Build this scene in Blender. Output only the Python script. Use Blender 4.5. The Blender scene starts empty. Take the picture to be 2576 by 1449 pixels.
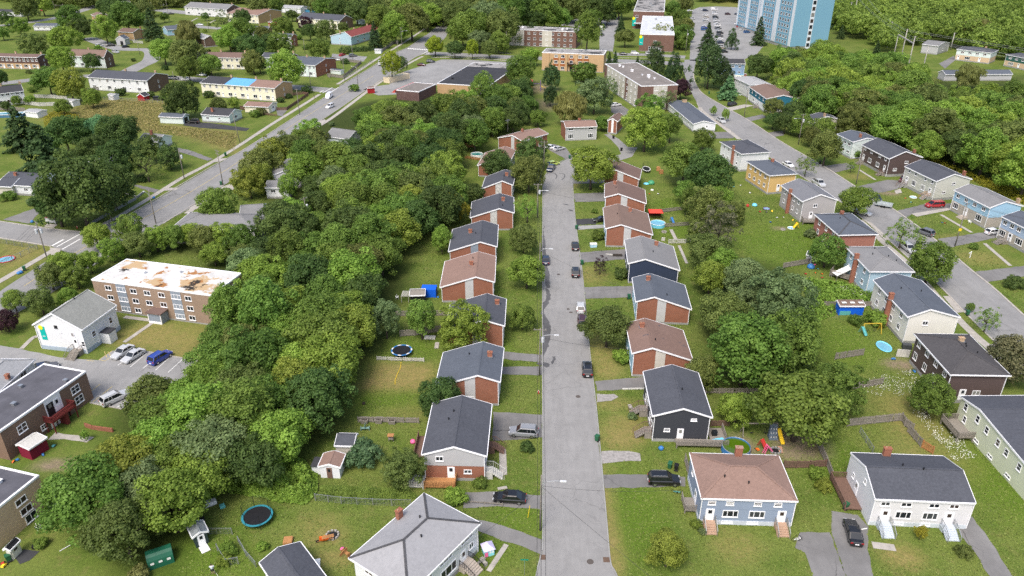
import bpy, bmesh, math, random
import numpy as np
from mathutils import Vector, Matrix
rad = math.radians
random.seed(7); RNG = np.random.default_rng(11)
SC = bpy.context.scene
COL = SC.collection
# ------------------------------------------------------------------ camera, sky, sun, exposure
CAM_H, PITCH, YAW, FPX = 75.0, rad(26.9), rad(2.12), 1880.0
cam_d = bpy.data.cameras.new('camera'); cam = bpy.data.objects.new('camera', cam_d); COL.objects.link(cam)
cam.location = (0, 0, CAM_H); cam.rotation_euler = (math.pi/2 - PITCH, 0, YAW)
cam_d.sensor_width = 36.0; cam_d.lens = FPX/2576*36; cam_d.clip_start = 1; cam_d.clip_end = 12000
SC.camera = cam
SUN_EL, SUN_AZ = rad(56), rad(203)      # azimuth clockwise from +Y: behind the camera, over its left shoulder
W = bpy.data.worlds.new('World'); SC.world = W; W.use_nodes = True
_n = W.node_tree.nodes; _l = W.node_tree.links
sky = _n.new('ShaderNodeTexSky'); sky.sky_type = 'NISHITA'; sky.sun_disc = False
sky.sun_elevation = SUN_EL; sky.sun_rotation = SUN_AZ
sky.air_density = 1.0; sky.dust_density = 4.5; sky.ozone_density = 1.0; sky.altitude = 0
_l.new(sky.outputs[0], _n['Background'].inputs['Color']); _n['Background'].inputs['Strength'].default_value = 0.15
sun_d = bpy.data.lights.new('sun', 'SUN'); sun = bpy.data.objects.new('sun', sun_d); COL.objects.link(sun)
sun_d.energy = 1.5; sun_d.angle = rad(22); sun_d.color = (1.0, 0.97, 0.93)
_sd = Vector((math.sin(SUN_AZ)*math.cos(SUN_EL), math.cos(SUN_AZ)*math.cos(SUN_EL), math.sin(SUN_EL)))
sun.rotation_euler = _sd.to_track_quat('Z', 'Y').to_euler()
SC.view_settings.view_transform = 'Standard'; SC.view_settings.look = 'None'
SC.view_settings.exposure = 0.62; SC.view_settings.gamma = 1.0; SC.view_settings.use_curve_mapping = False
SC.render.engine = 'CYCLES'
SC.cycles.max_bounces = 6; SC.cycles.diffuse_bounces = 4; SC.cycles.glossy_bounces = 2; SC.cycles.transmission_bounces = 3
SC.cycles.use_denoising = False
# ------------------------------------------------------------------ survey: image point -> ground point (photogrammetry on a flat site)
_fw = np.array([-math.sin(YAW)*math.cos(PITCH), math.cos(YAW)*math.cos(PITCH), -math.sin(PITCH)])
_rt = np.array([math.cos(YAW), math.sin(YAW), 0.0]); _up = np.cross(_rt, _fw)
def ray(p): return _fw*FPX + _rt*(p[0]-1288.0) - _up*(p[1]-724.5)
def at(p, z=0.0):
 d = ray(p); k = (z-CAM_H)/d[2]; return np.array([d[0]*k, d[1]*k, z])
def on_plane(p, P, n):
 d = ray(p); o = np.array([0, 0, CAM_H]); return o + d*(((P-o)@n)/(d@n))
def depth_of(w): return float((np.array(w)-np.array([0, 0, CAM_H]))@_fw)
def t(tile, x, y):
 c, r = divmod(tile, 10); return (c*644 + x/4.0, r*362.25 + y/4.0)
def tt(tile, *pts): return [t(tile, x, y) for x, y in pts]
def height_of(g, top):
 G = at(g); lo, hi = 0.0, 60.0
 for _ in range(40):
  m = (lo+hi)/2; v = np.array([G[0], G[1], m-CAM_H]); y = 724.5 - FPX*(v@_up)/(v@_fw)
  if y > top[1]: lo = m
  else: hi = m
 return (lo+hi)/2
# ------------------------------------------------------------------ materials
MATS = {}
class NT:
 def __init__(s, name, rough=0.8, spec=0.3):
  s.m = bpy.data.materials.new(name); s.m.use_nodes = True; s.nt = s.m.node_tree; s.b = s.nt.nodes['Principled BSDF']
  s.b.inputs['Roughness'].default_value = rough; s.b.inputs['Specular IOR Level'].default_value = spec
 def n(s, ty, **k):
  o = s.nt.nodes.new('ShaderNode'+ty)
  for a, b in k.items():
   if a.startswith('i_'):
    key = a[2:]; o.inputs[int(key) if key.isdigit() else key].default_value = b
   else: setattr(o, a, b)
  return o
 def l(s, a, b): s.nt.links.new(a, b); return b
 def coord(s, kind='Object'): return s.n('TexCoord').outputs[kind]
 def noise(s, vec, scale, detail=3, rough=0.6, dist=0.0):
  o = s.n('TexNoise'); o.inputs['Scale'].default_value = scale; o.inputs['Detail'].default_value = detail
  o.inputs['Roughness'].default_value = rough; o.inputs['Distortion'].default_value = dist; s.l(vec, o.inputs['Vector']); return o.outputs[0]
 def ramp(s, f, stops, interp='LINEAR'):
  o = s.n('ValToRGB'); cr = o.color_ramp; cr.interpolation = interp
  while len(cr.elements) > 1: cr.elements.remove(cr.elements[-1])
  for i, (p, c) in enumerate(stops):
   e = cr.elements[0] if i == 0 else cr.elements.new(p)
   e.position = p; e.color = (*c, 1) if not isinstance(c, (int, float)) else (c, c, c, 1)
  s.l(f, o.inputs[0]); return o.outputs[0]
 def mix(s, f, a, b, mode='MIX'):
  o = s.n('MixRGB', blend_type=mode)
  for i, v in enumerate((f, a, b)):
   if isinstance(v, (int, float)): o.inputs[i].default_value = v if i == 0 else (v, v, v, 1)
   elif isinstance(v, tuple): o.inputs[i].default_value = (*v, 1)
   else: s.l(v, o.inputs[i])
  return o.outputs[0]
 def math(s, op, a, b=0.0, clamp=False):
  o = s.n('Math', operation=op, use_clamp=clamp)
  for i, v in enumerate((a, b)):
   if isinstance(v, (int, float)): o.inputs[i].default_value = v
   else: s.l(v, o.inputs[i])
  return o.outputs[0]
 def col(s, v): s.l(v, s.b.inputs['Base Color']); return s
 def bump(s, h, strength=0.4, dist=0.05):
  o = s.n('Bump'); o.inputs['Strength'].default_value = strength; o.inputs['Distance'].default_value = dist
  s.l(h, o.inputs['Height']); s.l(o.outputs[0], s.b.inputs['Normal']); return s
def C(r, g, b):   # sRGB 0-255 to linear
 f = lambda x: (x/255/12.92) if x <= 10 else ((x/255+0.055)/1.055)**2.4
 return (f(r), f(g), f(b))
def plain(name, c, rough=0.7, spec=0.3, metal=0.0, var=0.10, scale=1.2):
 k = ('plain', name)
 if k in MATS: return MATS[k]
 N = NT(name, rough, spec); N.b.inputs['Metallic'].default_value = metal
 f = N.noise(N.coord(), scale, 4)
 N.col(N.ramp(f, [(0.25, tuple(x*(1-var) for x in c)), (0.75, tuple(min(1, x*(1+var)) for x in c))]))
 MATS[k] = N.m; return N.m
def siding(name, c, lap=0.14, worn=0.0):
 k = ('siding', name)
 if k in MATS: return MATS[k]
 N = NT(name+'_siding', 0.55, 0.3); co = N.coord(); sp = N.n('SeparateXYZ'); N.l(co, sp.inputs[0])
 fr = N.math('FRACT', N.math('DIVIDE', sp.outputs[2], lap))
 big = N.noise(co, 0.5, 3); st = N.n('Mapping'); st.inputs['Scale'].default_value = (3, 3, 0.25); N.l(co, st.inputs[0])
 strk = N.noise(st.outputs[0], 1.5, 4, 0.7)
 base = N.mix(N.ramp(big, [(0.3, 0.0), (0.7, 1.0)]), tuple(x*0.93 for x in c), c)
 base = N.mix(N.ramp(strk, [(0.5, 0.0), (0.8, 0.10+worn)]), base, tuple(x*0.62 for x in c))
 seam = N.ramp(fr, [(0.0, 0.80), (0.12, 1.0), (1.0, 1.0)])
 base = N.mix(0.4, base, seam, 'MULTIPLY'); N.col(base); N.bump(fr, 0.12, 0.02); MATS[k] = N.m; return N.m
def brick(name, c, mortar=(0.42, 0.38, 0.34), scale=1.0):
 k = ('brick', name)
 if k in MATS: return MATS[k]
 N = NT(name+'_brick', 0.9, 0.2); co = N.coord(); sp = N.n('SeparateXYZ'); N.l(co, sp.inputs[0])
 cb = N.n('CombineXYZ'); N.l(N.math('ADD', sp.outputs[0], sp.outputs[1]), cb.inputs[0]); N.l(sp.outputs[2], cb.inputs[1])
 b = N.n('TexBrick'); N.l(cb.outputs[0], b.inputs['Vector']); b.inputs['Scale'].default_value = 1.0
 b.inputs['Brick Width'].default_value = 0.23*scale; b.inputs['Row Height'].default_value = 0.085*scale; b.inputs['Mortar Size'].default_value = 0.006*scale
 b.inputs['Color1'].default_value = (*[x*0.82 for x in c], 1); b.inputs['Color2'].default_value = (*[min(1, x*1.2) for x in c], 1)
 b.inputs['Mortar'].default_value = (*[0.6*x+0.4*m for x, m in zip(c, mortar)], 1)
 big = N.noise(co, 0.35, 4, 0.7); g = N.mix(N.ramp(big, [(0.35, 0.0), (0.75, 0.45)]), b.outputs[0], tuple(x*0.7 for x in c))
 N.col(g); N.bump(b.outputs[1], -0.25, 0.01); MATS[k] = N.m; return N.m
def shingle(name, c, mott=0.22, worn=None, course=0.2):
 k = ('shingle', name)
 if k in MATS: return MATS[k]
 N = NT(name+'_shingle', 0.92, 0.15); co = N.coord(); sp = N.n('SeparateXYZ'); N.l(co, sp.inputs[0])
 fine = N.noise(co, 3.2, 5, 0.75); big = N.noise(co, 0.28, 3)
 v = N.n('TexVoronoi'); v.inputs['Scale'].default_value = 3.4; N.l(co, v.inputs['Vector'])
 tab = N.n('SeparateColor'); N.l(v.outputs['Color'], tab.inputs[0])
 a = N.ramp(fine, [(0.28, tuple(x*(1-mott) for x in c)), (0.72, tuple(min(1, x*(1+mott)) for x in c))])
 a = N.mix(N.math('MULTIPLY', tab.outputs[0], 0.35), a, tuple(x*0.72 for x in c))
 a = N.mix(N.ramp(big, [(0.3, 0.0), (0.75, 0.35)]), a, tuple(min(1, x*1.28+0.01) for x in c))
 fr = N.math('FRACT', N.math('DIVIDE', sp.outputs[2], course*0.35))
 a = N.mix(0.35, a, N.ramp(fr, [(0.0, 0.75), (0.2, 1.0), (1.0, 1.0)]), 'MULTIPLY')
 st = N.n('Mapping'); st.inputs['Scale'].default_value = (1.2, 1.2, 0.2); N.l(co, st.inputs[0])
 a = N.mix(N.ramp(N.noise(st.outputs[0], 0.9, 4, 0.7), [(0.52, 0.0), (0.8, 0.28)]), a, tuple(x*0.6 for x in c))
 if worn:
  w = N.ramp(N.noise(co, worn[1], 5, 0.65), [(worn[2], 0.0), (worn[2]+0.03, 1.0)]); a = N.mix(w, a, worn[0])
 N.col(a); N.bump(fine, 0.35, 0.03); MATS[k] = N.m; return N.m
def glass_mat():
 N = NT('window_glass', 0.12, 0.28); oi = N.n('ObjectInfo')
 c = N.ramp(oi.outputs['Random'], [(0.0, (0.018, 0.022, 0.028)), (0.55, (0.05, 0.055, 0.06)), (0.72, (0.22, 0.22, 0.20)), (0.80, (0.05, 0.035, 0.03)), (1.0, (0.03, 0.045, 0.06))], 'CONSTANT')
 N.col(c); return N.m
GLASS = glass_mat()
def asphalt(name, c, crack=0.5, blotch=0.25):
 k = ('asphalt', name)
 if k in MATS: return MATS[k]
 N = NT(name+'_asphalt', 0.93, 0.2); co = N.coord()
 big = N.noise(co, 0.09, 4, 0.6); mid = N.noise(co, 0.6, 5, 0.7); fine = N.noise(co, 7.0, 3, 0.8)
 a = N.ramp(big, [(0.3, tuple(x*(1-blotch) for x in c)), (0.7, tuple(x*(1+blotch*0.55) for x in c))])
 a = N.mix(0.5, a, N.ramp(mid, [(0.3, 0.80), (0.7, 1.12)]), 'MULTIPLY'); a = N.mix(0.3, a, N.ramp(fine, [(0.3, 0.75), (0.7, 1.2)]), 'MULTIPLY')
 st = N.n('Mapping'); st.inputs['Scale'].default_value = (1.0, 0.12, 1); N.l(co, st.inputs[0])
 a = N.mix(0.35, a, N.ramp(N.noise(st.outputs[0], 1.1, 3), [(0.35, 0.82), (0.65, 1.08)]), 'MULTIPLY')
 ds = N.n('VectorMath', operation='ADD'); sc = N.n('VectorMath', operation='SCALE'); nz = N.n('TexNoise'); nz.inputs['Scale'].default_value = 0.5; nz.inputs['Detail'].default_value = 4
 N.l(co, nz.inputs['Vector']); N.l(nz.outputs[1], sc.inputs[0]); sc.inputs['Scale'].default_value = 2.2; N.l(co, ds.inputs[0]); N.l(sc.outputs[0], ds.inputs[1])
 v = N.n('TexVoronoi', feature='DISTANCE_TO_EDGE'); v.inputs['Scale'].default_value = 0.16; N.l(ds.outputs[0], v.inputs['Vector'])
 lim = N.ramp(N.noise(co, 0.07, 2), [(0.48, 0.0), (0.62, crack)])
 a = N.mix(N.math('MULTIPLY', N.ramp(v.outputs[0], [(0.0, 1.0), (0.006, 1.0), (0.014, 0.0)]), lim), a, tuple(x*0.35 for x in c))
 N.col(a); N.bump(fine, 0.2, 0.01); MATS[k] = N.m; return N.m
def foliage(name, c, c2=None, rnd=0.2, trans=0.46):
 k = ('foliage', name)
 if k in MATS: return MATS[k]
 N = NT(name+'_foliage', 0.6, 0.25); oi = N.n('ObjectInfo'); at_ = N.n('Attribute', attribute_name='tone')
 c2 = c2 or tuple(x*1.5 for x in c)
 a = N.mix(at_.outputs['Fac'], tuple(x*0.75 for x in c), c2)
 hsv = N.n('HueSaturation'); N.l(a, hsv.inputs['Color'])
 N.l(N.math('ADD', N.math('MULTIPLY', oi.outputs['Random'], 0.034), 0.474), hsv.inputs['Hue'])
 N.l(N.math('ADD', N.math('MULTIPLY', N.math('FRACT', N.math('MULTIPLY', oi.outputs['Random'], 7.31)), rnd*2), 1.1-rnd), hsv.inputs['Value'])
 N.col(hsv.outputs[0])
 tr = N.n('BsdfTranslucent'); N.l(hsv.outputs[0], tr.inputs['Color']); mx = N.n('MixShader'); mx.inputs[0].default_value = trans
 N.l(N.b.outputs[0], mx.inputs[1]); N.l(tr.outputs[0], mx.inputs[2]); N.l(mx.outputs[0], N.nt.nodes['Material Output'].inputs['Surface'])
 MATS[k] = N.m; return N.m
def paint(name, c, rough=0.25):
 k = ('paint', name)
 if k in MATS: return MATS[k]
 N = NT(name+'_paint', rough, 0.5); N.b.inputs['Coat Weight'].default_value = 0.6; N.b.inputs['Coat Roughness'].default_value = 0.06
 N.b.inputs['Base Color'].default_value = (*c, 1); MATS[k] = N.m; return N.m
def wood(name, c):
 k = ('wood', name)
 if k in MATS: return MATS[k]
 N = NT(name+'_wood', 0.85, 0.2); co = N.coord(); st = N.n('Mapping'); st.inputs['Scale'].default_value = (6, 6, 0.7); N.l(co, st.inputs[0])
 f = N.noise(st.outputs[0], 1.3, 4, 0.7); N.col(N.ramp(f, [(0.25, tuple(x*0.6 for x in c)), (0.75, tuple(min(1, x*1.3) for x in c))])); MATS[k] = N.m; return N.m
TRIM = plain('white_trim', C(238, 238, 240), 0.5, var=0.04)
CONC = plain('pale_concrete', (0.38, 0.355, 0.32), 0.95, 0.15, var=0.22, scale=0.8)
CONC2 = plain('grey_concrete', (0.30, 0.30, 0.29), 0.95, 0.15, var=0.2, scale=0.7)
WOODG = wood('weathered', (0.26, 0.235, 0.205)); WOODN = wood('new_cedar', (0.42, 0.21, 0.085)); WOODB = wood('brown_stained', (0.17, 0.105, 0.08))
WOODW = wood('whitewashed', (0.55, 0.54, 0.50)); BARK = wood('bark', (0.085, 0.07, 0.058)); POLEW = wood('pole', (0.22, 0.20, 0.175))
BLACK = plain('black_plastic', (0.016, 0.016, 0.018), 0.5); RUBBER = plain('rubber', (0.02, 0.02, 0.02), 0.9)
METAL = plain('galvanised', (0.45, 0.46, 0.47), 0.4, 0.5, 0.7); CHROME = plain('alloy', (0.55, 0.56, 0.58), 0.3, 0.5, 0.9)
CARGL = paint('tinted_glass', (0.012, 0.015, 0.018), 0.05); RED = paint('lamp_red', (0.35, 0.01, 0.01)); LAMPW = paint('lamp_clear', (0.7, 0.72, 0.75))
# ------------------------------------------------------------------ mesh helpers
class MB:
 def __init__(s): s.v = []; s.f = []
 def add(s, vs, fs):
  k = len(s.v); s.v += [tuple(map(float, v)) for v in vs]; s.f += [[i+k for i in f] for f in fs]; return s
 def box(s, x0, x1, y0, y1, z0, z1):
  return s.add([(x0,y0,z0),(x1,y0,z0),(x1,y1,z0),(x0,y1,z0),(x0,y0,z1),(x1,y0,z1),(x1,y1,z1),(x0,y1,z1)],
                     [(0,3,2,1),(4,5,6,7),(0,1,5,4),(1,2,6,5),(2,3,7,6),(3,0,4,7)])
 def obox(s, p, q, w, h, z=None):   # bar from p to q (3-D), width w (horizontal), height h
  p = Vector(p); q = Vector(q); d = (q-p); L = d.length
  if L < 1e-6: return s
  d /= L; up = Vector((0,0,1)) if abs(d.z) < 0.95 else Vector((1,0,0)); r = d.cross(up).normalized(); u = r.cross(d)
  vs = []
  for e in (p, q):
   for a, b in ((-1,-1),(1,-1),(1,1),(-1,1)): vs.append(e + r*(a*w/2) + u*(b*h/2))
  return s.add(vs, [(0,1,2,3),(7,6,5,4),(0,4,5,1),(1,5,6,2),(2,6,7,3),(3,7,4,0)])
 def prism_y(s, poly, y0, y1):      # polygon in (x,z), counter-clockwise seen from -y
  n = len(poly); vs = [(x, y0, z) for x, z in poly] + [(x, y1, z) for x, z in poly]
  return s.add(vs, [tuple(range(n)), tuple(range(2*n-1, n-1, -1))] + [(i, i+n, (i+1) % n+n, (i+1) % n) for i in range(n)])
 def prism_z(s, poly, z0, z1):
  n = len(poly); vs = [(p[0], p[1], z0) for p in poly] + [(p[0], p[1], z1) for p in poly]
  return s.add(vs, [tuple(range(n-1, -1, -1)), tuple(range(n, 2*n))] + [(i, (i+1) % n, (i+1) % n+n, i+n) for i in range(n)])
 def tube(s, pts, rads, seg=6, cap=True):
  k = len(s.v); pts = [Vector(p) for p in pts]; n = len(pts)
  for i, p in enumerate(pts):
   d = (pts[min(i+1, n-1)] - pts[max(i-1, 0)]); d = d.normalized() if d.length > 1e-9 else Vector((0,0,1))
   u = Vector((0,0,1)) if abs(d.z) < 0.9 else Vector((1,0,0)); a = d.cross(u).normalized(); b = d.cross(a)
   r = rads[i] if isinstance(rads, (list, tuple)) else rads
   for j in range(seg):
    th = 2*math.pi*j/seg; s.v.append(tuple(p + a*(r*math.cos(th)) + b*(r*math.sin(th))))
  for i in range(n-1):
   for j in range(seg):
    s.f.append([k+i*seg+j, k+i*seg+(j+1) % seg, k+(i+1)*seg+(j+1) % seg, k+(i+1)*seg+j])
  if cap: s.f.append([k+j for j in range(seg)][::-1]); s.f.append([k+(n-1)*seg+j for j in range(seg)])
  return s
 def lathe(s, prof, seg=16, c=(0,0)):   # prof (r,z) list
  k = len(s.v)
  for r, z in prof:
   for j in range(seg): s.v.append((c[0]+r*math.cos(2*math.pi*j/seg), c[1]+r*math.sin(2*math.pi*j/seg), z))
  for i in range(len(prof)-1):
   for j in range(seg): s.f.append([k+i*seg+j, k+i*seg+(j+1) % seg, k+(i+1)*seg+(j+1) % seg, k+(i+1)*seg+j])
  s.f.append([k+j for j in range(seg)][::-1]); s.f.append([k+(len(prof)-1)*seg+j for j in range(seg)]); return s
 def mesh(s, name, mat=None, fix=True, smooth=False):
  me = bpy.data.meshes.new(name); me.from_pydata(s.v, [], s.f)
  if fix:
   bm = bmesh.new(); bm.from_mesh(me); bmesh.ops.recalc_face_normals(bm, faces=bm.faces); bm.to_mesh(me); bm.free()
  if mat: me.materials.append(mat)
  if smooth: me.polygons.foreach_set('use_smooth', [True]*len(me.polygons))
  return me
 def build(s, name, mat, parent=None, fix=True, smooth=False): return obj(name, s.mesh(name, mat, fix, smooth), parent)
def obj(name, data, parent=None, loc=None, rz=None):
 o = bpy.data.objects.new(name, data); COL.objects.link(o)
 if parent is not None: o.parent = parent
 if loc is not None: o.location = tuple(map(float, loc))
 if rz is not None: o.rotation_euler = (0, 0, rz)
 return o
def tag(o, label=None, cat=None, group=None, kind=None):
 if label: o['label'] = label
 if cat: o['category'] = cat
 if group: o['group'] = group
 if kind: o['kind'] = kind
 return o
def thing(name, label, cat, loc=(0,0,0), rz=0.0, group=None): return tag(obj(name, None, None, loc, rz), label, cat, group)
def setmat(o, m):
 o.material_slots[0].link = 'OBJECT'; o.material_slots[0].material = m
KIDS = {}
def kids(o): return [c for c in bpy.data.objects if c.parent == o]
def copy_tree(nodes, loc, rz, sc=None):
 """nodes = [(obj, parent index or -1), ...] with the root first"""
 out = []
 for o, pi in nodes:
  c = o.copy(); COL.objects.link(c); out.append(c)
  if pi >= 0: c.parent = out[pi]
 out[0].location = tuple(map(float, loc)); out[0].rotation_euler = (0, 0, rz)
 if sc is not None: out[0].scale = sc if isinstance(sc, (tuple, list)) else (sc, sc, sc)
 return out
# ------------------------------------------------------------------ ground sheet with real colour zones
def axis(lo, hi, step, outs):
 core = np.arange(lo, hi+1e-6, step); a = []; b = []
 x = lo; s = step
 while x > -outs: s = min(s*1.22, 400); x -= s; a.append(x)
 x = hi; s = step
 while x < outs: s = min(s*1.22, 400); x += s; b.append(x)
 return np.concatenate([np.array(a[::-1]), core, np.array(b)])
GX = axis(-150, 150, 1.3, 4000); GY = axis(40, 330, 1.3, 4500)
XX, YY = np.meshgrid(GX, GY); GP = np.stack([XX.ravel(), YY.ravel()], 1)
ZONES = {k: np.zeros(len(GP)) for k in ('dry', 'dirt', 'lush', 'woods', 'weedy')}
def poly_sd(P, poly):
 poly = np.asarray(poly)[:, :2]; n = len(poly); ins = np.zeros(len(P), bool); dm = np.full(len(P), 1e9)
 for i in range(n):
  a = poly[i]; b = poly[(i+1) % n]; ab = b-a
  h = np.clip(((P-a)@ab)/max(ab@ab, 1e-9), 0, 1); dm = np.minimum(dm, np.linalg.norm(P-a-h[:, None]*ab, axis=1))
  c = ((a[1] > P[:, 1]) != (b[1] > P[:, 1]))
  with np.errstate(divide='ignore', invalid='ignore'): xi = (b[0]-a[0])*(P[:, 1]-a[1])/(b[1]-a[1]+1e-12)+a[0]
  ins ^= c & (P[:, 0] < xi)
 return np.where(ins, dm, -dm)
def zone(kind, pts, amt=1.0, soft=2.0):
 w = np.array([at(p) for p in pts]); sd = poly_sd(GP, w)
 v = amt*np.clip(sd/soft*0.5+0.5, 0, 1); ZONES[kind] = np.maximum(ZONES[kind], v)
def blob(kind, p, rx, ry, amt=1.0):
 w = at(p); d = np.sqrt(((GP[:, 0]-w[0])/rx)**2 + ((GP[:, 1]-w[1])/ry)**2)
 ZONES[kind] = np.maximum(ZONES[kind], amt*np.clip(1.6-1.1*d, 0, 1))
D = lambda *p: [tuple(x) for x in p]
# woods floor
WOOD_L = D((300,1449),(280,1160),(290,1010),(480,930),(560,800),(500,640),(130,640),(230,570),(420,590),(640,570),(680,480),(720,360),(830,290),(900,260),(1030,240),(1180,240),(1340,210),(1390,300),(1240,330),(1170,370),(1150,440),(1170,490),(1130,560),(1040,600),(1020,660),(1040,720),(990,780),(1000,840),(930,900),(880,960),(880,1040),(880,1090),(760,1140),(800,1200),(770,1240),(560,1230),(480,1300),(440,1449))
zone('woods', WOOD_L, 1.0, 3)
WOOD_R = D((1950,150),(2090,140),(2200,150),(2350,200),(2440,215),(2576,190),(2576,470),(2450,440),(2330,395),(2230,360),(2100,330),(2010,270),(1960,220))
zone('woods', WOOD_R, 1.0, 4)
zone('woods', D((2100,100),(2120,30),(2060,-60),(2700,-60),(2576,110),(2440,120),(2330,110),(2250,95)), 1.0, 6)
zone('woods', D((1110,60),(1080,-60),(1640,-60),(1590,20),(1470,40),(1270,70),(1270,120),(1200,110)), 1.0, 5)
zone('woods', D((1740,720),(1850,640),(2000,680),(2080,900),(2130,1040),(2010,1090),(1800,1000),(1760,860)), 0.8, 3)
# meadow of dry grass and the lots that have gone straw-coloured
zone('dry', D((120,300),(230,250),(420,250),(400,310),(600,330),(590,385),(420,330),(250,330)), 0.95, 4); zone('weedy', D((110,270),(230,250),(420,252),(400,312),(600,330),(590,370),(300,320),(170,330)), 0.9, 4)
zone('dry', tt(12, (980,1030),(1230,750),(1480,750),(1760,770),(1810,850),(1700,1000),(1640,1030)), 1.0, 1.6)
zone('lush', tt(12, (960,1040),(1640,1035),(1620,1180),(1000,1250)), 0.8, 2)
zone('lush', tt(12, (1380,520),(1830,500),(1830,700),(1300,700)), 0.8, 2)
for p, rx, ry, a in ((t(2,1500,480),7,5,.85),(t(2,1900,600),8,5,.8),(t(2,1700,520),6,4,.8)): blob('dry', p, rx, ry, a)
zone('dry', D((350,830),(400,806),(560,820),(555,870),(480,890),(380,880)), 0.6, 4)
for tile, x, y, rx, ry, a in ((22,1150,1400,4,3,.8),(23,1100,60,3.5,3,.9),(22,1000,1160,4,2,.6),(23,960,1000,1.2,14,.9),(23,1000,1150,1.5,10,.7),(33,1350,1260,3,2,.9),(32,2100,1080,4,4,.0),(32,1400,1220,5,5,.75),(32,1480,1380,5,6,.7),(33,1600,250,6,6,.5),(22,900,650,3,9,.7),(22,950,820,3,3,.8),(21,800,1320,4,5,.6),(21,640,400,1.2,4,.6),(23,2250,1150,3,3,.5),(13,700,1050,3,2,.7),(13,780,1270,3,1.5,.8),(13,620,930,3,2,.5),(31,900,330,4,3,.6),(31,1900,950,5,3,.45),(31,2150,1150,6,4,.55),(32,2550,600,5,5,.2),(12,1500,1250,4,2,.4)):
 blob('dry', t(tile, x, y), rx, ry, a)
zone('dry', D((0,601),(110,622),(120,640),(0,690)), 0.75, 3); zone('dry', D((0,690),(100,652),(110,665),(0,722)), 0.5, 2)
for tile, x, y, rx, ry in ((31,1220,500,3,1.6),(33,300,130,4.5,4),(33,200,200,3,2),(23,2300,150,2.5,3),(31,120,850,2,1),(32,1330,770,3,2),(3,560,330,3,1.4),(20,260,890,8,10),(20,220,1060,10,10),(32,620,260,2,1)):
 blob('dirt', t(tile, x, y), rx, ry, 0.95)
for tile, x, y, rx, ry in ((21,1500,880,6,4),(21,1750,880,6,5),(31,250,1000,14,14),(21,1600,600,6,4),(32,700,550,8,9),(23,1300,830,4,10),(32,1900,560,6,4),(33,600,250,5,8),(3,1900,1300,9,5),(12,2400,650,4,6),(33,2300,500,6,10),(20,1150,100,18,14),(23,100,850,4,4),(13,2300,1150,4,4)):
 blob('lush', t(tile, x, y), rx, ry, 0.8)
zone('weedy', D((2140,930),(2330,930),(2420,1010),(2420,1090),(2330,1100),(2240,1040),(2130,1060)), 0.6, 3)
zone('weedy', D((2300,360),(2450,440),(2576,500),(2576,470),(2440,420)), 0.8, 4)
zone('weedy', D((800,1180),(1050,1200),(1050,1250),(800,1240)), 0.7, 2)
zone('weedy', D((2050,640),(2260,700),(2250,780),(2080,800)), 0.5, 4)
zone('dry', D((1800,-10),(2000,-10),(1990,35),(1880,20),(1800,14)), 0.5, 8)
N = NT('lawn', 0.95, 0.1); co = N.coord()
A_ = {k: N.n('Attribute', attribute_name=k).outputs['Fac'] for k in ZONES}
n1 = N.noise(co, 0.10, 4, 0.6); n2 = N.noise(co, 0.55, 5, 0.7); n3 = N.noise(co, 2.6, 4, 0.8); n4 = N.noise(co, 9.0, 2, 0.8)
g = N.mix(N.ramp(n1, [(0.40, 0.0), (0.58, 1.0)]), (0.100, 0.150, 0.026), (0.145, 0.183, 0.040))
g = N.mix(N.ramp(n2, [(0.52, 0.0), (0.72, 0.7)]), g, (0.185, 0.170, 0.060))
g = N.mix(A_['lush'], g, N.mix(n2, (0.082, 0.150, 0.014), (0.115, 0.178, 0.022)))
dryc = N.mix(n2, (0.195, 0.168, 0.048), (0.34, 0.26, 0.11))
g = N.mix(N.math('MULTIPLY', A_['dry'], N.ramp(N.noise(co, 0.9, 5, 0.7), [(0.25, 0.35), (0.6, 1.0)])), g, dryc)
g = N.mix(N.math('MULTIPLY', A_['weedy'], N.ramp(n2, [(0.35, 0.2), (0.65, 0.9)])), g, N.mix(n3, (0.075, 0.11, 0.018), (0.19, 0.185, 0.055)))
g = N.mix(N.math('MULTIPLY', A_['dirt'], N.ramp(N.noise(co, 0.8, 5, 0.7), [(0.3, 0.35), (0.55, 1.0)])), g, N.mix(n2, (0.20, 0.145, 0.10), (0.30, 0.24, 0.17)))
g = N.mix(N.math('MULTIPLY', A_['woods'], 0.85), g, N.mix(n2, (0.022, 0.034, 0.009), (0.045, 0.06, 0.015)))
g = N.mix(0.75, g, N.ramp(n3, [(0.25, 0.52), (0.75, 1.36)]), 'MULTIPLY'); g = N.mix(0.6, g, N.ramp(n4, [(0.25, 0.65), (0.75, 1.25)]), 'MULTIPLY')
N.col(g); N.bump(n3, 0.6, 0.12); LAWN = N.m
me = bpy.data.meshes.new('ground'); nx, ny = len(GX), len(GY)
hz = np.zeros(len(GP)); me.vertices.add(len(GP)); me.vertices.foreach_set('co', np.stack([GP[:, 0], GP[:, 1], hz], 1).astype(np.float32).ravel())
ii, jj = np.meshgrid(np.arange(nx-1), np.arange(ny-1)); k0 = (jj*nx+ii).ravel(); quads = np.stack([k0, k0+1, k0+1+nx, k0+nx], 1)
me.loops.add(quads.size); me.loops.foreach_set('vertex_index', quads.ravel().astype(np.int32)); me.polygons.add(len(quads))
me.polygons.foreach_set('loop_start', (np.arange(len(quads))*4).astype(np.int32)); me.update(calc_edges=True)
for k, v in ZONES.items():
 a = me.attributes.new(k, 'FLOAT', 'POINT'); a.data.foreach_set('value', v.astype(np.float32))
me.materials.append(LAWN); ground = tag(obj('ground', me), kind='structure')
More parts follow.
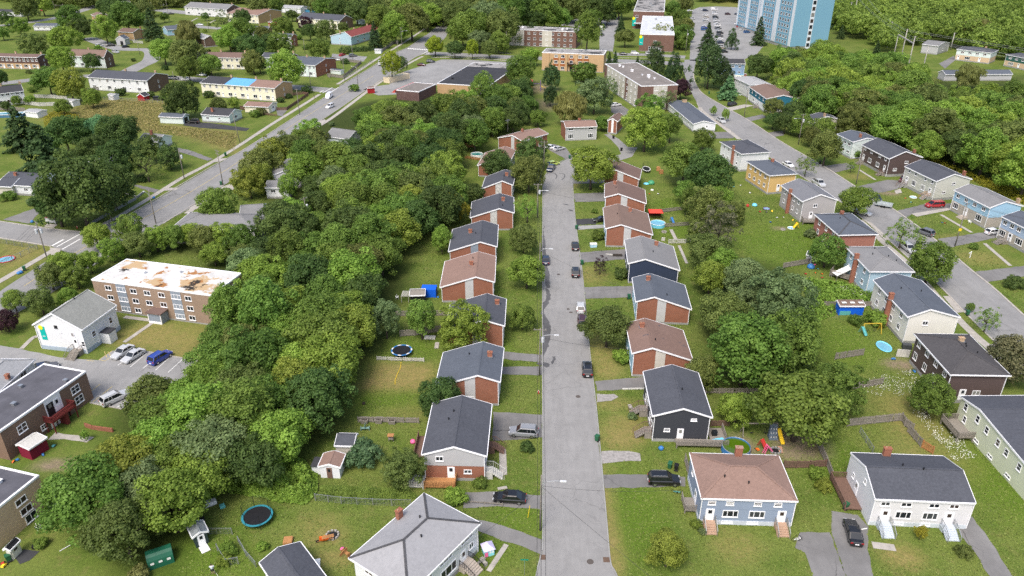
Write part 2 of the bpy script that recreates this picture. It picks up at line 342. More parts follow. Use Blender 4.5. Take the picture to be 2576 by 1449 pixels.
# ------------------------------------------------------------------ sheets and strips
def rough(w, step=2.0, jit=0.08):
 out = []; n = len(w)
 for i in range(n):
  a = np.array(w[i][:2]); b = np.array(w[(i+1) % n][:2]); L = np.linalg.norm(b-a); m = max(1, int(L/step))
  for k in range(m):
   out.append(a+(b-a)*k/m + (RNG.normal(0, jit, 2) if k else 0))
 return out
PAVED = []
def off_paved(q, mg=0.0):
 ok = np.ones(len(q), bool)
 for P in PAVED:
  lo, hi = P.min(0)-1, P.max(0)+1; i = np.nonzero(ok & (q[:, 0] > lo[0]) & (q[:, 0] < hi[0]) & (q[:, 1] > lo[1]) & (q[:, 1] < hi[1]))[0]
  if len(i): ok[i[poly_sd(q[i], P) > -mg]] = False
 return ok
def sheet(name, pts, z, mat, parent=None, jit=0.08, step=2.0, world=False):
 w = [np.array(p) for p in pts] if world else [at(p, z) for p in pts]; w = rough(w, step, jit) if jit else [p[:2] for p in w]
 PAVED.append(np.array([p[:2] for p in w])); mb = MB(); mb.add([(p[0], p[1], z) for p in w], [tuple(range(len(w)))])
 o = mb.build(name, mat, parent, fix=False)
 me_ = o.data
 if me_.polygons[0].normal.z < 0: me_.flip_normals()
 if parent is None: tag(o, kind='structure')
 return o
def offset_line(w, d):
 w = [np.array(p[:2]) for p in w]; out = []
 for i, p in enumerate(w):
  a = w[max(0, i-1)]; b = w[min(len(w)-1, i+1)]; v = b-a; v = v/np.linalg.norm(v); out.append(p+np.array([-v[1], v[0]])*d)
 return out
def smooth_line(w, k=6):
 w = [np.array(p[:2], float) for p in w]; out = []
 for i in range(len(w)-1):
  p0, p1, p2, p3 = w[max(0, i-1)], w[i], w[i+1], w[min(len(w)-1, i+2)]
  for s in np.linspace(0, 1, k, endpoint=False):
   out.append(0.5*((2*p1)+(p2-p0)*s+(2*p0-5*p1+4*p2-p3)*s*s+(3*p1-p0-3*p2+p3)*s**3))
 return out+[w[-1]]
def ribbon(name, pts, width, z, mat, h=0.0, parent=None, world=False, smooth=True):
 w = pts if world else [at(p, z) for p in pts]
 if smooth and len(w) > 2: w = smooth_line(w)
 a = offset_line(w, width/2); b = offset_line(w, -width/2); n = len(a); mb = MB(); PAVED.append(np.array(a+b[::-1]))
 if h:
  vs = []
  for p, q in zip(a, b): vs += [(p[0], p[1], 0), (p[0], p[1], z+h), (q[0], q[1], z+h), (q[0], q[1], 0)]
  fs = []
  for i in range(n-1):
   k = 4*i; fs += [(k, k+1, k+5, k+4), (k+1, k+2, k+6, k+5), (k+2, k+3, k+7, k+6)]
  fs += [(0, 3, 2, 1), (4*n-4, 4*n-3, 4*n-2, 4*n-1)]; mb.add(vs, fs)
 else:
  mb.add([(p[0], p[1], z) for p in b]+[(p[0], p[1], z) for p in a], [(i, i+1, n+i+1, n+i) for i in range(n-1)])
 o = mb.build(name, mat, parent, fix=bool(h))
 if parent is None: tag(o, kind='structure')
 return o
A_MAIN = asphalt('street', (0.272, 0.267, 0.259), 0.3, 0.10); A_AVE = asphalt('avenue', (0.262, 0.259, 0.254), 0.6, 0.12)
A_DRV = asphalt('driveway', (0.205, 0.20, 0.195), 0.9, 0.25); A_NEW = asphalt('fresh', (0.055, 0.056, 0.06), 0.0, 0.2); A_LOT = asphalt('parking', (0.285, 0.283, 0.278), 0.7, 0.18)
GRAVEL = plain('gravel', (0.30, 0.285, 0.27), 1.0, 0.1, var=0.35, scale=2.5)
PWHITE = plain('road_white', (0.72, 0.72, 0.70), 0.8, var=0.2, scale=3); PYEL = plain('road_yellow', (0.50, 0.40, 0.16), 0.8, var=0.3, scale=2)
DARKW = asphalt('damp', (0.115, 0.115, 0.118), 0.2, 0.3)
ZR = 0.03
road = sheet('main_street', D((1340,1500),(1352,1432),(1362,1390),(1366,1350),(1366,1100),(1365,900),(1365,700),(1365.5,560),(1366,465),(1373,440),(1398,415),(1424,401),(1436,393),(1444,385),(1470,388),(1530,398),(1562,388),(1555,370),(1538,352),(1520,338),(1534,337),(1556,349),(1580,370),(1604,371),(1590,394),(1560,404),(1500,412),(1452,442),(1440.5,462),(1443,508),(1448,562),(1463,675),(1472,770),(1483,887),(1499,1024),(1514,1187),(1526,1320),(1534,1412),(1546,1440),(1572,1500)), ZR, A_MAIN, jit=0.05)
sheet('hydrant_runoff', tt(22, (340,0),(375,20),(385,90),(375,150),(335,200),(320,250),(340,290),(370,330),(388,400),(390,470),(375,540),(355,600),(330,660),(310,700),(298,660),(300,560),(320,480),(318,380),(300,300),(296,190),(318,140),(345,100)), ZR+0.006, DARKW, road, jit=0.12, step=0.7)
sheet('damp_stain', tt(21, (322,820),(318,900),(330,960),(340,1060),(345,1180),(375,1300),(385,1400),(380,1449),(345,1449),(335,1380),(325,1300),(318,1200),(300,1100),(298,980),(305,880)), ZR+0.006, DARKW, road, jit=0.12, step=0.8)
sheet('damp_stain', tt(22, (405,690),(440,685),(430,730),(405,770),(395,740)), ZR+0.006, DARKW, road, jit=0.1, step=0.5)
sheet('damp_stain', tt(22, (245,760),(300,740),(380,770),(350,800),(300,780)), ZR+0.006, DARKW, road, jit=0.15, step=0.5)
sheet('tar_patch', tt(21, (505,600),(560,605),(575,618),(540,612)), ZR+0.006, DARKW, road, jit=0.05, step=0.7); sheet('tar_patch', tt(21, (565,655),(610,665),(615,680),(580,672)), ZR+0.006, DARKW, road, jit=0.05)
for tr_ in (((350,300),(420,292),(450,320),(440,350)), ((470,295),(520,300),(530,330),(500,360))):
 ribbon('tyre_mark', tt(21, *tr_), 0.35, ZR+0.008, DARKW, parent=road)
for (x, y, r) in ((22*0+t(22,665,1092)[0], t(22,665,1092)[1], .42), (*t(23,787,1305), .45), (*t(21,468,1312), .4), (*t(22,592,245), .36), (*t(22,565,212), .34)):
 w = at((x, y), ZR); MB().lathe([(r, ZR+0.004), (r, ZR+0.014), (r*0.8, ZR+0.016)], 14, (w[0], w[1])).build('manhole_cover', plain('cast_iron', (0.10, 0.085, 0.075), 0.7), road)
for p in (t(23,305,1260), t(23,950,1285)):
 w = at(p, ZR); MB().box(w[0]-.42, w[0]+.42, w[1]-.42, w[1]+.42, ZR+0.003, ZR+0.018).build('drain_grate', plain('rust_iron', (0.13, 0.085, 0.06), 0.8), road)
ribbon('kerb', D((1340,1500),(1352,1432),(1362,1390),(1365.5,1350),(1365.5,1100),(1364.6,900),(1364.6,700),(1365,560),(1365.5,465),(1373,439),(1398,414),(1424,400)), 0.16, 0.02, CONC2, 0.1)
ribbon('kerb', D((1441,462),(1443.6,508),(1448.6,562),(1463.6,675),(1472.8,770),(1484,887),(1500,1024),(1515,1187),(1527,1320),(1535.5,1412),(1548,1440),(1574,1500)), 0.16, 0.02, CONC2, 0.1)
# the diagonal avenue and the side streets
ave = sheet('avenue', D((-60,770),(0,733),(15,722),(105,664),(160,633),(213,585),(250,570),(305,553.5),(417.5,488.5),(545,413.5),(600,385),(680,335),(754,287),(816,246),(842,232),(854,217.5),(931,172),(989,135),(1026,120),(1070,90),(1108,60),(1128,40),(1142,40),(1122,92),(1105,112),(1085,128),(1049,141),(1019,160),(976,190),(941,212),(846,277),(814,297),(786,316),(700,377),(610,435),(505,502),(482,522),(410,562),(330,610),(250,660),(180,705),(97,757),(20,800)), ZR, A_AVE, jit=0.04)
sheet('side_street', D((-40,552),(0,556),(130,575),(216,584),(200,610),(160,632),(130,620),(100,615),(0,598),(-40,592)), ZR+0.006, A_AVE, jit=0.04)
ribbon('upper_street', D((-40,214),(20,208),(90,200),(180,194),(260,190),(360,192),(440,196),(510,201),(640,211),(760,221),(850,229)), 9.0, ZR+0.006, A_AVE)
ribbon('court_street', D((322,180),(350,166),(380,150),(376,126),(300,122),(220,95)), 9.0, ZR, A_LOT)
ribbon('terrace_street', D((395,24),(470,32),(560,40)), 14.0, ZR, A_LOT); ribbon('terrace_street', D((455,60),(500,67),(560,72),(640,80)), 9.0, ZR, A_LOT)
ribbon('hill_street', D((-20,66),(60,58),(140,45),(200,28),(250,12)), 9.0, ZR, A_LOT)
ribbon('cross_street', D((1072,134),(1150,137),(1290,144),(1430,149),(1560,153),(1650,157),(1745,163)), 10.5, ZR+0.006, A_AVE)
rs = sheet('crescent_street', D((1722,150),(1752,150),(1746,175),(1745,195),(1753,217),(1770,237),(1808,260),(1835,275),(1890,307),(1932,335),(1974,362),(2040,400),(2094,432),(2164,477),(2247,526),(2342,595),(2444,680),(2499,724),(2576,794),(2660,870),(2600,955),(2507,864),(2429,787),(2389,744),(2367,724),(2344,700),(2282,645),(2234,602),(2177,555),(2107,502),(2040,457),(2004,435),(1932,392),(1866,350),(1830,322),(1790,300),(1763,275),(1753,258),(1735,225),(1719,178)), ZR, A_AVE, jit=0.04)
ribbon('stop_line', tt(20, (1725,703),(1815,708)), 0.6, ZR+0.012, PWHITE, parent=rs)
# kerbs and footways
for pl, w_ in ((D((305,552),(417,487),(545,412),(600,384),(680,334),(754,286),(816,245)), .3), (D((854,216),(931,171),(989,134),(1026,119),(1070,89)), .3), (D((1085,129),(1049,142),(1019,161),(976,191),(941,213),(846,278),(786,317),(700,378),(610,436),(505,503),(410,563)), .3),
               (D((-20,555),(0,557),(130,575.5),(213,584)), .35), (D((-20,596.5),(0,598.5),(100,615),(130,620)), .35),
               (D((1746,176),(1745,195),(1753,217),(1770,237),(1808,260),(1835,275),(1890,307),(1932,335),(1974,362),(2040,400),(2094,432),(2164,477),(2247,526),(2342,595),(2444,680),(2499,724),(2576,794)), .45),
               (D((1753,259),(1763,276),(1790,301),(1830,323),(1866,351),(1932,393),(2004,436),(2107,503),(2177,556),(2234,603),(2282,646),(2344,701),(2389,745),(2429,788),(2507,865)), .3),
               (D((1085,141.5),(1180,143),(1280,149)), .4), (D((1124,128),(1200,129),(1285,135)), .4), (tt(20, (1075,580),(1360,588),(1740,603)), .5)):
 ribbon('kerb', pl, w_, 0.02, CONC, 0.1)
for pl in (D((225,583),(297,545),(370,502),(410,477),(462,445),(525,412),(600,367),(684,312),(749,272),(804,237)), D((849,212),(899,180),(961,140),(1019,105),(1075,68)), D((-20,718),(0,707),(107,645),(140,625)), D((470,537),(505,512),(582,467)), D((760,348),(789,325),(844,290),(944,215),(977,195),(1019,165),(1064,141)),
           D((1760,270),(1768,280),(1800,305),(1860,350)), D((2163,553),(2220,607),(2280,660),(2330,715),(2357,745),(2432,824),(2495,880),(2560,940)), D((1085,144),(1180,146),(1275,152))):
 ribbon('footway', pl, 1.7, 0.05, CONC)
ribbon('centre_line', D((60,720),(200,630),(330,565),(455,497),(580,420),(690,345),(790,280),(860,238),(940,190)), 0.16, ZR+0.012, PYEL, parent=ave)
for a_, b_, w_ in (((520,1025),(640,960),.55), ((570,1035),(815,900),.35), ((625,1060),(808,955),.35)):
 ribbon('road_marking', tt(1, a_, b_), w_, ZR+0.016, PWHITE, parent=ave)
for a_, b_, w_ in (((640,930),(680,910),.6), ((670,935),(770,880),.4), ((750,930),(830,880),.4), ((1640,560),(1730,515),.4), ((1710,545),(1790,520),.4)):
 ribbon('road_marking', tt(10, a_, b_), w_, ZR+0.016, PWHITE, parent=ave)
for i in range(9):
 x = 1535+i*23; ribbon('crosswalk_bar', tt(10, (x-8, 483+i*1.5), (x+9, 494+i*1.5)), 0.75, ZR+0.016, PWHITE, parent=ave)
for pl in (tt(1, (1600,470),(1770,465),(1800,440),(1640,440)), tt(1, (2120,190),(2260,165),(2290,140),(2180,150)), tt(1, (1900,650),(2020,570),(2100,600),(1960,660)), tt(1, (2200,440),(2330,400),(2360,460),(2260,470)), tt(1, (500,1040),(610,1050),(600,1140),(520,1150)), tt(10, (590,1230),(690,1200),(720,1230),(610,1260)), tt(1, (440,830),(480,800),(580,810),(540,845)), tt(31, (980,770),(1040,790),(1230,960),(1180,970)), tt(32, (1760,80),(1830,80),(1985,240),(1900,250)), tt(32, (2220,570),(2290,560),(2310,590),(2270,640)), tt(31, (1440,700),(1830,640),(1850,660),(1500,730)), tt(31, (1270,470),(1330,450),(1350,490),(1290,500))):
 sheet('concrete_apron', pl, 0.06, CONC, jit=0)
# parking areas
lot = sheet('parking_lot', D((-40,860),(0,869),(50,877),(150,899),(212,904),(247,906),(282,882),(362,883),(497,907),(488,937),(400,985),(305,1028),(230,1013),(200,965),(100,935),(-40,930)), ZR, A_LOT)
for a_, b_ in (((995,720),(1130,630)),((995,720),(1055,735)),((1055,735),(1180,650)),((1185,778),(1235,740)),((1310,795),(1475,655)),((1440,808),(1510,750)),((1565,827),(1705,700)),((1690,850),(1835,718)),((1830,850),(1930,755)),((1050,640),(1075,700)),((1085,640),(1110,680)),((870,728),(950,735)),((920,1035),(1005,968)),((930,1150),(1130,990)),((1175,1205),(1380,1040))):
 ribbon('bay_line', tt(2, a_, b_), 0.13, ZR+0.01, PYEL if b_[0] < 1200 else PWHITE, parent=lot)
ribbon('lot_kerb', tt(2, (1450,635),(1720,685),(1990,730)), 0.2, 0.04, CONC, 0.1); ribbon('lot_kerb', tt(2, (905,1155),(1020,1180),(1225,1217)), 0.2, 0.04, CONC, 0.1)
sheet('store_lot', tt(10, (1490,720),(1870,598),(2150,600),(2400,618),(2576,625),(2576,660),(2140,650),(1850,850),(1420,950),(1230,960),(1080,900),(1190,870),(1340,850)), ZR, A_LOT)
sheet('tower_lot', D((1735,152),(1738,60),(1742,25),(1760,18),(1800,16),(1850,18),(1880,26),(1900,60),(1900,90),(1925,110),(1905,135),(1870,150),(1850,148),(1800,150),(1768,155)), ZR, A_LOT)
sheet('middle_lot', tt(20, (490,250),(640,190),(900,170),(1090,175),(1080,260),(1040,340),(1015,520),(880,500),(880,380),(900,260),(700,280)), ZR, A_LOT)
sheet('office_forecourt', tt(20, (1010,530),(1380,540),(1750,560),(1740,590),(1360,560),(1060,560)), ZR, A_LOT)
# driveways and paths
for pl, m in ((D((1262,884),(1357,892),(1364,892),(1364,913),(1358,912),(1262,902)), A_DRV), (D((1255,922),(1364,921),(1364,943),(1255,941)), A_DRV), (D((1240,1036),(1364,1043),(1364,1100),(1300,1106),(1240,1108)), A_DRV), (D((1170,1238),(1250,1236),(1365,1246),(1364,1282),(1250,1273),(1165,1278)), A_DRV), (D((1170,1300),(1288,1330),(1365,1358),(1362,1395),(1288,1366),(1190,1330)), A_DRV),
              (D((1496,959),(1560,953),(1630,946),(1632,974),(1560,980),(1502,983)), A_DRV), (D((1514,1194),(1630,1194),(1724,1200),(1724,1224),(1522,1228)), A_DRV), (D((1443,487),(1524,484),(1524,506),(1446,508)), A_DRV), (D((1449,551),(1524,548),(1524,556),(1500,560),(1500,564),(1450,566)), A_NEW), (D((1452,568),(1524,565),(1524,573),(1454,578)), CONC2), (D((1459,635),(1575,626),(1575,652),(1463,661)), A_DRV), (D((1469,722),(1600,719),(1600,747),(1473,752)), A_DRV), (D((1445,440),(1475,437),(1530,450),(1530,460),(1440,462)), A_DRV),
              (D((2012,1339),(2087,1339),(2128,1449),(2140,1490),(2055,1490),(2045,1449),(2025,1390),(2000,1378)), A_DRV), (D((2092,1285),(2157,1295),(2185,1325),(2182,1382),(2197,1449),(2205,1490),(2146,1490),(2130,1449),(2092,1340)), A_DRV), (D((2422,1302),(2447,1300),(2507,1382),(2547,1449),(2570,1500),(2520,1500),(2490,1449),(2414,1337)), A_DRV),
              (tt(31, (530,225),(790,190),(900,230),(660,292)), A_DRV), (tt(31, (890,430),(1200,360),(1420,375),(1300,455),(1070,500)), A_DRV), (tt(31, (1300,672),(1560,608),(1860,595),(1860,650),(1450,700),(1400,750)), A_DRV), (tt(31, (1705,955),(2200,885),(2400,890),(2340,930),(1830,1042)), A_DRV), (tt(31, (2085,1285),(2576,1225),(2640,1320),(2200,1392)), A_DRV), (tt(30, (0,1335),(150,1315),(160,1360),(60,1380)), A_DRV),
              (tt(0, (1840,1260),(1880,1225),(2100,1235),(2510,1290),(2480,1318),(2000,1285)), A_NEW), (tt(1, (1760,30),(1900,60),(2140,150),(2090,170),(1880,100),(1770,70)), A_DRV), (tt(1, (30,760),(370,640),(400,690),(290,800)), A_DRV), (tt(1, (1310,400),(1480,430),(1600,460),(1560,490),(1400,440)), A_DRV), (tt(0, (330,780),(390,700),(480,690),(420,770)), A_NEW),
              (tt(20, (2160,1085),(2340,1050),(2440,1060),(2180,1120)), CONC), (tt(20, (2330,1190),(2520,1150),(2560,1180),(2400,1220)), A_DRV), (tt(20, (1970,1330),(2220,1325),(2230,1390),(2010,1395)), A_DRV), (tt(20, (1090,1050),(1200,1120),(1130,1180),(1000,1130),(980,1020)), A_DRV), (tt(30, (1250,560),(1360,530),(1390,590),(1240,620)), A_DRV), (tt(30, (1720,640),(1870,560),(1890,600),(1780,690)), A_DRV),
              (D((1372,372),(1392,362),(1424,372),(1440,392),(1424,401),(1408,392)), A_DRV), (tt(10, (750,600),(770,540),(1120,570),(1080,620),(900,600)), A_LOT), (tt(10, (200,1100),(330,1090),(260,1170),(215,1160)), A_DRV),
              (D((1500,990),(1545,991),(1556,998),(1538,1008),(1501,1012)), GRAVEL), (D((1513,1135),(1580,1134),(1610,1140),(1613,1160),(1560,1161),(1515,1166)), GRAVEL), (tt(3, (480,80),(650,70),(870,105),(950,50),(640,20),(560,0)), CONC), (tt(3, (150,1260),(240,1180),(400,1200),(300,1290),(200,1330)), A_NEW)):
 sheet('driveway' if m is not CONC else 'patio', pl, 0.04, m, jit=0.10 if m in (A_DRV, GRAVEL) else 0.04, step=1.2)
for pl, w_ in ((tt(2, (1250,290),(1530,325)), 1.1), (tt(2, (1250,545),(1530,350)), .9), (tt(2, (215,610),(330,500),(380,490)), .9), (tt(13, (2340,1400),(2520,1130)), .7), (tt(13, (2480,170),(2490,430)), 1.1), (tt(31, (1740,710),(2050,890)), .9), (tt(31, (2180,1000),(2440,1225)), .9), (tt(31, (920,260),(1080,360)), .8), (tt(21, (1600,860),(1650,960)), .9), (tt(21, (1680,1020),(1760,1200)), .7), (tt(0, (1870,240),(1990,180)), 1.2), (tt(0, (2080,245),(2170,200)), 1.2), (tt(33, (1050,1135),(1280,1165)), 1.2)):
 ribbon('garden_path', pl, w_, 0.05, CONC)
# ------------------------------------------------------------------ building kit
WCACHE = {}
def win_mesh(kind, w, h, fm):
 key = (kind, round(w, 2), round(h, 2), fm.name)
 if key in WCACHE: return WCACHE[key]
 fr = MB(); pn = MB(); b = 0.10; dp = 0.07
 x0, x1, z0, z1 = -w/2, w/2, -h/2, h/2
 out = [(x0,z0),(x1,z0),(x1,z1),(x0,z1)]; inn = [(x0+b,z0+b),(x1-b,z0+b),(x1-b,z1-b),(x0+b,z1-b)]
 vs = [(x,-dp,z) for x,z in out]+[(x,-dp,z) for x,z in inn]+[(x,0,z) for x,z in out]+[(x,-0.02,z) for x,z in inn]
 fr.add(vs, [(i,(i+1)%4,(i+1)%4+4,i+4) for i in range(4)]+[(i+8,(i+1)%4+8,(i+1)%4,i) for i in range(4)]+[(i+4,(i+1)%4+4,(i+1)%4+12,i+12) for i in range(4)])
 if kind in ('w', 'p', 'q'):
  cuts = {'w': (0,), 'p': (-w*0.19, w*0.19), 'q': (0,)}[kind]
  for c in cuts: fr.box(c-0.045, c+0.045, -dp+0.005, -0.005, z0+b-0.01, z1-b+0.01)
 if kind in ('s', 'q'): fr.box(x0+b-0.01, x1-b+0.01, -dp+0.008, -0.005, -0.04, 0.04)
 if kind == 'd':
  fr = MB(); fr.box(x0, x1, -0.08, 0, z0, z1); fr.box(x0+0.12, x1-0.12, -0.10, -0.075, z0+0.15, z0+h*0.45)
  pn.box(x0+w*0.28, x1-w*0.28, -0.105, -0.06, z0+h*0.62, z1-0.2)
 else:
  fr.box(x0-.05, x1+.05, -.13, 0, z0-.07, z0-.002); pn.box(x0+b-0.02, x1-b+0.02, -0.035, -0.01, z0+b-0.02, z1-b+0.02)
 r = (fr.mesh('window_frame' if kind != 'd' else 'door_leaf', fm, fix=kind == 'd'), pn.mesh('pane', GLASS))
 WCACHE[key] = r; return r
def put_win(root, wall, kind, s, z, w, h, fm=None, name=None):
 o, d, n, L, ang = wall; fm = fm or TRIM
 fmesh, pmesh = win_mesh(kind, w, h, fm)
 p = (o[0]+d[0]*s+n[0]*0.004, o[1]+d[1]*s+n[1]*0.004, z)
 a = obj(name or ('door' if kind == 'd' else 'window'), fmesh, root, p, ang); obj('pane', pmesh, a); return a
def row(n, zs, w=1.3, h=1.0, kind='w', lo=0.08, hi=0.92):
 out = []
 for z in zs:
  for i in range(n): out.append((kind, lo+(hi-lo)*(i+0.5)/n, z, w, h))
 return out
def frame_of(cor, zs):
 P = {k: at(v, zs.get(k, zs['z']) if isinstance(zs, dict) else zs)[:2] for k, v in cor.items() if k in 'abcd'}
 a = P.get('a'); b = P.get('b'); c = P.get('c'); d = P.get('d')
 if 'dep' in cor or 'wid' in cor:
  if 'u' in cor: u = np.array(cor['u'], float)
  else: u = b-a
  U = cor.get('wid') or np.linalg.norm(u); u = u/np.linalg.norm(u); v = np.array([-u[1], u[0]])
  if a is None: a = b-u*U
  return a, u, v, U, cor['dep']
 if a is None: a = b+d-c
 if b is None: b = a+c-d
 if c is None: c = b+d-a
 if d is None: d = a+c-b
 u = (b-a)+(c-d); vv = (d-a)+(c-b); U = np.linalg.norm(u)/2; u = u/np.linalg.norm(u)
 v = np.array([-u[1], u[0]]); V = (vv@v)/2
 cen = (a+b+c+d)/4; return cen-u*U/2-v*V/2, u, v, U, V
def house(label, cor, z=5.0, za=None, zb=None, roof='gv', rise=1.5, r=0.5, ap=None, wall=None, rm=None, found=0.6, ov=0.38, split=None, strip=None, chim=(), wins=None, endm=None, segs=(), name='house', cat='house', group=None, trim=None, fm=None, vents=0, corner=True, hipin=None, foundm=None, wk=1.0):
 trim = trim or TRIM; zz = {'z': z}
 za = z if za is None else za; zb = z if zb is None else zb
 if roof == 'gv': zz.update(a=za, d=za, b=zb, c=zb)
 else: zz.update(a=za, b=za, c=zb, d=zb)
 o, u, v, U, V = frame_of(cor, zz); rz = math.atan2(u[1], u[0])
 root = thing(name, label, cat, (o[0], o[1], 0), rz, group)
 zr = max(za, zb)+rise
 if ap is not None:
  side, px = ap; o3 = np.array([o[0], o[1], 0]); u3 = np.array([u[0], u[1], 0]); v3 = np.array([v[0], v[1], 0])
  if side == 'F': q = on_plane(px, o3, v3); r = float((q-o3)@u3/U)
  elif side == 'R': q = on_plane(px, o3+u3*U, u3); r = float((q-o3)@v3/V)
  else: q = on_plane(px, o3, u3); r = float((q-o3)@v3/V)
  zr = float(q[2]); r = min(0.8, max(0.2, r)); zr = min(max(zr, max(za, zb)+0.7), max(za, zb)+3.0)
 th = 0.17
 def prof(ax, L):    # roof height across the span
  def f(x):
   x = min(max(x, 0), L)
   return za+(zr-za)*x/(r*L) if x <= r*L else zr+(zb-zr)*(x-r*L)/(L-r*L)
  return f
 rmb = MB(); tmb = MB(); wmb = MB()
 oi = ov
 if roof in ('gv', 'gu'):
  L, M = (U, V) if roof == 'gv' else (V, U); f = prof(0, L)
  top = [(0, za), (r*L, zr), (L, zb)]
  poly = [(0, za-th), (r*L, zr-th), (L, zb-th), (L, zb), (r*L, zr), (0, za)]
  rmb.prism_y(poly, 0.0, M)
  for y0, y1 in ((-0.07, 0.003), (M-0.003, M+0.07)):
   tmb.prism_y([(-0.02, za-th-0.1), (r*L, zr-th-0.1), (L+0.02, zb-th-0.1), (L+0.02, zb+0.02), (r*L, zr+0.02), (-0.02, za+0.02)], y0, y1)
  tmb.box(-0.10, 0.004, 0.0, M, za-th-0.06, za+0.01); tmb.box(L-0.004, L+0.10, 0.0, M, zb-th-0.06, zb+0.01)
  i2 = oi*0.45
  def wallpoly(z0, z1=None):
   pts = [(oi, z0), (L-oi, z0)]
   if z1 is None: return pts+[(L-oi, f(L-oi)-th-0.01), (r*L, zr-th-0.01), (oi, f(oi)-th-0.01)]
   return pts+[(L-oi, z1), (oi, z1)]
  if split:
   lm = MB(); lm.prism_y(wallpoly(0), i2, M-i2) if False else lm.prism_y(wallpoly(0, split[0]), i2, M-i2)
   wmb.prism_y(wallpoly(split[0]), i2-0.03, M-i2+0.03)
  else: wmb.prism_y(wallpoly(0), i2, M-i2)
  fo = MB(); fo.box(oi-0.04, L-oi+0.04, i2-0.04, M-i2+0.04, 0, found)
  parts = [rmb, tmb, wmb, fo]+([lm] if split else [])
  if roof == 'gu':    # the cross-section lies along v: swap axes
   for p in parts: p.v = [(y, x, zc) for x, y, zc in p.v]
  ins = {'F': i2, 'B': i2, 'L': oi, 'R': oi} if roof == 'gv' else {'F': oi, 'B': oi, 'L': i2, 'R': i2}
 elif roof == 'hip':
  if hipin is None: hipin = min(U, V)/2*0.98
  if U >= V: ra, rb_ = (hipin, V/2, zr), (U-hipin, V/2, zr)
  else: ra, rb_ = (U/2, hipin, zr), (U/2, V-hipin, zr)
  bs = [(0,0),(U,0),(U,V),(0,V)]
  vs = [(x, y, z-th) for x, y in bs]+[(x, y, z) for x, y in bs]+[ra, rb_]
  fs = [(3,2,1,0)]+[(i,(i+1)%4,(i+1)%4+4,i+4) for i in range(4)]
  fs += [(4,5,9,8),(6,7,8,9),(5,6,9),(7,4,8)] if U >= V else [(5,6,9,8),(7,4,8,9),(4,5,8),(6,7,9)]
  rmb.add(vs, fs)
  for x0,x1,y0,y1 in ((-.09,U+.09,-.09,.004),(-.09,U+.09,V-.004,V+.09),(-.09,.004,0,V),(U-.004,U+.09,0,V)): tmb.box(x0,x1,y0,y1,z-th-0.05,z+0.008)
  cap = MB()
  for q in (bs if True else ()):
   e = ra if (abs(q[0]-ra[0])+abs(q[1]-ra[1])) < (abs(q[0]-rb_[0])+abs(q[1]-rb_[1])) else rb_
   cap.obox((q[0], q[1], z+0.02), (e[0], e[1], e[2]+0.02), 0.3, 0.05)
  cap.obox((ra[0], ra[1], zr+0.02), (rb_[0], rb_[1], zr+0.02), 0.3, 0.05)
  zt = z-th-0.01
  if split:
   lm = MB(); lm.box(oi, U-oi, oi, V-oi, 0, split[0]); wmb.box(oi-.03, U-oi+.03, oi-.03, V-oi+.03, split[0], zt)
  else: wmb.box(oi, U-oi, oi, V-oi, 0, zt)
  fo = MB(); fo.box(oi-.04, U-oi+.04, oi-.04, V-oi+.04, 0, found); ins = dict.fromkeys('FBLR', oi)
 else:   # flat with a rim
  oi = 0.0 if ov == 0.38 else ov
  rmb.box(0.2, U-0.2, 0.2, V-0.2, z-0.3, z-0.08)
  ro = [(0,0),(U,0),(U,V),(0,V)]; ri = [(.25,.25),(U-.25,.25),(U-.25,V-.25),(.25,V-.25)]
  tmb.add([(x,y,z-.28) for x,y in [(-.06,-.06),(U+.06,-.06),(U+.06,V+.06),(-.06,V+.06)]]+[(x,y,z+.02) for x,y in [(-.06,-.06),(U+.06,-.06),(U+.06,V+.06),(-.06,V+.06)]]+[(x,y,z+.02) for x,y in ri]+[(x,y,z-.15) for x,y in ri],
    [(i,(i+1)%4,(i+1)%4+4,i+4) for i in range(4)]+[(i+4,(i+1)%4+4,(i+1)%4+8,i+8) for i in range(4)]+[(i+8,(i+1)%4+8,(i+1)%4+12,i+12) for i in range(4)])
  if split:
   lm = MB(); lm.box(0, U, 0, V, 0, split[0]); wmb.box(-.03, U+.03, -.03, V+.03, split[0], z-.26)
  else: wmb.box(0, U, 0, V, 0, z-0.26)
  fo = MB(); fo.box(-.03, U+.03, -.03, V+.03, 0, found); ins = dict.fromkeys('FBLR', 0.0)
 ro_ = rmb.build('roof', rm, root); tmb.build('fascia', trim, root); wmb.build('wall' if not split else 'upper_wall', wall, root)
 if split: lm.build('wall', split[1], root)
 if found > 0: fo.build('foundation', foundm or CONC2, root)
 if roof == 'hip': cap.build('ridge_cap', rm if trim is not None and not segs else segs[0], ro_)
 elif roof in ('gu', 'gv') and rm:
  cp = MB(); Lx = U if roof == 'gv' else V
  (cp.box(r*U-.14, r*U+.14, 0.01, V-.01, zr-0.02, zr+0.03) if roof == 'gv' else cp.box(0.01, U-.01, r*V-.14, r*V+.14, zr-0.02, zr+0.03)); cp.build('ridge_cap', rm, ro_)
 walls = {'F': ((0, ins['F']), (1, 0), (0, -1), U, 0.0), 'R': ((U-ins['R'], 0), (0, 1), (1, 0), V, math.pi/2), 'B': ((U, V-ins['B']), (-1, 0), (0, 1), U, math.pi), 'L': ((ins['L'], V), (0, -1), (-1, 0), V, -math.pi/2)}
 ex = 0.03 if split else 0.0
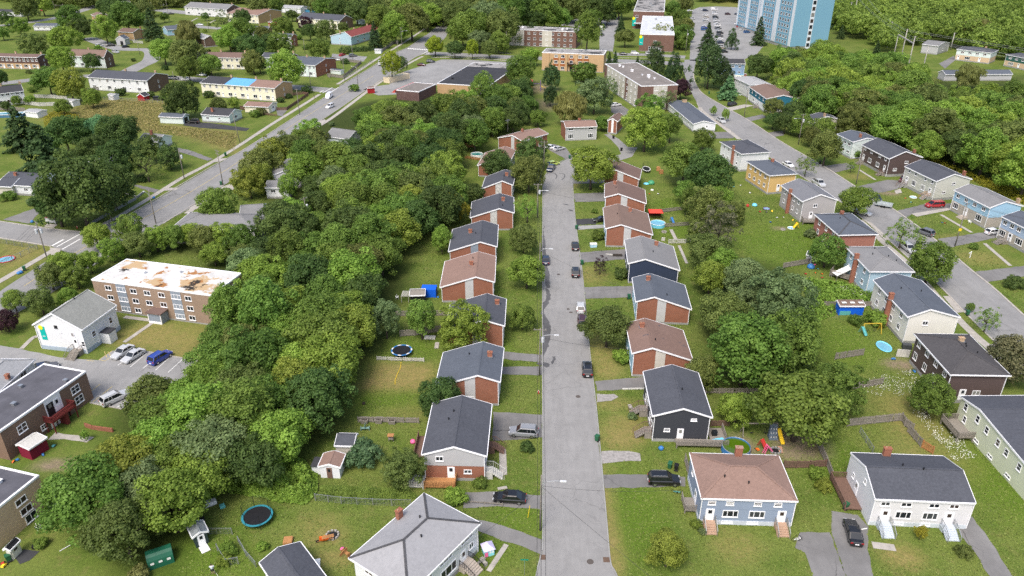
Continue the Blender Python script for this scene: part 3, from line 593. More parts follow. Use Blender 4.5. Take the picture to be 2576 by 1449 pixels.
 for wl, lst in (wins or {}).items():
  for it in lst:
   kind, s, zc, w, h = it[:5]; zc *= wk; m_ = it[5] if len(it) > 5 else fm
   W_ = walls[wl]
   if endm and wl in 'LR': W_ = ((W_[0][0]+W_[2][0]*0.05, W_[0][1]),)+W_[1:]
   if split and zc > split[0]: W_ = ((W_[0][0]+W_[2][0]*0.03, W_[0][1]+W_[2][1]*0.03),)+W_[1:]
   put_win(root, W_, kind, s*W_[3], zc, w, h, m_)
 if strip:   # tall pale panel between the brick halves of a gable
  cs, wd, sm = strip; x0, x1 = cs*U-wd/2, cs*U+wd/2; zt = min(f(x0), f(x1))-th-0.03
  for y0, y1 in ((ins['F']-0.04, ins['F']+0.02), (V-ins['B']-0.02, V-ins['B']+0.04)):
   MB().prism_y([(x0, 0.3), (x1, 0.3), (x1, f(x1)-th-.02), (x0, f(x0)-th-.02)] if not (x0 < r*U < x1) else [(x0, 0.3), (x1, 0.3), (x1, f(x1)-th-.02), (r*U, zr-th-.02), (x0, f(x0)-th-.02)], y0, y1).build('gable_panel', sm, root)
   if y0 > 1: break
 if endm:
  for side in ('L', 'R'):
   e = MB(); k = ins[side]; x0, x1 = (k-0.05, k+0.02) if side == 'L' else (U-k-0.02, U-k+0.05)
   e.prism_y([(oi-.02, 0), (V-oi+.02, 0), (V-oi+.02, f(V-oi)-th-.015), (r*V, zr-th-.015), (oi-.02, f(oi)-th-.015)], x0, x1); e.v = [(y, x, zc) for x, y, zc in e.v]; e.build('end_wall', endm, root)
 for sg in segs if roof == 'gu' else ():
  f0, f1, m_ = sg; e = MB(); e.prism_y([(-.03, za-.02), (r*V, zr-.02), (V+.03, zb-.02), (V+.03, zb+.035), (r*V, zr+.035), (-.03, za+.035)], f0*U, f1*U); e.v = [(y, x, zc) for x, y, zc in e.v]; e.build('roof_section', m_, root)
 def rtop(x, y):
  if roof == 'gv': return f(x)
  if roof == 'gu': return f(y)
  if roof == 'flat': return z-0.08
  d_ = min(x, U-x, y, V-y); return z+(zr-z)*min(1, d_/(min(U, V)/2))
 for c_ in chim:
  cu, cv, ch, cm = c_[:4]; x, y = cu*U, cv*V; w2 = c_[4] if len(c_) > 4 else 0.42; zt = rtop(x, y)
  k = MB(); k.box(x-w2, x+w2, y-.28, y+.28, (0 if len(c_) > 5 else zt-0.5), zt+ch); k.box(x-w2-.06, x+w2+.06, y-.34, y+.34, zt+ch, zt+ch+.1)
  co_ = k.build('chimney', cm, ro_)
  fl = MB(); fl.lathe([(.12, zt+ch+.1), (.12, zt+ch+.3), (.08, zt+ch+.3), (.08, zt+ch+.28)], 8, (x-w2*.45, y)); fl.build('flue', plain('terracotta', (.42, .25, .16)), co_)
  fs_ = MB(); fs_.box(x-w2-.12, x+w2+.12, y-.42, y+.36, zt-.02, zt+.07); fs_.build('flashing', METAL, ro_)
 for k in range(vents):
  x, y = U*(0.25+0.5*random.random()), V*(0.2+0.6*random.random()); zt = rtop(x, y)
  MB().lathe([(.09, zt-.05), (.09, zt+.3), (.13, zt+.3), (.13, zt+.36)], 8, (x, y)).build('vent_pipe', BLACK, ro_)
 if corner and roof in ('gv', 'gu', 'hip'):
  for (cx_, cy_, hh) in ((ins['L'], ins['F'], za), (U-ins['R'], ins['F'], zb if roof == 'gv' else za)):
   g = MB(); sx = -1 if cx_ < U/2 else 1; g.box(cx_+sx*.02-.05, cx_+sx*.02+.05, ins['F']-.15, ins['F']-.05, 0.2, hh-th-.04); g.build('downspout', trim, root)
 root['U'] = float(U); root['V'] = float(V)
 return root, walls, U, V
def steps(root, wall, s, width, h, n, mat, rail=None, run=0.28, depth=1.0, name='front_steps'):
 """landing and flight out from a wall"""
 o, d, nn, L, ang = wall; st = MB(); st.box(-width/2, width/2, -depth, -0.03, h-0.18, h) if h > .3 else None
 st.box(-width/2+.04, width/2-.04, -depth+.05, -0.03, 0, h-.18)
 for i in range(n):
  zt = h*(n-i-1)/n+0.02; y = -depth-run*i
  if zt > 0.05: st.box(-width/2, width/2, y-run-0.02, y-0.002, max(0, zt-0.22), zt)
 so = st.build(name, mat, root); so.location = (o[0]+d[0]*s, o[1]+d[1]*s, 0); so.rotation_euler = (0, 0, ang)
 if rail:
  for sx in (-1, 1):
   g = MB(); x = sx*(width/2-.04); zt = h+0.95; e = -depth-run*n
   g.obox((x, -0.1, zt), (x, -depth, zt), .06, .06); g.obox((x, -depth, zt), (x, e, 0.95), .06, .06)
   for y, z0 in [(-0.15, h), (-depth, h), (e+.05, 0.0)]: g.obox((x, y, z0), (x, y, z0+.95), .06, .06)
   for k in range(1, 6): y = -depth*k/6; g.obox((x, y, h), (x, y, zt), .03, .03)
   for k in range(1, n): y = -depth-run*k; zb_ = h*(n-k)/n; g.obox((x, y, zb_), (x, y, zb_+.95), .03, .03)
   g.build('railing', rail, so)
 return so
def deck(root, x0, x1, y0, y1, h, mat, rails='FLR', name='deck'):
 m = MB(); m.box(x0, x1, y0, y1, h-.15, h)
 for x in (x0+.08, x1-.08):
  for y in (y0+.08, y1-.08): m.box(x-.07, x+.07, y-.07, y+.07, 0, h-.15)
 d_ = m.build(name, mat, root)
 for s_ in rails:
  p, q = {'F': ((x0, y0), (x1, y0)), 'B': ((x0, y1), (x1, y1)), 'L': ((x0, y0), (x0, y1)), 'R': ((x1, y0), (x1, y1))}[s_]
  g = MB(); L = math.hypot(q[0]-p[0], q[1]-p[1]); k = max(2, int(L/.22))
  g.obox((*p, h+1.0), (*q, h+1.0), .10, .06); g.obox((*p, h+.1), (*q, h+.1), .05, .06)
  for i in range(k+1):
   x = p[0]+(q[0]-p[0])*i/k; y = p[1]+(q[1]-p[1])*i/k; g.box(x-.045, x+.045, y-.045, y+.045, h, h+1.0)
  tag(g.build('railing', mat, d_), kind='stuff')
 return d_
# palette
BR = brick('red', (0.28, 0.108, 0.063)); BRD = brick('dark_brown', (0.135, 0.085, 0.062)); BRT = brick('tan', (0.46, 0.30, 0.155)); BRB = brick('mottled_brown', (0.30, 0.215, 0.155)); BRK = brick('warm_brown', (0.20, 0.125, 0.088)); BRM = brick('maroon', (0.20, 0.075, 0.065)); BRP = brick('pink', (0.36, 0.15, 0.115)); BRR = brick('office_red', (0.165, 0.088, 0.068)); BRY = brick('yellow_tan', (0.52, 0.345, 0.19)); BRG = brick('beige', (0.60, 0.44, 0.29))
SW = siding('white', (0.75, 0.76, 0.78)); SG = siding('grey', (0.46, 0.46, 0.47)); SLG = siding('light_grey', (0.68, 0.675, 0.69)); SBK = siding('charcoal', (0.052, 0.055, 0.066)); SNV = siding('navy', (0.035, 0.048, 0.085)); SBL = siding('slate_blue', (0.27, 0.33, 0.44)); SLB = siding('pale_blue', (0.42, 0.57, 0.68), worn=0.25); SSB = siding('sky_blue', (0.36, 0.56, 0.72)); SCR = siding('cream', (0.76, 0.74, 0.68)); SYE = siding('yellow', (0.68, 0.46, 0.19)); SDB = siding('dark_brown', (0.105, 0.075, 0.07)); SGR = siding('pale_green', (0.66, 0.69, 0.53)); STE = siding('teal', (0.03, 0.16, 0.24)); SMN = siding('mint', (0.66, 0.74, 0.72)); SPY = siding('pale_yellow', (0.78, 0.74, 0.58)); SDG = siding('forest', (0.04, 0.12, 0.10)); SBE = siding('beige', (0.55, 0.52, 0.46)); STQ = siding('turquoise', (0.10, 0.45, 0.42)); SBR = siding('blue', (0.26, 0.36, 0.50))
RC = shingle('charcoal', (0.078, 0.083, 0.098), .3); RCD = shingle('black', (0.055, 0.056, 0.062)); RB = shingle('brown', (0.165, 0.112, 0.095)); RBR = shingle('rosy_brown', (0.245, 0.162, 0.132)); RT = shingle('tan', (0.19, 0.132, 0.108)); RG = shingle('grey', (0.205, 0.205, 0.208)); RLG = shingle('light_grey', (0.33, 0.335, 0.34)); RBW = shingle('worn_brown', (0.20, 0.132, 0.108), worn=((0.07, 0.075, 0.09), 0.55, 0.66)); RSL = shingle('slate', (0.098, 0.112, 0.136), .28); RMT = shingle('ribbed_grey', (0.30, 0.30, 0.31), 0.10); RRD = shingle('red', (0.24, 0.07, 0.065)); RCW = shingle('weathered_charcoal', (0.075, 0.072, 0.075), 0.3, worn=((0.2, 0.2, 0.2), 1.6, 0.70)); RGG = shingle('mossy_grey', (0.25, 0.255, 0.235), 0.3); RDK = shingle('ridge_dark', (0.075, 0.075, 0.08), 0.5)
def flatroof(name, c, stains=()):
 N = NT(name+'_membrane', 0.9, 0.15); co = N.coord(); a = N.ramp(N.noise(co, 0.35, 5, 0.65), [(0.3, tuple(x*.78 for x in c)), (0.7, tuple(min(1, x*1.18) for x in c))])
 for sc_, th_, cc in stains: a = N.mix(N.ramp(N.noise(co, sc_, 5, 0.65), [(th_, 0.0), (th_+.03, 1.0)]), a, cc)
 N.col(a); return N.m
FTAR = flatroof('tar', (0.105, 0.105, 0.12)); FBLK = flatroof('black', (0.048, 0.049, 0.055)); FGRV = flatroof('gravel', (0.20, 0.18, 0.165), ((0.25, 0.62, (0.28, 0.26, 0.24)),)); FWH = flatroof('white', (0.52, 0.54, 0.56)); FMOT = flatroof('mottled', (0.30, 0.29, 0.28), ((0.18, 0.52, (0.06, 0.06, 0.06)),))
FST = flatroof('stained_white', (0.60, 0.59, 0.565), ((0.16, 0.53, (0.46, 0.33, 0.19)), (0.3, 0.58, (0.34, 0.16, 0.06)), (0.22, 0.60, (0.04, 0.035, 0.03))))
PANEL = plain('grey_panel', (0.50, 0.50, 0.50), 0.7, var=0.08); PANELD = plain('slate_panel', (0.24, 0.28, 0.33), 0.7, var=0.08); PANELB = plain('peeling_panel', (0.50, 0.49, 0.47), 0.8, var=0.45, scale=2.2); PANELC = plain('cream_panel', (0.55, 0.52, 0.46), 0.7, var=0.08)
CHB = brick('chimney', (0.30, 0.115, 0.07)); CHT = brick('chimney_tan', (0.45, 0.32, 0.2))
# ------------------------------------------------------------------ the main street's houses
MSG = 'brick saltbox houses along the main street'
def salt_r(label, tile, a, b, d, wall=BR, rm=RB, panel=PANEL, ch=(0.30, 0.7), street=SSB, vents=1, dt=None, wins=None):
 w = {'L': [('w', .2, 4.0, 1.3, 1.0), ('w', .5, 4.0, 1.3, 1.0), ('w', .8, 4.0, 1.3, 1.0), ('p', .25, 1.8, 1.9, 1.3), ('p', .72, 1.8, 1.9, 1.3), ('d', .48, 1.6, .95, 2.1)]}
 h = house(label, {'a': t(tile, *a), 'b': t(tile, *b), 'd': t(dt or tile, *d)}, za=5.0, zb=3.72, roof='gv', r=0.325, rise=1.2, wall=wall, rm=rm, strip=(0.47, 1.75, panel), chim=((*ch, .85, CHB),), wins=wins or w, vents=vents, group=MSG, found=.45)
 e = MB(); V = h[3]; e.box(.30, .37, .3, V-.3, .45, 4.9); e.build('street_wall', street, h[0]); return h
def salt_l(label, tile, a, b, c, wall=BR, rm=RC, panel=PANEL, ch=(0.75, 0.45), street=SLG, ct=None, vents=1):
 w = {'R': [('w', .2, 4.0, 1.3, 1.0), ('w', .5, 4.0, 1.3, 1.0), ('w', .8, 4.0, 1.3, 1.0), ('p', .28, 1.8, 1.9, 1.3), ('p', .75, 1.8, 1.9, 1.3), ('d', .52, 1.6, .95, 2.1)]}
 h = house(label, {'a': t(tile, *a), 'b': t(tile, *b), 'c': t(ct or tile, *c)}, za=3.72, zb=5.0, roof='gv', r=0.66, rise=1.2, wall=wall, rm=rm, strip=(0.535, 1.75, panel), chim=((*ch, .85, CHB),), wins=w, vents=vents, group=MSG, found=.45)
 e = MB(); U, V = h[2], h[3]; e.box(U-.37, U-.30, .3, V-.3, .45, 4.9); e.build('street_wall', street, h[0]); return h
R4 = salt_r('brick saltbox house with worn rosy brown roof and dark bare patches, beside the charcoal house', 22, (1200,655), (1815,728), (1150,355), rm=RBW, panel=PANELC, ch=(.24,.72))
R5 = salt_r('brick saltbox house with slate blue-grey roof and blue street wall', 22, (1255,135), (1817,213), (1200,1345), rm=RSL, dt=21, ch=(.27,.72))
R6 = salt_r('navy blue saltbox house with light grey shingle roof', 21, (1185,1200), (1707,1270), (1118,965), wall=SNV, rm=RG, panel=SNV, street=SNV, ch=(.62,.78))
R7 = salt_r('brick saltbox house with brown roof beside the round blue pool and red canopy', 21, (945,850), (1425,912), (910,640), rm=RT, ch=(.58,.78))
R8 = salt_r('brick saltbox house with brown roof, chimney on the street slope, middle of three brown roofs', 21, (945,535), (1367,597), (920,400), rm=RB, ch=(.24,.75))
R9 = salt_r('brick saltbox house with dark brown roof partly behind the spreading lime maple', 21, (945,290), (1310,357), (930,190), rm=RB, ch=(.1,.9))
L3 = salt_l('brick saltbox house with grey-blue roof north of the dark two-tone duplex', 12, (1799,989), (2455,942), (2497,602), rm=RSL, panel=PANEL, ch=(.8,.62))
put_win(L3[0], L3[1]['F'], 'w', L3[2]*.535, 1.3, 1.3, 1.0)
L4 = salt_l('brick saltbox house with charcoal roof half hidden by a bright round maple', 12, (1900,430), (2500,378), (2520,110), rm=RC, ch=(.85,.7))
L5 = salt_l('brick saltbox house with tan shingle roof on the west side of street', 11, (1845,1440), (2396,1386), (2420,1130), rm=RBR, ch=(.55,.5))
L6 = salt_l('brick saltbox house with charcoal roof just beyond the tan roofed one', 11, (1930,1080), (2420,1030), (2443,812), rm=RC, panel=PANELD, ch=(.42,.55))
L7 = salt_l('brick saltbox house with charcoal roof and pale gable panel beside yellowing shrub', 11, (2148,738), (2590,690), (2600,535), rm=RC, panel=PANELB, ch=(.75,.55))
L8 = salt_l('brick saltbox house with charcoal roof and peeling mottled gable panel', 11, (2285,447), (2600,412), (2600,295), rm=RC, panel=PANELB, ch=(.75,.5))
L9 = salt_l('brick saltbox house with rosy roof behind the dark maples, near round pool', 11, (2252,215), (2575,190), (2590,60), rm=RBR, ch=(.72,.35))
L10 = house('brick house with brown roof and tall aerial at the head of the cul-de-sac', {'a': t(20,-140,1385), 'b': t(20,110,1420), 'c': t(20,362,1342)}, za=3.9, zb=5.0, roof='gv', r=.6, rise=1.1, wall=BR, rm=RBR, chim=((.42,.55,.9,CHB),), strip=(.6,1.5,PANEL), wins={'R': [('w',.3,4.0,1.6,1.0),('w',.72,4.0,1.6,1.0),('p',.3,1.8,1.8,1.3),('p',.72,1.8,1.8,1.3)]}, group=MSG)
e = MB(); e.obox((2, 3, 5.9), (2, 3, 10.2), .06, .06)
for k in range(6): e.obox((1.2, 2.4+.25*k, 9.6+.05*k), (2.8, 2.4+.25*k, 9.6+.05*k), .03, .03)
e.obox((2, 2.3, 9.6), (2, 3.8, 9.9), .05, .05); e.build('rooftop_aerial', METAL, L10[0])
L11 = house('grey fronted house with brick ends and rosy roof facing down the cul-de-sac', {'a': t(20,540,1283), 'b': t(20,858,1272), 'dep': 9.5}, z=5.0, roof='gu', r=.4, rise=1.3, wall=SG, rm=RBR, endm=BR, chim=((.5,.42,.8,CHB),), wins={'F': [('w',.17,4.2,1.9,.9),('w',.8,4.2,1.9,.9),('p',.17,1.6,1.9,1.7),('p',.8,1.6,1.9,1.7)]}, found=.3, group=MSG)
L12 = house('narrow brick gable house with white strip behind the great round lime tree', {'a': t(20,960,1212), 'b': t(20,1065,1222), 'dep': 9.5}, z=5.0, roof='gv', rise=1.0, wall=BR, rm=RB, strip=(.5,.8,TRIM), group=MSG)
# the big foreground houses
CEDAR = WOODN
L2 = house('tall duplex with charcoal roof, pale grey siding over red brick, wooden decks', {'a': t(13,1670,225), 'b': t(13,2325,240), 'c': t(12,2370,1168)}, z=4.85, roof='gv', ap=('F', t(13,1990,145)), wall=SG, rm=RC, split=(2.75, BR), wins={'F': [('w',.27,4.05,1.15,.85),('w',.70,1.75,1.15,.7),('d',.44,1.5,1.1,2.1)], 'R': [('w',.2,3.8,1.3,1),('w',.5,3.8,1.3,1),('w',.8,3.8,1.3,1),('p',.3,1.9,1.8,1.2),('p',.75,1.9,1.8,1.2),('d',.12,1.7,.95,2.1),('d',.56,1.7,.95,2.1)]}, vents=2, found=.5)
U2, V2 = L2[2], L2[3]
deck(L2[0], .4, U2*.52, -1.9, .1, .55, CEDAR, 'FR'); deck(L2[0], -1.9, .3, -1.9, .6, .5, WOODW, 'FL'); deck(L2[0], -2.0, .2, V2*.35, V2*.75, .7, WOODB, 'L')
steps(L2[0], L2[1]['R'], V2*.10, 1.5, 1.3, 6, WOODW, WOODW, depth=1.2); steps(L2[0], L2[1]['R'], V2*.56, 1.5, 1.3, 6, WOODB, WOODB, depth=1.2)
R3 = house('charcoal sided duplex with white trim and dark grey roof beside round green pool', {'a': t(22,1420,1285), 'b': t(22,2025,1300), 'd': t(22,1315,840)}, z=5.05, roof='gv', ap=('F', t(22,1730,1210)), wall=SBK, rm=RC, wins={'F': [('s',.70,4.35,.95,.45),('s',.27,2.3,.95,.6),('d',.5,1.55,1.0,2.1)], 'L': [('w',.2,4.0,1.3,1),('w',.5,4.0,1.3,1),('w',.8,4.0,1.3,1),('p',.28,1.9,1.8,1.2),('p',.7,1.9,1.8,1.2),('d',.86,1.7,.95,2.1),('d',.42,1.7,.95,2.1)]}, vents=1, found=.55)
U3, V3 = R3[2], R3[3]
steps(R3[0], R3[1]['L'], V3*.42, 1.6, 1.3, 6, WOODG, WOODB, depth=1.4); steps(R3[0], R3[1]['L'], V3*.88, 1.5, 1.3, 6, WOODG, WOODB, depth=1.2)
deck(R3[0], U3*.42, U3+2.6, -1.5, .05, .75, WOODG, 'F'); deck(R3[0], U3+.2, U3+2.6, .2, 3.2, .6, WOODG, 'R')
R1 = house('slate blue house with rosy brown hipped roof and two flights of front steps', {'a': t(23,1910,665), 'b': t(33,300,695), 'd': t(23,1785,210), 'c': t(33,105,235)}, z=4.7, ov=.16, roof='hip', rise=1.75, wall=SBL, rm=RBR, chim=((.53,.93,1.5,CHB,.5),), vents=2, found=.75, foundm=plain('pale_blue_render',(.52,.56,.62)), split=(2.75, SBL), wins={'F': [('s',.12,3.85,1.05,.65),('s',.31,3.85,1.05,.65),('s',.60,3.85,1.05,.65),('s',.81,3.85,1.05,.65),('d',.115,1.75,1.15,2.05),('p',.33,2.0,2.1,1.15),('p',.61,2.0,2.1,1.15),('d',.87,1.75,1.15,2.05),('w',.31,.5,1.5,.4),('w',.58,.5,1.5,.4)], 'L': [('s',.3,3.6,.9,1.0),('d',.62,1.75,1,2.05)], 'R': [('s',.4,3.7,.9,.9)]})
steps(R1[0], R1[1]['F'], R1[2]*.115, 1.6, .8, 5, plain('tan_step',(.40,.27,.19),.9), METAL, depth=.9); steps(R1[0], R1[1]['F'], R1[2]*.87, 1.6, .8, 5, plain('tan_step',(.40,.27,.19),.9), METAL, depth=.9)
deck(R1[0], -1.5, .3, 2.0, 4.6, .6, WOODG, 'LF')
GST = plain('painted_grey_step', (.48,.53,.58), .7)
R2 = house('white semi-detached house with speckled charcoal roof and grey steps, brown side deck', {'a': t(33,1090,668), 'b': t(33,2103,718), 'd': t(33,825,210), 'c': t(33,1752,237)}, z=4.8, ov=.16, roof='gu', ap=('L', t(33,985,345)), wall=SLG, rm=RC, endm=SW, chim=((.36,.93,1.3,CHB,.5),), vents=2, found=.7, foundm=plain('pale_foundation',(.55,.60,.64)), wins={'F': [('w',.12,3.9,1.25,.75),('w',.33,3.9,1.4,.75),('w',.61,3.9,1.4,.75),('w',.81,3.9,1.25,.75),('d',.145,1.75,1.2,2.1),('p',.33,2.05,2.1,1.2),('p',.60,2.05,2.0,1.2),('d',.79,1.75,1.2,2.1),('w',.30,.55,1.6,.42),('w',.58,.55,1.3,.42)], 'L': [('s',.62,4.6,.7,.7),('s',.25,2.6,.6,.8),('d',.42,1.7,1.0,2.0)]})
steps(R2[0], R2[1]['F'], R2[2]*.145, 1.7, .85, 6, GST, METAL, depth=1.0); steps(R2[0], R2[1]['F'], R2[2]*.79, 1.7, .85, 6, GST, METAL, depth=1.0)
deck(R2[0], -2.3, .15, 2.6, R2[3]-.5, .55, WOODB, 'LB');
L1 = house('white house with light grey hipped roof outlined in dark ridge strips', {'b': t(13,2262,915), 'c': t(13,1690,615), 'd': t(13,935,1268)}, z=5.0, roof='hip', rise=1.9, wall=SW, rm=RMT, chim=((.0+.60,.93,1.3,CHB,.42),), vents=2, found=.6, segs=(RDK,), wins={'F': [('p',.82,4.2,2.4,.8),('p',.52,4.2,2.4,.8),('p',.25,4.2,2.2,.8),('w',.88,2.3,.9,1.0),('d',.76,1.65,1.1,2.1),('p',.55,2.0,3.0,1.5),('d',.3,1.65,1.1,2.1)], 'L': [('w',.3,4.1,1.4,.9)]})
steps(L1[0], L1[1]['F'], L1[2]*.76, 2.0, 1.0, 6, plain('tan_concrete',(.40,.35,.30),.9), BLACK, depth=1.0)
# crescent street, near side
S1 = house('white house with dark grey roof and slim brick chimney by the crescent', {'d': D((1814,356))[0], 'a': D((1862,387.5))[0], 'b': D((1936,382))[0]}, z=5.95, wk=1.16, roof='hip', rise=1.4, wall=SW, rm=RC, chim=((-.01,.35,1.2,CHB,.35,1),), wins={'L': row(4,(4.1,1.8),1.1,1.0), 'F': []})
S2 = house('mustard yellow house with grey roof above the littered lawn', {'d': t(21,2365,172), 'a': t(31,5,318), 'b': t(31,292,298)}, z=5.95, wk=1.16, roof='hip', rise=1.4, wall=SYE, rm=RSL, chim=((.6,.6,.9,CHB),), wins={'L': row(4,(4.1,1.9),1.2,1.1), 'F': [('d',.4,1.6,1.0,2.1)]})
S3 = house('grey sided gable house with brick chimney stack on its yard wall', {'d': t(31,125,415), 'a': t(31,350,577), 'b': t(31,708,562)}, z=5.95, wk=1.16, roof='gv', ap=('F', t(31,535,505)), wall=siding('taupe',(.42,.40,.40)), rm=shingle('patched_grey',(.17,.175,.19),.25,worn=((.06,.065,.075),.4,.7)), chim=((-.02,.52,1.0,CHB,.4,1),), wins={'L': row(4,(4.1,1.9),1.0,1.1), 'F': [('w',.40,3.9,1.15,.9),('d',.32,1.5,1.0,2.1)]})
S4 = house('pink brick house with slate hipped roof on the crescent', {'d': t(31,488,702), 'a': t(31,682,917), 'b': t(31,1085,907)}, z=5.4, wk=1.15, roof='hip', rise=1.5, wall=BRP, rm=RSL, segs=(RDK,), chim=((.55,.75,.8,CHB),), vents=2, wins={'L': row(3,(3.7,1.6),1.1,1.2)})
S5 = house('pale blue house with peeling shingles, grey hipped roof and tall chimney', {'d': t(31,783,1030), 'a': t(31,1020,1282), 'b': t(31,1472,1284)}, z=5.95, wk=1.16, roof='hip', rise=1.6, wall=SLB, rm=RG, chim=((-.02,.5,1.1,CHB,.45,1),), vents=4, wins={'L': row(3,(4.1,1.8),1.1,1.1)})
S6 = house('cream gable house with charcoal roof and long brick chimney by the crescent', {'d': D((2206,704))[0], 'a': t(32,1366,289), 'b': t(32,1897,293)}, z=5.95, wk=1.16, roof='gv', ap=('F', t(32,1640,213)), wall=SCR, rm=RSL, endm=None, chim=((-.02,.45,1.3,CHB,.45,1),), vents=2, wins={'L': row(4,(4.1,1.9),1.1,1.2), 'F': [('w',.37,3.9,1.1,.9)]})
S7 = house('dark brown house with weathered black hipped roof and white corner trim', {'d': t(32,1473,458), 'a': t(32,1830,870), 'b': t(32,2440,880)}, z=5.95, wk=1.16, roof='hip', rise=1.7, wall=SDB, rm=RCW, chim=((.55,.62,.7,CHT,.45),), vents=4, wins={'L': [('w',.13,1.9,1.2,1.4),('w',.38,4.1,1.2,1.0),('w',.15,4.1,1.1,1.0),('w',.4,1.9,1.2,1.4),('w',.62,4.1,1.2,1.0),('w',.65,1.9,1.1,1.4),('w',.85,4.1,1.1,1.0)], 'F': [('d',.32,1.5,1.1,2.1),('w',.55,1.8,1.3,1.0)]})
S8 = house('pale green long house with charcoal gable roof at the picture edge', {'d': t(32,2030,1085), 'c': t(32,2900,1078), 'a': t(33,2590,455)}, z=4.8, roof='gu', r=.74, rise=1.1, wall=SGR, rm=RC, endm=SGR, wins={'L': [('s',.10,4.0,.9,1.3),('s',.13,2.0,.8,1.2),('s',.27,4.1,.9,1.3),('s',.40,3.9,.9,1.2),('s',.55,3.8,.9,1.2),('s',.66,3.7,.9,1.2),('s',.82,3.6,.9,1.2),('w',.33,.8,1.2,.5),('w',.52,.8,1.2,.5),('w',.75,.8,1.2,.5)]}, found=.7, foundm=plain('whitewash',(.66,.68,.70)))
deck(S8[0], -2.6, .1, S8[3]*.70, S8[3]*.95, 1.0, WOODG, 'LFB')
# crescent street, far side
CG = 'two-storey houses on the far side of the crescent'
E0 = house('grey roofed house half hidden by the dark street trees of the crescent', {'a': t(30,440,1190), 'b': t(30,522,1232), 'c': t(30,665,1172)}, z=5.95, wk=1.16, roof='gu', rise=1.2, wall=SBE, rm=RC, chim=((.9,.4,1,CHT),), wins={'F': row(3,(3.8,1.8))}, group=CG)
E1 = house('pale house with ribbon windows and slate roof beyond the dark maple', {'a': t(30,722,1362), 'b': t(30,885,1443), 'c': t(30,1110,1400)}, z=5.95, wk=1.16, roof='gu', rise=1.2, wall=SMN, rm=RSL, chim=((.8,.35,1,CHB),), wins={'F': row(3,(3.9,1.7),1.7,.9)}, group=CG)
E2 = house('dark brown semi with charcoal roof, white windows and wooden porch steps', {'a': t(31,950,10), 'b': t(31,1228,152), 'c': t(31,1552,130)}, z=5.95, wk=1.16, roof='gu', ap=('R', t(31,1390,72)), wall=SDB, rm=RC, chim=((.75,.95,1,CHB),), wins={'F': [('w',.12,4.5,1.2,1),('w',.36,4.5,1.2,1),('w',.66,4.5,1.2,1),('w',.86,4.5,1.2,1),('p',.35,2.0,1.8,1.4),('p',.64,2.0,1.8,1.4),('d',.12,1.9,1,2.1),('d',.88,1.9,1,2.1)], 'R': [('w',.55,3.9,1.2,.8),('w',.25,2.0,1.2,.9)]}, group=CG, found=.8)
steps(E2[0], E2[1]['F'], E2[2]*.12, 1.5, .9, 5, WOODG, WOODG); steps(E2[0], E2[1]['F'], E2[2]*.88, 1.5, .9, 5, WOODG, WOODB)
E3 = house('light grey semi with charcoal roof and brown stair rails next to red minivan', {'a': t(31,1373,222), 'b': t(31,1692,374), 'c': t(31,2058,354)}, z=5.95, wk=1.16, roof='gu', ap=('R', t(31,1880,300)), wall=siding('stone',(.56,.56,.50)), rm=RC, chim=((.8,.95,1.2,CHB),), wins={'F': [('s',.15,4.4,1,1),('s',.36,4.4,1,1),('s',.66,4.4,1,1),('s',.87,4.4,1,1),('p',.36,2.0,1.6,1.5),('p',.64,2.0,1.6,1.5),('d',.13,1.9,1,2.1),('d',.86,1.9,1,2.1)], 'R': [('w',.52,4.2,1.1,.8),('w',.3,2.0,1.1,.8)]}, group=CG, found=.8)
steps(E3[0], E3[1]['F'], E3[2]*.13, 1.6, 1.0, 6, CONC2, WOODB); steps(E3[0], E3[1]['F'], E3[2]*.86, 1.6, 1.0, 6, CONC2, WOODN)
E4 = house('sky blue semi with pale brick ground floor, grey roof and arched porch hood', {'a': t(31,1868,460), 'b': t(31,2228,639), 'c': t(31,2576,624)}, z=5.95, wk=1.16, roof='gu', ap=('R', t(31,2400,575)), wall=SSB, rm=RG, split=(3.05, brick('grey_buff',(.42,.38,.33))), chim=((.9,.93,1.2,CHT),), wins={'F': [('w',.13,4.1,1.3,1),('w',.36,4.1,1.3,1),('w',.6,4.1,1.3,1),('w',.84,4.1,1.3,1),('p',.13,1.7,2.0,1.6),('d',.42,1.5,1.3,2.1),('p',.78,1.7,2.2,1.7)]}, group=CG, found=.4)
steps(E4[0], E4[1]['F'], E4[2]*.44, 2.2, .6, 4, plain('tan_concrete',(.40,.35,.30),.9))
E5 = house('powder blue semi with slate roof and grey wooden stoop at picture edge', {'a': t(31,2350,727), 'dep': 9.5, 'wid': 15.0, 'u': tuple(np.array(E4[0].matrix_basis.to_3x3().col[0])[:2])}, z=5.95, wk=1.16, roof='gu', rise=1.3, wall=siding('powder_blue',(.40,.50,.66)), rm=RSL, split=(3.05, brick('grey_buff',(.42,.38,.33))), wins={'F': [('w',.09,4.1,1.3,1.1),('w',.25,4.1,1.3,1.1),('w',.4,4.1,1.3,1.1),('p',.1,1.7,2.0,1.5),('d',.27,1.6,1.3,2.1),('p',.47,1.7,2.2,1.6)]}, group=CG)
steps(E5[0], E5[1]['F'], E5[2]*.22, 1.8, .9, 6, WOODG, WOODG, depth=1.6)
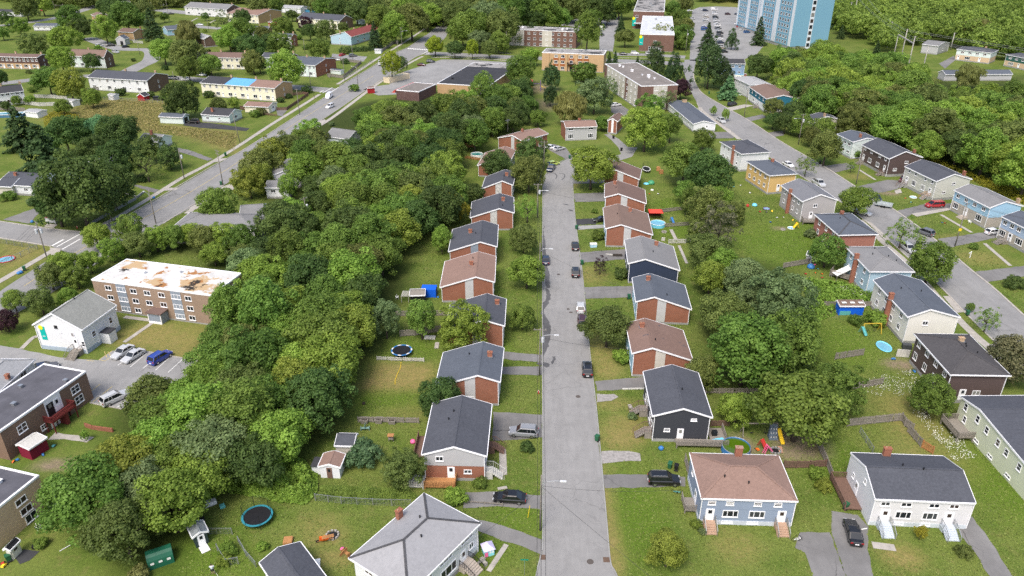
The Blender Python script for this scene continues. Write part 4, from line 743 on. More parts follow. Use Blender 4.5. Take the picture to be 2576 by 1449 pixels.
# houses by the wood, upper right
z1 = lambda x, y: ((2030+x/5.152)*.83854, y/5.152*.83854)
z2 = lambda x, y: ((1100+x/5.152)*.83854, (130+y/5.152)*.83854)
z3 = lambda x, y: ((400+x/5.152)*.83854, y/5.152*.83854)
U1 = house('blue sided house with dark roof behind the tall pines', {'a': t(20,2110,638), 'b': t(20,2350,642), 'dep': 9}, z=5.95, wk=1.16, roof='gu', rise=1.5, wall=SBR, rm=RCD, wins={'F': row(3,(3.9,1.5))})
U2h = house('pale house with white hipped roof beside the dome-shaped conifer', {'d': z1(905,1190), 'a': z1(1095,1312), 'b': z1(1425,1300)}, z=5.95, wk=1.16, roof='hip', rise=1.2, wall=SLG, rm=RLG, chim=((.5,.9,1,CHB),), wins={'L': row(4,(4.1,),1.0,.9)})
U3h = house('teal and white house with brown roof above the black minivan', {'a': D((1896,226))[0], 'b': D((1941,257))[0], 'c': D((1998,239))[0]}, z=5.95, wk=1.16, roof='gu', rise=1.4, wall=STE, rm=RT, split=(3.05, SW), chim=((.9,.9,1.2,CHB),), wins={'F': row(4,(4.0,),1.1,1.1)+[('p',.3,1.6,1.8,1.4),('d',.6,1.4,1,2.1)]})
steps(U3h[0], U3h[1]['F'], U3h[2]*.6, 1.6, .8, 5, WOODG, WOODG)
U4h = house('white bungalow with blue-grey roof and broad tan chimney at the bend', {'a': t(20,1740,1252), 'b': t(20,1974,1240), 'c': t(20,1850,1030), 'd': t(20,1638,1030)}, z=3.2, roof='gv', rise=1.1, r=.45, wall=SW, rm=RSL, chim=((.72,.93,1.0,CHT,.9),), wins={'F': [('d',.6,1.5,1,2.1)], 'L': [('w',.8,1.9,1.2,1)]})
U5h = house('white and stone two-storey house with dark hipped roof by the pylons', {'a': t(30,1880,492), 'b': t(30,2236,530), 'c': t(30,2340,505)}, z=5.95, wk=1.16, roof='hip', rise=1.3, wall=SMN, rm=RC, split=(3.05, BRG), chim=((.7,.6,.8,CHT),), wins={'F': row(4,(4.0,),1.7,1.0)+[('p',.36,1.6,2.6,1.5),('d',.1,1.4,1.1,2.1),('d',.7,1.4,1.1,2.1)]})
U6h = house('dark green and brick house with grey roof at the upper picture edge', {'a': t(30,2393,548), 'b': t(30,2620,592), 'dep': 9}, z=5.95, wk=1.16, roof='hip', rise=1.4, wall=SDG, rm=RC, split=(3.05, BRG), wins={'F': row(3,(4.0,),1.6,1.0)+[('p',.3,1.6,3.2,1.5),('d',.65,1.4,1.1,2.1)]})
U7h = house('long grey bungalow with carport below the pylons', {'a': t(30,1690,750), 'b': t(30,2368,746), 'c': t(30,2473,718)}, z=3.2, roof='gu', rise=1.5, wall=SG, rm=RSL, wins={'F': [('w',.2,1.8,1.6,1.1),('s',.55,1.8,1.0,.8)], 'R': [('w',.5,2.2,1.2,1.0)]})
U8h = house('tall grey barn-like outbuilding at the wood edge', {'a': t(30,1715,462), 'b': t(30,1830,428), 'dep': 9}, z=5.0, roof='gv', rise=1.4, wall=SG, rm=RG, wins={'F': [('w',.5,2,1.6,1.2)]})
# ------------------------------------------------------------------ terraces and houses beyond the avenue
def terr(label, cor, n=6, z=5.9, wall=SW, rm=RC, endm=BRD, ap=None, rise=1.7, segs=(), chn=2, **k):
 w = []
 for i in range(n):
  w += [('q', (i+.3)/n, 4.7, 1.35, 1.35), ('p' if i % 2 else 'w', (i+.35)/n, 1.7, 2.0, 1.5), ('d', (i+.75)/n, 1.3, .95, 2.1)]
 w += [('s', (i+.78)/n, 4.7, 1.1, 1.2) for i in range(n)]
 return house(label, cor, z=z, roof='gu', rise=rise, ap=ap, wall=wall, rm=rm, endm=endm, segs=segs, name='terrace_house_row', cat='terrace', chim=[((i+1)/(chn)-.02, .5, 1.0, CHT) for i in range(chn)], wins={'F': w, 'R': [('s',.5,4.2,.7,1.1),('s',.5,1.8,.7,1.1)]}, corner=False, found=.3, **k)
terr('white terrace with charcoal roof and brown brick end wall above the meadow', {'a': t(0,898,778), 'b': t(0,1502,813), 'c': t(0,1668,746)}, n=4, ap=('R', t(0,1566,733)))
terr('cream terrace with blue tarpaulin over the middle of its roof', {'a': t(0,2030,834), 'b': t(10,208,890), 'c': t(10,343,823)}, n=6, wall=SPY, rm=RCD, endm=BRT, segs=((.335,.66,plain('blue_tarp',(.12,.36,.72),.45,.4,var=.12)),(.66,1.0,RBR)), chn=3)
terr('cream terrace with brown roof and dark slate end section among maples', {'a': t(0,1960,574), 'b': t(0,2446,584), 'dep': 9}, n=5, wall=SPY, rm=RB, endm=BRD, segs=((0,.2,RC),), rise=2.0)
terr('brown mansard terrace with tan brick ground floor at the picture edge', {'a': t(0,-140,566), 'b': t(0,372,578), 'dep': 9}, n=6, z=6.2, wall=shingle('mansard_brown',(.12,.075,.065)), rm=RB, endm=shingle('mansard_brown',(.12,.075,.065)), split=(2.9, BRT), rise=.9)
terr('grey-green terrace with tan roof and brown brick gable by the court', {'a': t(0,690,562), 'b': t(0,1052,574), 'c': t(0,1135,548)}, n=4, wall=SMN, rm=RT, endm=BRD, ap=('R', t(0,1075,500)))
terr('white and grey terrace with grey roof and dark brick end, farthest up the hill', {'a': t(0,1878,72), 'b': t(0,2308,98), 'c': t(0,2392,72)}, n=4, wall=SLG, rm=RG, endm=brick('plum',(.13,.075,.07)), ap=('R', t(0,2345,40)), segs=((0,.27,RG),))
terr('cream terrace with rosy roof and tan brick gable beside red shed', {'a': z3(1550,215), 'b': z3(2050,242), 'c': z3(2172,160)}, n=4, wall=SPY, rm=RBR, endm=BRT, ap=('R', z3(2130,140)))
terr('cream terrace with slate roof near the purple-leaved tree', {'a': t(10,440,182), 'b': t(10,868,212), 'c': t(10,952,182)}, n=4, wall=SPY, rm=RC, endm=BRD, ap=('R', t(10,905,142)))
house('red roofed terrace with tan brick gable end near the avenue', {'a': t(10,783,362), 'b': t(10,1000,374), 'c': t(10,1292,263)}, z=5.2, roof='gv', ap=('F', t(10,893,318)), wall=SLB, rm=RRD, name='terrace_house_row', cat='terrace', strip=None, wins={'R': row(5,(4.2,),1.1,1.1)+row(5,(1.7,),1.8,1.3), 'F': [('s',.45,3.8,.7,1),('s',.45,1.6,.7,1)]}, chim=((.5,.0,1.2,CHT),(.5,.35,.9,CHT),(.5,.7,.9,CHT)), corner=False)
_l = bpy.data.objects['terrace_house_row.008' if 'terrace_house_row.008' in bpy.data.objects else 'terrace_house_row']
terr('pale blue terrace with slate roof and red brick end beside fenced lawn', {'a': t(10,300,640), 'b': t(10,658,662), 'c': t(10,745,582)}, n=4, wall=SMN, rm=RSL, endm=BR)
terr('dark mansard terrace with white dormers beside the white fences', {'a': t(0,-160,960), 'b': t(0,238,914), 'dep': 8}, n=4, z=5.3, wall=SW, rm=RCD, endm=SW, rise=2.2)
terr('slate roofed terrace behind the dark pines with brick end', {'a': t(10,145,372), 'b': t(10,346,378), 'c': t(10,420,356)}, n=3, wall=SLG, rm=RSL, endm=BR)
terr('grey roofed terrace with tan end just below cream terrace', {'a': t(10,-80,302), 'b': t(10,112,302), 'c': t(10,168,280)}, n=3, wall=SLG, rm=RSL, endm=BRT)
terr('charcoal roofed terrace hidden behind the large pale maple', {'a': t(10,50,575), 'b': t(10,350,585), 'dep': 9}, n=3, wall=SMN, rm=RC, endm=BR)
house('mint green bungalow with black roof and gabled wing by the meadow', {'a': t(0,2028,1150), 'b': t(0,2312,1168), 'c': t(0,2428,1110)}, z=3.1, roof='gu', rise=1.7, wall=SMN, rm=RCD, chim=((.33,.2,1.4,CHB),), wins={'F': [('w',.2,1.7,1.2,1),('w',.62,1.7,1.0,.8)], 'R': [('w',.5,1.8,1.6,1.2)]})
house('mint garage with grey roof and open door beside black car', {'a': t(0,1598,1172), 'b': t(0,1838,1182), 'c': t(0,1898,1150)}, z=2.7, roof='gu', rise=.9, wall=SMN, rm=RSL, name='garage', cat='garage', wins={'R': [('d',.5,1.1,2.4,2.2,BLACK)]}, corner=False, found=.1)
house('cream garage with brown roof beside the yellow lawn fence', {'a': t(10,-115,1066), 'b': t(10,136,1078), 'c': t(10,205,1032)}, z=2.7, roof='gu', rise=1.0, wall=SPY, rm=RBR, name='garage', cat='garage', wins={'R': [('d',.5,1.15,2.6,2.2)]}, corner=False, found=.1)
house('low white house with dark roof at the far upper corner', {'a': t(0,-60,112), 'b': t(0,205,128), 'dep': 9}, z=3.2, rise=1.3, roof='gu', wall=SW, rm=RCD, wins={'F': row(3,(1.8,))})
house('white bungalow with slate roof and timber carport up the hill', {'a': t(0,330,262), 'b': t(0,548,262), 'dep': 10}, z=3.2, rise=1.3, roof='gu', wall=SW, rm=RSL, wins={'F': row(3,(1.8,))})
house('tan brick gable house half buried in trees on the hill', {'a': t(0,945,162), 'b': t(0,1088,152), 'dep': 12}, z=5, roof='gv', rise=1.6, wall=BRT, rm=RT)
house('tan brick gable house beside the arched barn', {'a': t(0,1335,326), 'b': t(0,1458,302), 'dep': 12}, z=5, roof='gv', rise=1.6, wall=BRT, rm=RB, chim=((.7,.02,1.5,CHB,.3,1),))
house('pale blue house with slate roof below the terrace street', {'a': t(0,1620,306), 'b': t(0,1792,292), 'c': t(0,1855,262)}, z=4.0, roof='gu', rise=1.8, wall=SSB, rm=RSL, wins={'F': [('w',.35,2.4,1.6,1.2)]})
house('brown brick gable end house among trees beside pale roof', {'a': t(0,2048,394), 'b': t(0,2182,380), 'dep': 14}, z=5, roof='gv', rise=1.7, wall=BRD, rm=RLG)
house('royal blue house at the very top edge', {'a': t(0,1180,32), 'b': t(0,1288,30), 'dep': 10}, z=5, roof='gv', rise=1.6, wall=siding('royal_blue',(.03,.12,.36)), rm=RG)
house('white house with low white roof beyond the terraces', {'a': t(10,250,76), 'b': t(10,445,86), 'dep': 10}, z=4, roof='gu', rise=1.6, wall=SW, rm=RLG, wins={'F': row(3,(2.2,))})
house('bright blue cottage with slate roof beside the low white house', {'a': t(10,430,86), 'b': t(10,595,92), 'dep': 9}, z=3.2, roof='gu', rise=1.4, wall=siding('bright_blue',(.06,.26,.46)), rm=RSL, wins={'F': row(2,(1.8,))})
house('far white cottage peeping over trees at the top edge', {'a': t(0,1480,8), 'b': t(0,1640,10), 'dep': 9}, z=4, roof='gu', rise=1.4, wall=SW, rm=RG)
house('far brown roofed bungalow at the top edge of the hill', {'a': t(0,470,28), 'b': t(0,640,20), 'dep': 9}, z=3, roof='gu', rise=1.5, wall=SBE, rm=RB)
house('white bungalow with charcoal roof and brick chimney behind the tall hedge tree', {'a': t(1,-10,404), 'b': t(1,348,427), 'c': t(1,575,290)}, z=3.2, roof='gu', rise=1.8, wall=SW, rm=RC, chim=((.3,.35,.9,CHB),), wins={'F': [('p',.2,1.9,2.2,1.0),('w',.8,1.9,1.3,1.0)]})
house('pale blue-white house buried behind the great dark trees of avenue', {'a': t(1,720,295), 'b': t(1,1218,198), 'dep': 9}, z=5, roof='gu', rise=1.8, wall=SLB, rm=RLG, chim=((.15,.3,1.2,CHB),))
house('pale mint cottage with grey roof among trees by the avenue', {'a': t(10,702,1370), 'b': t(10,935,1402), 'c': t(10,1075,1335)}, z=3.0, roof='gu', rise=1.9, wall=SMN, rm=RG, wins={'F': [('w',.75,1.6,1.2,1)]})
house('grey house with pale shingle gable sunk in the wood', {'a': t(11,150,318), 'b': t(11,562,282), 'dep': 10}, z=4.6, roof='gv', rise=1.9, wall=SLG, rm=RG, wins={'F': [('w',.85,3.6,1.4,1.0)]})
house('white annexe with grey roof below the sunken grey house', {'a': t(11,90,440), 'b': t(11,330,440), 'dep': 6}, z=3.4, roof='gu', rise=1.2, wall=SW, rm=RG, wins={'F': [('w',.3,2.2,1.4,1.0)]})
house('wide grey hipped roof building between the avenue and the lime hedge trees', {'a': D((430,574))[0], 'b': D((640,578))[0], 'dep': 11}, z=4.2, roof='hip', rise=1.7, wall=SG, rm=RG)
house('small house with light grey roof beside wide hipped building', {'a': D((602,546))[0], 'b': D((662,542))[0], 'dep': 9}, z=4, roof='gu', rise=1.6, wall=SW, rm=RG)
house('teal trimmed cottage with brick chimney at the meadow foot', {'a': D((346,353))[0], 'b': D((396,357))[0], 'dep': 8}, z=3, roof='gu', rise=1.6, wall=SMN, rm=RG, chim=((.45,.4,1.6,CHB),))
house('beige cottage with grey roof and timber pile at picture edge', {'a': D((-14,468))[0], 'b': D((28,470))[0], 'dep': 8}, z=3, roof='gu', rise=1.4, wall=SBE, rm=RC)
# ------------------------------------------------------------------ larger blocks
def roof_units(h, spots, mat=METAL):
 for (x, y, s) in spots:
  m = MB(); X, Y = x*h[2], y*h[3]; zt = h[4]; m.box(X-s/2, X+s/2, Y-s/2, Y+s/2, zt-.1, zt+s*.7); m.box(X-s/2-.1, X+s/2+.1, Y-s/2-.1, Y+s/2+.1, zt+s*.7, zt+s*.7+.12); m.build('roof_vent', mat, h[0])
def block(label, cor, z, wall, rm, wins, **k):
 h = house(label, cor, z=z, roof='flat', wall=wall, rm=rm, wins=wins, name='apartment_block', cat='apartments', corner=False, **k); return (*h, z)
zA = height_of(t(2,2255,400), t(2,2193,85))
rowsM7 = []
for f, zc in ((0.13, None), (0.24, 'p'), (0.345, None), (0.46, None), (0.58, 'b'), (0.70, 'p'), (0.80, None)):
 for j, zz in enumerate((1.15, 3.35, 5.6)):
  if zc == 'b' and j == 0: continue
  rowsM7.append(('p' if zc == 'p' else 'w', f, zz, 2.2 if zc == 'p' else 1.5, 1.05))
M7 = block('three-storey brown brick flats with peeling white roof and blue-grey panels', {'a': t(1,925,1357), 'd': t(1,1270,1160), 'c': t(1,2368,1285), 'b': t(2,2193,85)}, zA, BRB, FST, {'F': rowsM7, 'R': row(2,(1.2,3.4,5.5),1.4,1.0)}, found=.3)
for f in (.24, .70):
 x = f*M7[2]; MB().box(x-1.15, x+1.15, -.05, .02, .4, zA-.3).build('blue_panel', PANELD, M7[0])
pc = M7[2]*.545; p_ = MB(); p_.box(pc-1.5, pc+1.5, -2.2, 0, 0, 2.3); p_.build('porch', PANELD, M7[0]); p_ = MB(); p_.box(pc-1.8, pc+1.8, -2.5, .1, 2.3, 2.5); p_.build('porch_roof', RB, M7[0])
p_ = MB()
for x in (pc-1.45, pc+1.45): p_.box(x-.08, x+.08, -2.28, -2.12, 0, 2.3)
p_.box(pc-1.5, pc+1.5, -2.26, -2.2, 2.1, 2.3); p_.box(pc-1.5, pc+1.5, -2.26, -2.2, 0, .5); p_.build('porch_frame', TRIM, M7[0])
roof_units(M7, ((.3,.5,.6),(.55,.7,.7)), TRIM)
zB = height_of(t(2,865,665), t(2,805,418))
M8 = house('white gabled house with mossy grey roof and teal banner by parking lot', {'a': t(2,305,366), 'b': t(2,806,419), 'c': t(2,1191,175)}, z=zB, roof='gv', ap=('F', t(2,515,254)), wall=SW, rm=RGG, found=.85, foundm=plain('blue_grey_foundation',(.36,.43,.52)), wins={'F': [('s',.46,5.3,.65,.55,BLACK),('w',.52,4.3,.5,.35),('s',.76,3.9,.7,.9),('d',.78,2.0,.95,2.1),('s',.93,2.1,.8,1.2)], 'R': [('s',.28,2.9,1.0,1.2),('s',.78,3.1,.9,1.4),('s',.35,1.0,.6,.4),('s',.75,1.0,.6,.4)]}, vents=1)
steps(M8[0], M8[1]['F'], M8[2]*.80, 1.9, 1.0, 6, WOODG, WOODG, depth=1.3)
p_ = MB(); p_.box(M8[2]-.3, M8[2]+1.6, M8[3]*.42, M8[3]*.62, 0, 2.3); p_.build('side_porch', SW, M8[0]); p_ = MB(); p_.box(M8[2]-.3, M8[2]+1.75, M8[3]*.41, M8[3]*.63, 2.3, 2.45); p_.build('side_porch_roof', RCD, M8[0])
TEAL = plain('banner_teal', (0.0, .42, .36), .6, var=.04); YEL = plain('banner_yellow', (.70, .72, .02), .6, var=.04)
def text_mesh(body, size, mat, parent, loc, rot, name='lettering'):
 cu = bpy.data.curves.new(name, 'FONT'); cu.body = body; cu.size = size; cu.extrude = .004; cu.align_x = 'CENTER'; cu.align_y = 'CENTER'
 cu.materials.append(mat); q = bpy.data.objects.new(name, cu); COL.objects.link(q); bpy.context.view_layer.update(); me_ = bpy.data.meshes.new_from_object(q.evaluated_get(bpy.context.evaluated_depsgraph_get())); bpy.data.objects.remove(q); o = obj(name, me_, parent, loc); o.rotation_euler = rot; return o
def banner(root, wall, s, z, w, h, txt='vida'):
 o, d, n, L, ang = wall; b = MB(); b.box(-w/2, w/2, -.05, -.01, -h/2, h/2); bo = b.build('banner', TEAL, root); bo.location = (o[0]+d[0]*s, o[1]+d[1]*s, z); bo.rotation_euler = (0, 0, ang)
 c = MB(); c.lathe([(w*.42, 0), (w*.42, .03)], 20); co_ = c.build('yellow_disc', YEL, bo); co_.location = (-w*.18, -.055, h*.42); co_.rotation_euler = (math.pi/2, 0, 0)
 text_mesh(txt, w*.36, TRIM, bo, (0, -.06, -h*.22), (math.pi/2, 0, 0))
banner(M8[0], M8[1]['F'], M8[2]*.16, 3.6, 1.15, 2.9)
M9b = house('pale grey house with speckled hipped roof and slim chimney behind the dark flat roof', {'a': t(2,-170,1185), 'b': t(2,327,737), 'c': t(2,20,688)}, z=4.6, roof='hip', rise=1.6, wall=SLG, rm=RLG, chim=((.5,.08,.8,CHB,.3),), wins={'F': [('w',.75,3.5,1.7,1.2)]})
zC = height_of(t(2,930,1112), t(2,856,840))
M9 = block('brown brick two-storey block with charcoal flat roof and red balcony', {'a': D((-3,1086))[0], 'b': t(2,856,840), 'c': t(2,445,757)}, zC, BRK, FTAR, {'F': [('q',.83,zC*.68,1.7,1.4),('q',.84,zC*.30,1.7,1.4),('q',.2,zC*.66,1.7,1.4),('d',.52,zC*.62,1.3,2.2,BLACK),('d',.60,zC*.62,1.0,2.2),('q',.40,zC*.25,1.1,1.0),('d',.58,1.15,1.0,2.1),('d',.50,1.15,1.0,2.1)], 'R': []}, found=0)
fx = M9[2]; MB().box(fx*.47, fx*.655, -.04, .02, zC*.42, zC-.3).build('white_panel', TRIM, M9[0])
RDW = plain('red_stain', (.16,.03,.028), .8, var=.2); deck(M9[0], fx*.42, fx*.70, -1.7, -.03, zC*.40, RDW, 'FLR', 'balcony'); MB().box(fx*.57, fx*.60, -1.6, -.05, 0, zC*.38).build('balcony_screen', RDW, M9[0])
roof_units(M9, ((.35,.4,.5),(.6,.75,.45),(.8,.1,.4)))
zD = height_of(t(3,480,752), t(3,386,436))
M10 = block('tan brick block with grey flat roof and white rim at the corner', {'a': t(3,-170,878), 'b': t(3,386,436), 'c': t(3,-60,331)}, zD, BRG, FTAR, {'F': [('w',.60,zD*.73,1.7,1.0),('w',.63,zD*.42,1.8,1.1),('w',.66,zD*.1+.3,1.8,1.3)]}, found=0)
roof_units(M10, ((.7,.5,.45),), TRIM)
zE = height_of(t(20,1250,1115), t(20,1262,868))
M1 = block('four-storey flats, brick and beige, with dark gravel roof by purple tree', {'a': t(20,1264,867), 'b': t(20,1637,852), 'c': t(20,1290,628), 'd': t(20,968,640)}, zE, BRR, FGRV, {'F': [('w',.42,zE-1.6,1.7,1.3),('w',.63,zE-1.6,1.7,1.3),('w',.42,zE-4.3,1.7,1.3),('w',.63,zE-4.3,1.7,1.3),('w',.42,zE-7,1.7,1.3),('w',.63,zE-7,1.7,1.3)], 'L': row(8,(1.2,zE-7.0,zE-4.3,zE-1.6),1.3,1.2)}, found=.6)
for x0, x1, side in ((.34,.72,'F'),): MB().box(x0*M1[2], x1*M1[2], -.04, .02, .6, zE-.3).build('beige_panel', SBE, M1[0])
for v0, v1 in ((.08,.32),(.40,.92)): MB().box(-.04, .02, v0*M1[3], v1*M1[3], .6, zE-.3).build('beige_panel', SBE, M1[0])
roof_units(M1, ((.3,.85,.9),(.35,.8,.7),(.4,.6,1.0),(.6,.35,1.1),(.55,.3,.8),(.65,.25,.6),(.5,.42,.5)), TRIM)
zF = height_of(t(20,304,706), t(20,303,526))
M2 = block('three-storey yellow-tan brick flats with rusty orange window panels', {'a': t(20,303,526), 'b': t(20,926,549), 'dep': 13}, zF, BRY, FMOT, {'F': [(k, f, zz, 1.8, 1.4) for f in (.23,.34,.62,.72) for k, zz in (('w',1.5),('w',zF*.5),('w',zF*.82))]+[('d',.48,1.3,1.6,2.3,BLACK),('w',.48,zF*.52,1.6,1.5),('w',.48,zF*.82,1.6,1.5)]}, found=.3)
for f in (.23,.34,.48,.62,.72):
 for zz in (zF*.33, zF*.66): MB().box((f-.045)*M2[2], (f+.045)*M2[2], -.05, .02, zz-.6, zz+.6).build('orange_panel', plain('rust_panel',(.34,.12,.045),.8,var=.25), M2[0])
for f in (.10,.40,.56): MB().box((f-.018)*M2[2], (f+.018)*M2[2], -.35, 0, 0, zF-.3).build('brick_pier', BRY, M2[0])
deck(M2[0], M2[2]*.42, M2[2]*.54, -1.3, -.03, zF*.40, BLACK, 'FLR', 'balcony'); roof_units(M2, ((.3,.5,.8),(.6,.4,.9),(.68,.5,1.2)))
zG = height_of(t(20,440,478), t(20,440,312))
M3 = block('long three-storey brick and beige flats behind the lone round tree', {'a': t(20,-60,292), 'b': t(20,648,320), 'dep': 15}, zG, BRR, FMOT, {'F': row(11,(1.4,zG*.48,zG*.81),1.6,1.4,lo=.03,hi=.97)}, found=.2)
for f0, f1 in ((.05,.26),(.52,.66)): MB().box(f0*M3[2], f1*M3[2], -.04, .02, .2, zG-.3).build('beige_panel', SBE, M3[0])
roof_units(M3, ((.2,.5,1.0),(.78,.4,1.1),(.83,.6,.9)), TRIM)
zH = height_of(t(20,1262,515), t(20,1268,343))
M4 = block('brick office building with white roof, glazed entrance and teal banner', {'a': t(20,1268,342), 'b': t(20,1606,350), 'c': t(20,1636,165), 'd': t(20,1334,158)}, zH, BRR, FWH, {'F': [('w',.46,zH*.55,2.2,1.6)]+[('s',.31+.06*i,1.6,1.5,2.6) for i in range(6)]}, found=.2, fm=None)
banner(M4[0], M4[1]['F'], M4[2]*.05, zH*.62, 2.2, 5.0); roof_units(M4, ((.45,.75,1.3),))
zI = height_of(t(20,1210,282), t(20,1220,106))
M5 = block('brick office wing with mottled roof and teal banner, behind white roofed one', {'a': t(20,1220,106), 'b': t(20,1532,120), 'c': t(20,1542,-6), 'd': t(20,1272,-6)}, zI, BRR, FMOT, {'F': [('w',.12,zI*.7,2,1.6)]}, found=.2)
banner(M5[0], M5[1]['F'], M5[2]*.04, zI*.38, 2.4, 5.5); roof_units(M5, ((.5,.5,1.6),(.6,.3,1.8)))
MB().box(M5[2]*.05, M5[2]*.5, -4, 0, 3.6, 4.0).build('entrance_canopy', FWH, M5[0])
SH = house('flat black roofed store with grey rear strip beside its wide parking lot', {'a': z2(1150,620), 'c': z2(2300,328), 'd': z2(1595,292)}, z=4.6, roof='flat', wall=BRT, rm=FBLK, name='store_building', cat='store', corner=False, found=0)
MB().box(.3, SH[2]-.3, SH[3]*.80, SH[3]-.3, 4.5, 4.56).build('pale_roof_strip', FMOT, SH[0]); roof_units((*SH, 4.6), ((.9,.75,1.0),(.15,.2,.8)), BLACK)
SH2 = house('brown fronted store wing with red sloping awning by shipping container', {'a': z2(500,722), 'b': z2(850,752), 'd': z2(690,598)}, z=4.2, roof='flat', wall=brick('store_brown',(.11,.06,.055)), rm=FGRV, name='store_building', cat='store', corner=False, found=0)
aw = MB(); aw.prism_y([(-1.8, 3.1), (.05, 3.1), (.05, 4.3), (-.2, 4.3)], -1.2, SH2[3]); aw.build('red_awning', plain('awning_red',(.52,.09,.07),.6,var=.08), SH2[0])
SH3 = house('tan brick store rear with pale roof rim behind trees', {'a': z2(1640,795), 'c': z2(1950,692), 'd': z2(1790,680)}, z=4.4, roof='flat', wall=BRT, rm=FGRV, name='store_building', cat='store', corner=False, found=0)
# ------------------------------------------------------------------ the blue tower (two joined slabs)
TB = NT('tower_blue_panel', 0.5, 0.4); co = TB.coord(); sp = TB.n('SeparateXYZ'); TB.l(co, sp.inputs[0])
g1 = TB.math('FRACT', TB.math('DIVIDE', TB.math('ADD', sp.outputs[0], sp.outputs[1]), 1.2)); g2 = TB.math('FRACT', TB.math('DIVIDE', sp.outputs[2], 2.8))
ln = TB.math('MAXIMUM', TB.ramp(g1, [(0, 1.0), (.05, 0.0)]), TB.ramp(g2, [(0, 1.0), (.03, 0.0)])); TB.col(TB.mix(TB.math('MULTIPLY', ln, .35), TB.mix(TB.noise(co, .08, 3), (.15, .32, .44), (.19, .37, .48)), (.09, .20, .28))); TBM = TB.m
TWH = 46.0; WP = plain('white_panel', (.62,.66,.70), .6, var=.08)
trt = thing('residential_tower', 'tall light blue tower block with white window bands above parking lot', 'tower', (0, 0, 0), 0)
def tower_slab(cor, bands, floors, solid=False):
 o, u, v, U, V = frame_of(cor, 0.0); rz = math.atan2(u[1], u[0]); sl = MB(); sl.box(0, U, 0, V, 1.6, TWH); s = sl.build('slab', TBM, trt); s.location = (o[0], o[1], 0); s.rotation_euler = (0, 0, rz)
 MB().box(.15, U-.15, .15, V-.15, 0, 1.6).build('plinth', CONC2, s); MB().box(-.1, U+.1, -.1, V+.1, TWH, TWH+.6).build('parapet', WP, s)
 for y0, y1 in ((.0, .07), (.44, .56), (.93, 1.0)): MB().box(-.12, .02, V*y0, V*y1, 1.8, TWH-.01).build('white_band', WP, s)
 wl = ((0, V), (0, -1), (-1, 0), V, -math.pi/2)
 for fl in range(floors):
  for b0, b1 in ((.10, .41), (.59, .90)):
   for i in range(4): put_win(s, wl, 's', V*(b0+(b1-b0)*(i+.5)/4), 3.4+fl*3.1, (b1-b0)*V/4*.55, 1.7, TRIM)
 return s, U, V
s1, Ut, Vt = tower_slab({'a': z1(1738,765), 'b': z1(2312,745), 'dep': float(np.linalg.norm(at(z1(1738,765))-at(z1(1475,600))))}, 0, 13)
MB().box(Ut*.42, Ut*.53, -.14, .02, 0, 30.5).build('stair_strip', WP, s1)
for i in range(9): put_win(s1, ((0, -.14), (1, 0), (0, -1), Ut, 0), 's', Ut*.475, 2.4+i*3.4, Ut*.075, 1.9, BLACK)
s2, Ut2, Vt2 = tower_slab({'a': z1(1232,528), 'b': z1(1500,522), 'dep': float(np.linalg.norm(at(z1(1232,528))-at(z1(1040,415))))}, 0, 13)
# ------------------------------------------------------------------ foliage prototypes (unit crown radius)
def leaf_mesh(name, pos, nrm, size, tone, long=1.0, mat=None, droop=False):
 n = len(pos); nrm = nrm/np.linalg.norm(nrm, axis=1, keepdims=True)
 ref = RNG.normal(size=(n, 3)); a = np.cross(nrm, ref); a /= np.linalg.norm(a, axis=1, keepdims=True); b = np.cross(nrm, a)
 if droop:
  b = np.tile([0, 0, -1.0], (n, 1))+RNG.normal(0, .18, (n, 3)); b /= np.linalg.norm(b, axis=1, keepdims=True); a = np.cross(b, nrm); a /= np.linalg.norm(a, axis=1, keepdims=True)+1e-9
 s = size[:, None]; V = np.stack([pos-a*s*.5, pos-b*s*.5*long-nrm*s*.12, pos+a*s*.5, pos+b*s*.5*long-nrm*s*.12], 1).reshape(-1, 3)
 me = bpy.data.meshes.new(name); me.vertices.add(4*n); me.vertices.foreach_set('co', V.astype(np.float32).ravel())
 me.loops.add(4*n); me.loops.foreach_set('vertex_index', np.arange(4*n, dtype=np.int32)); me.polygons.add(n); me.polygons.foreach_set('loop_start', (np.arange(n)*4).astype(np.int32)); me.update(calc_edges=True)
 at_ = me.attributes.new('tone', 'FLOAT', 'POINT'); at_.data.foreach_set('value', np.repeat(tone, 4).astype(np.float32))
 if mat: me.materials.append(mat)
 return me
def sphere_dirs(n, rng, zmin=-1.0):
 d = rng.normal(size=(n*4, 3)); d /= np.linalg.norm(d, axis=1, keepdims=True); d = d[d[:, 2] > zmin]; return d[:n]
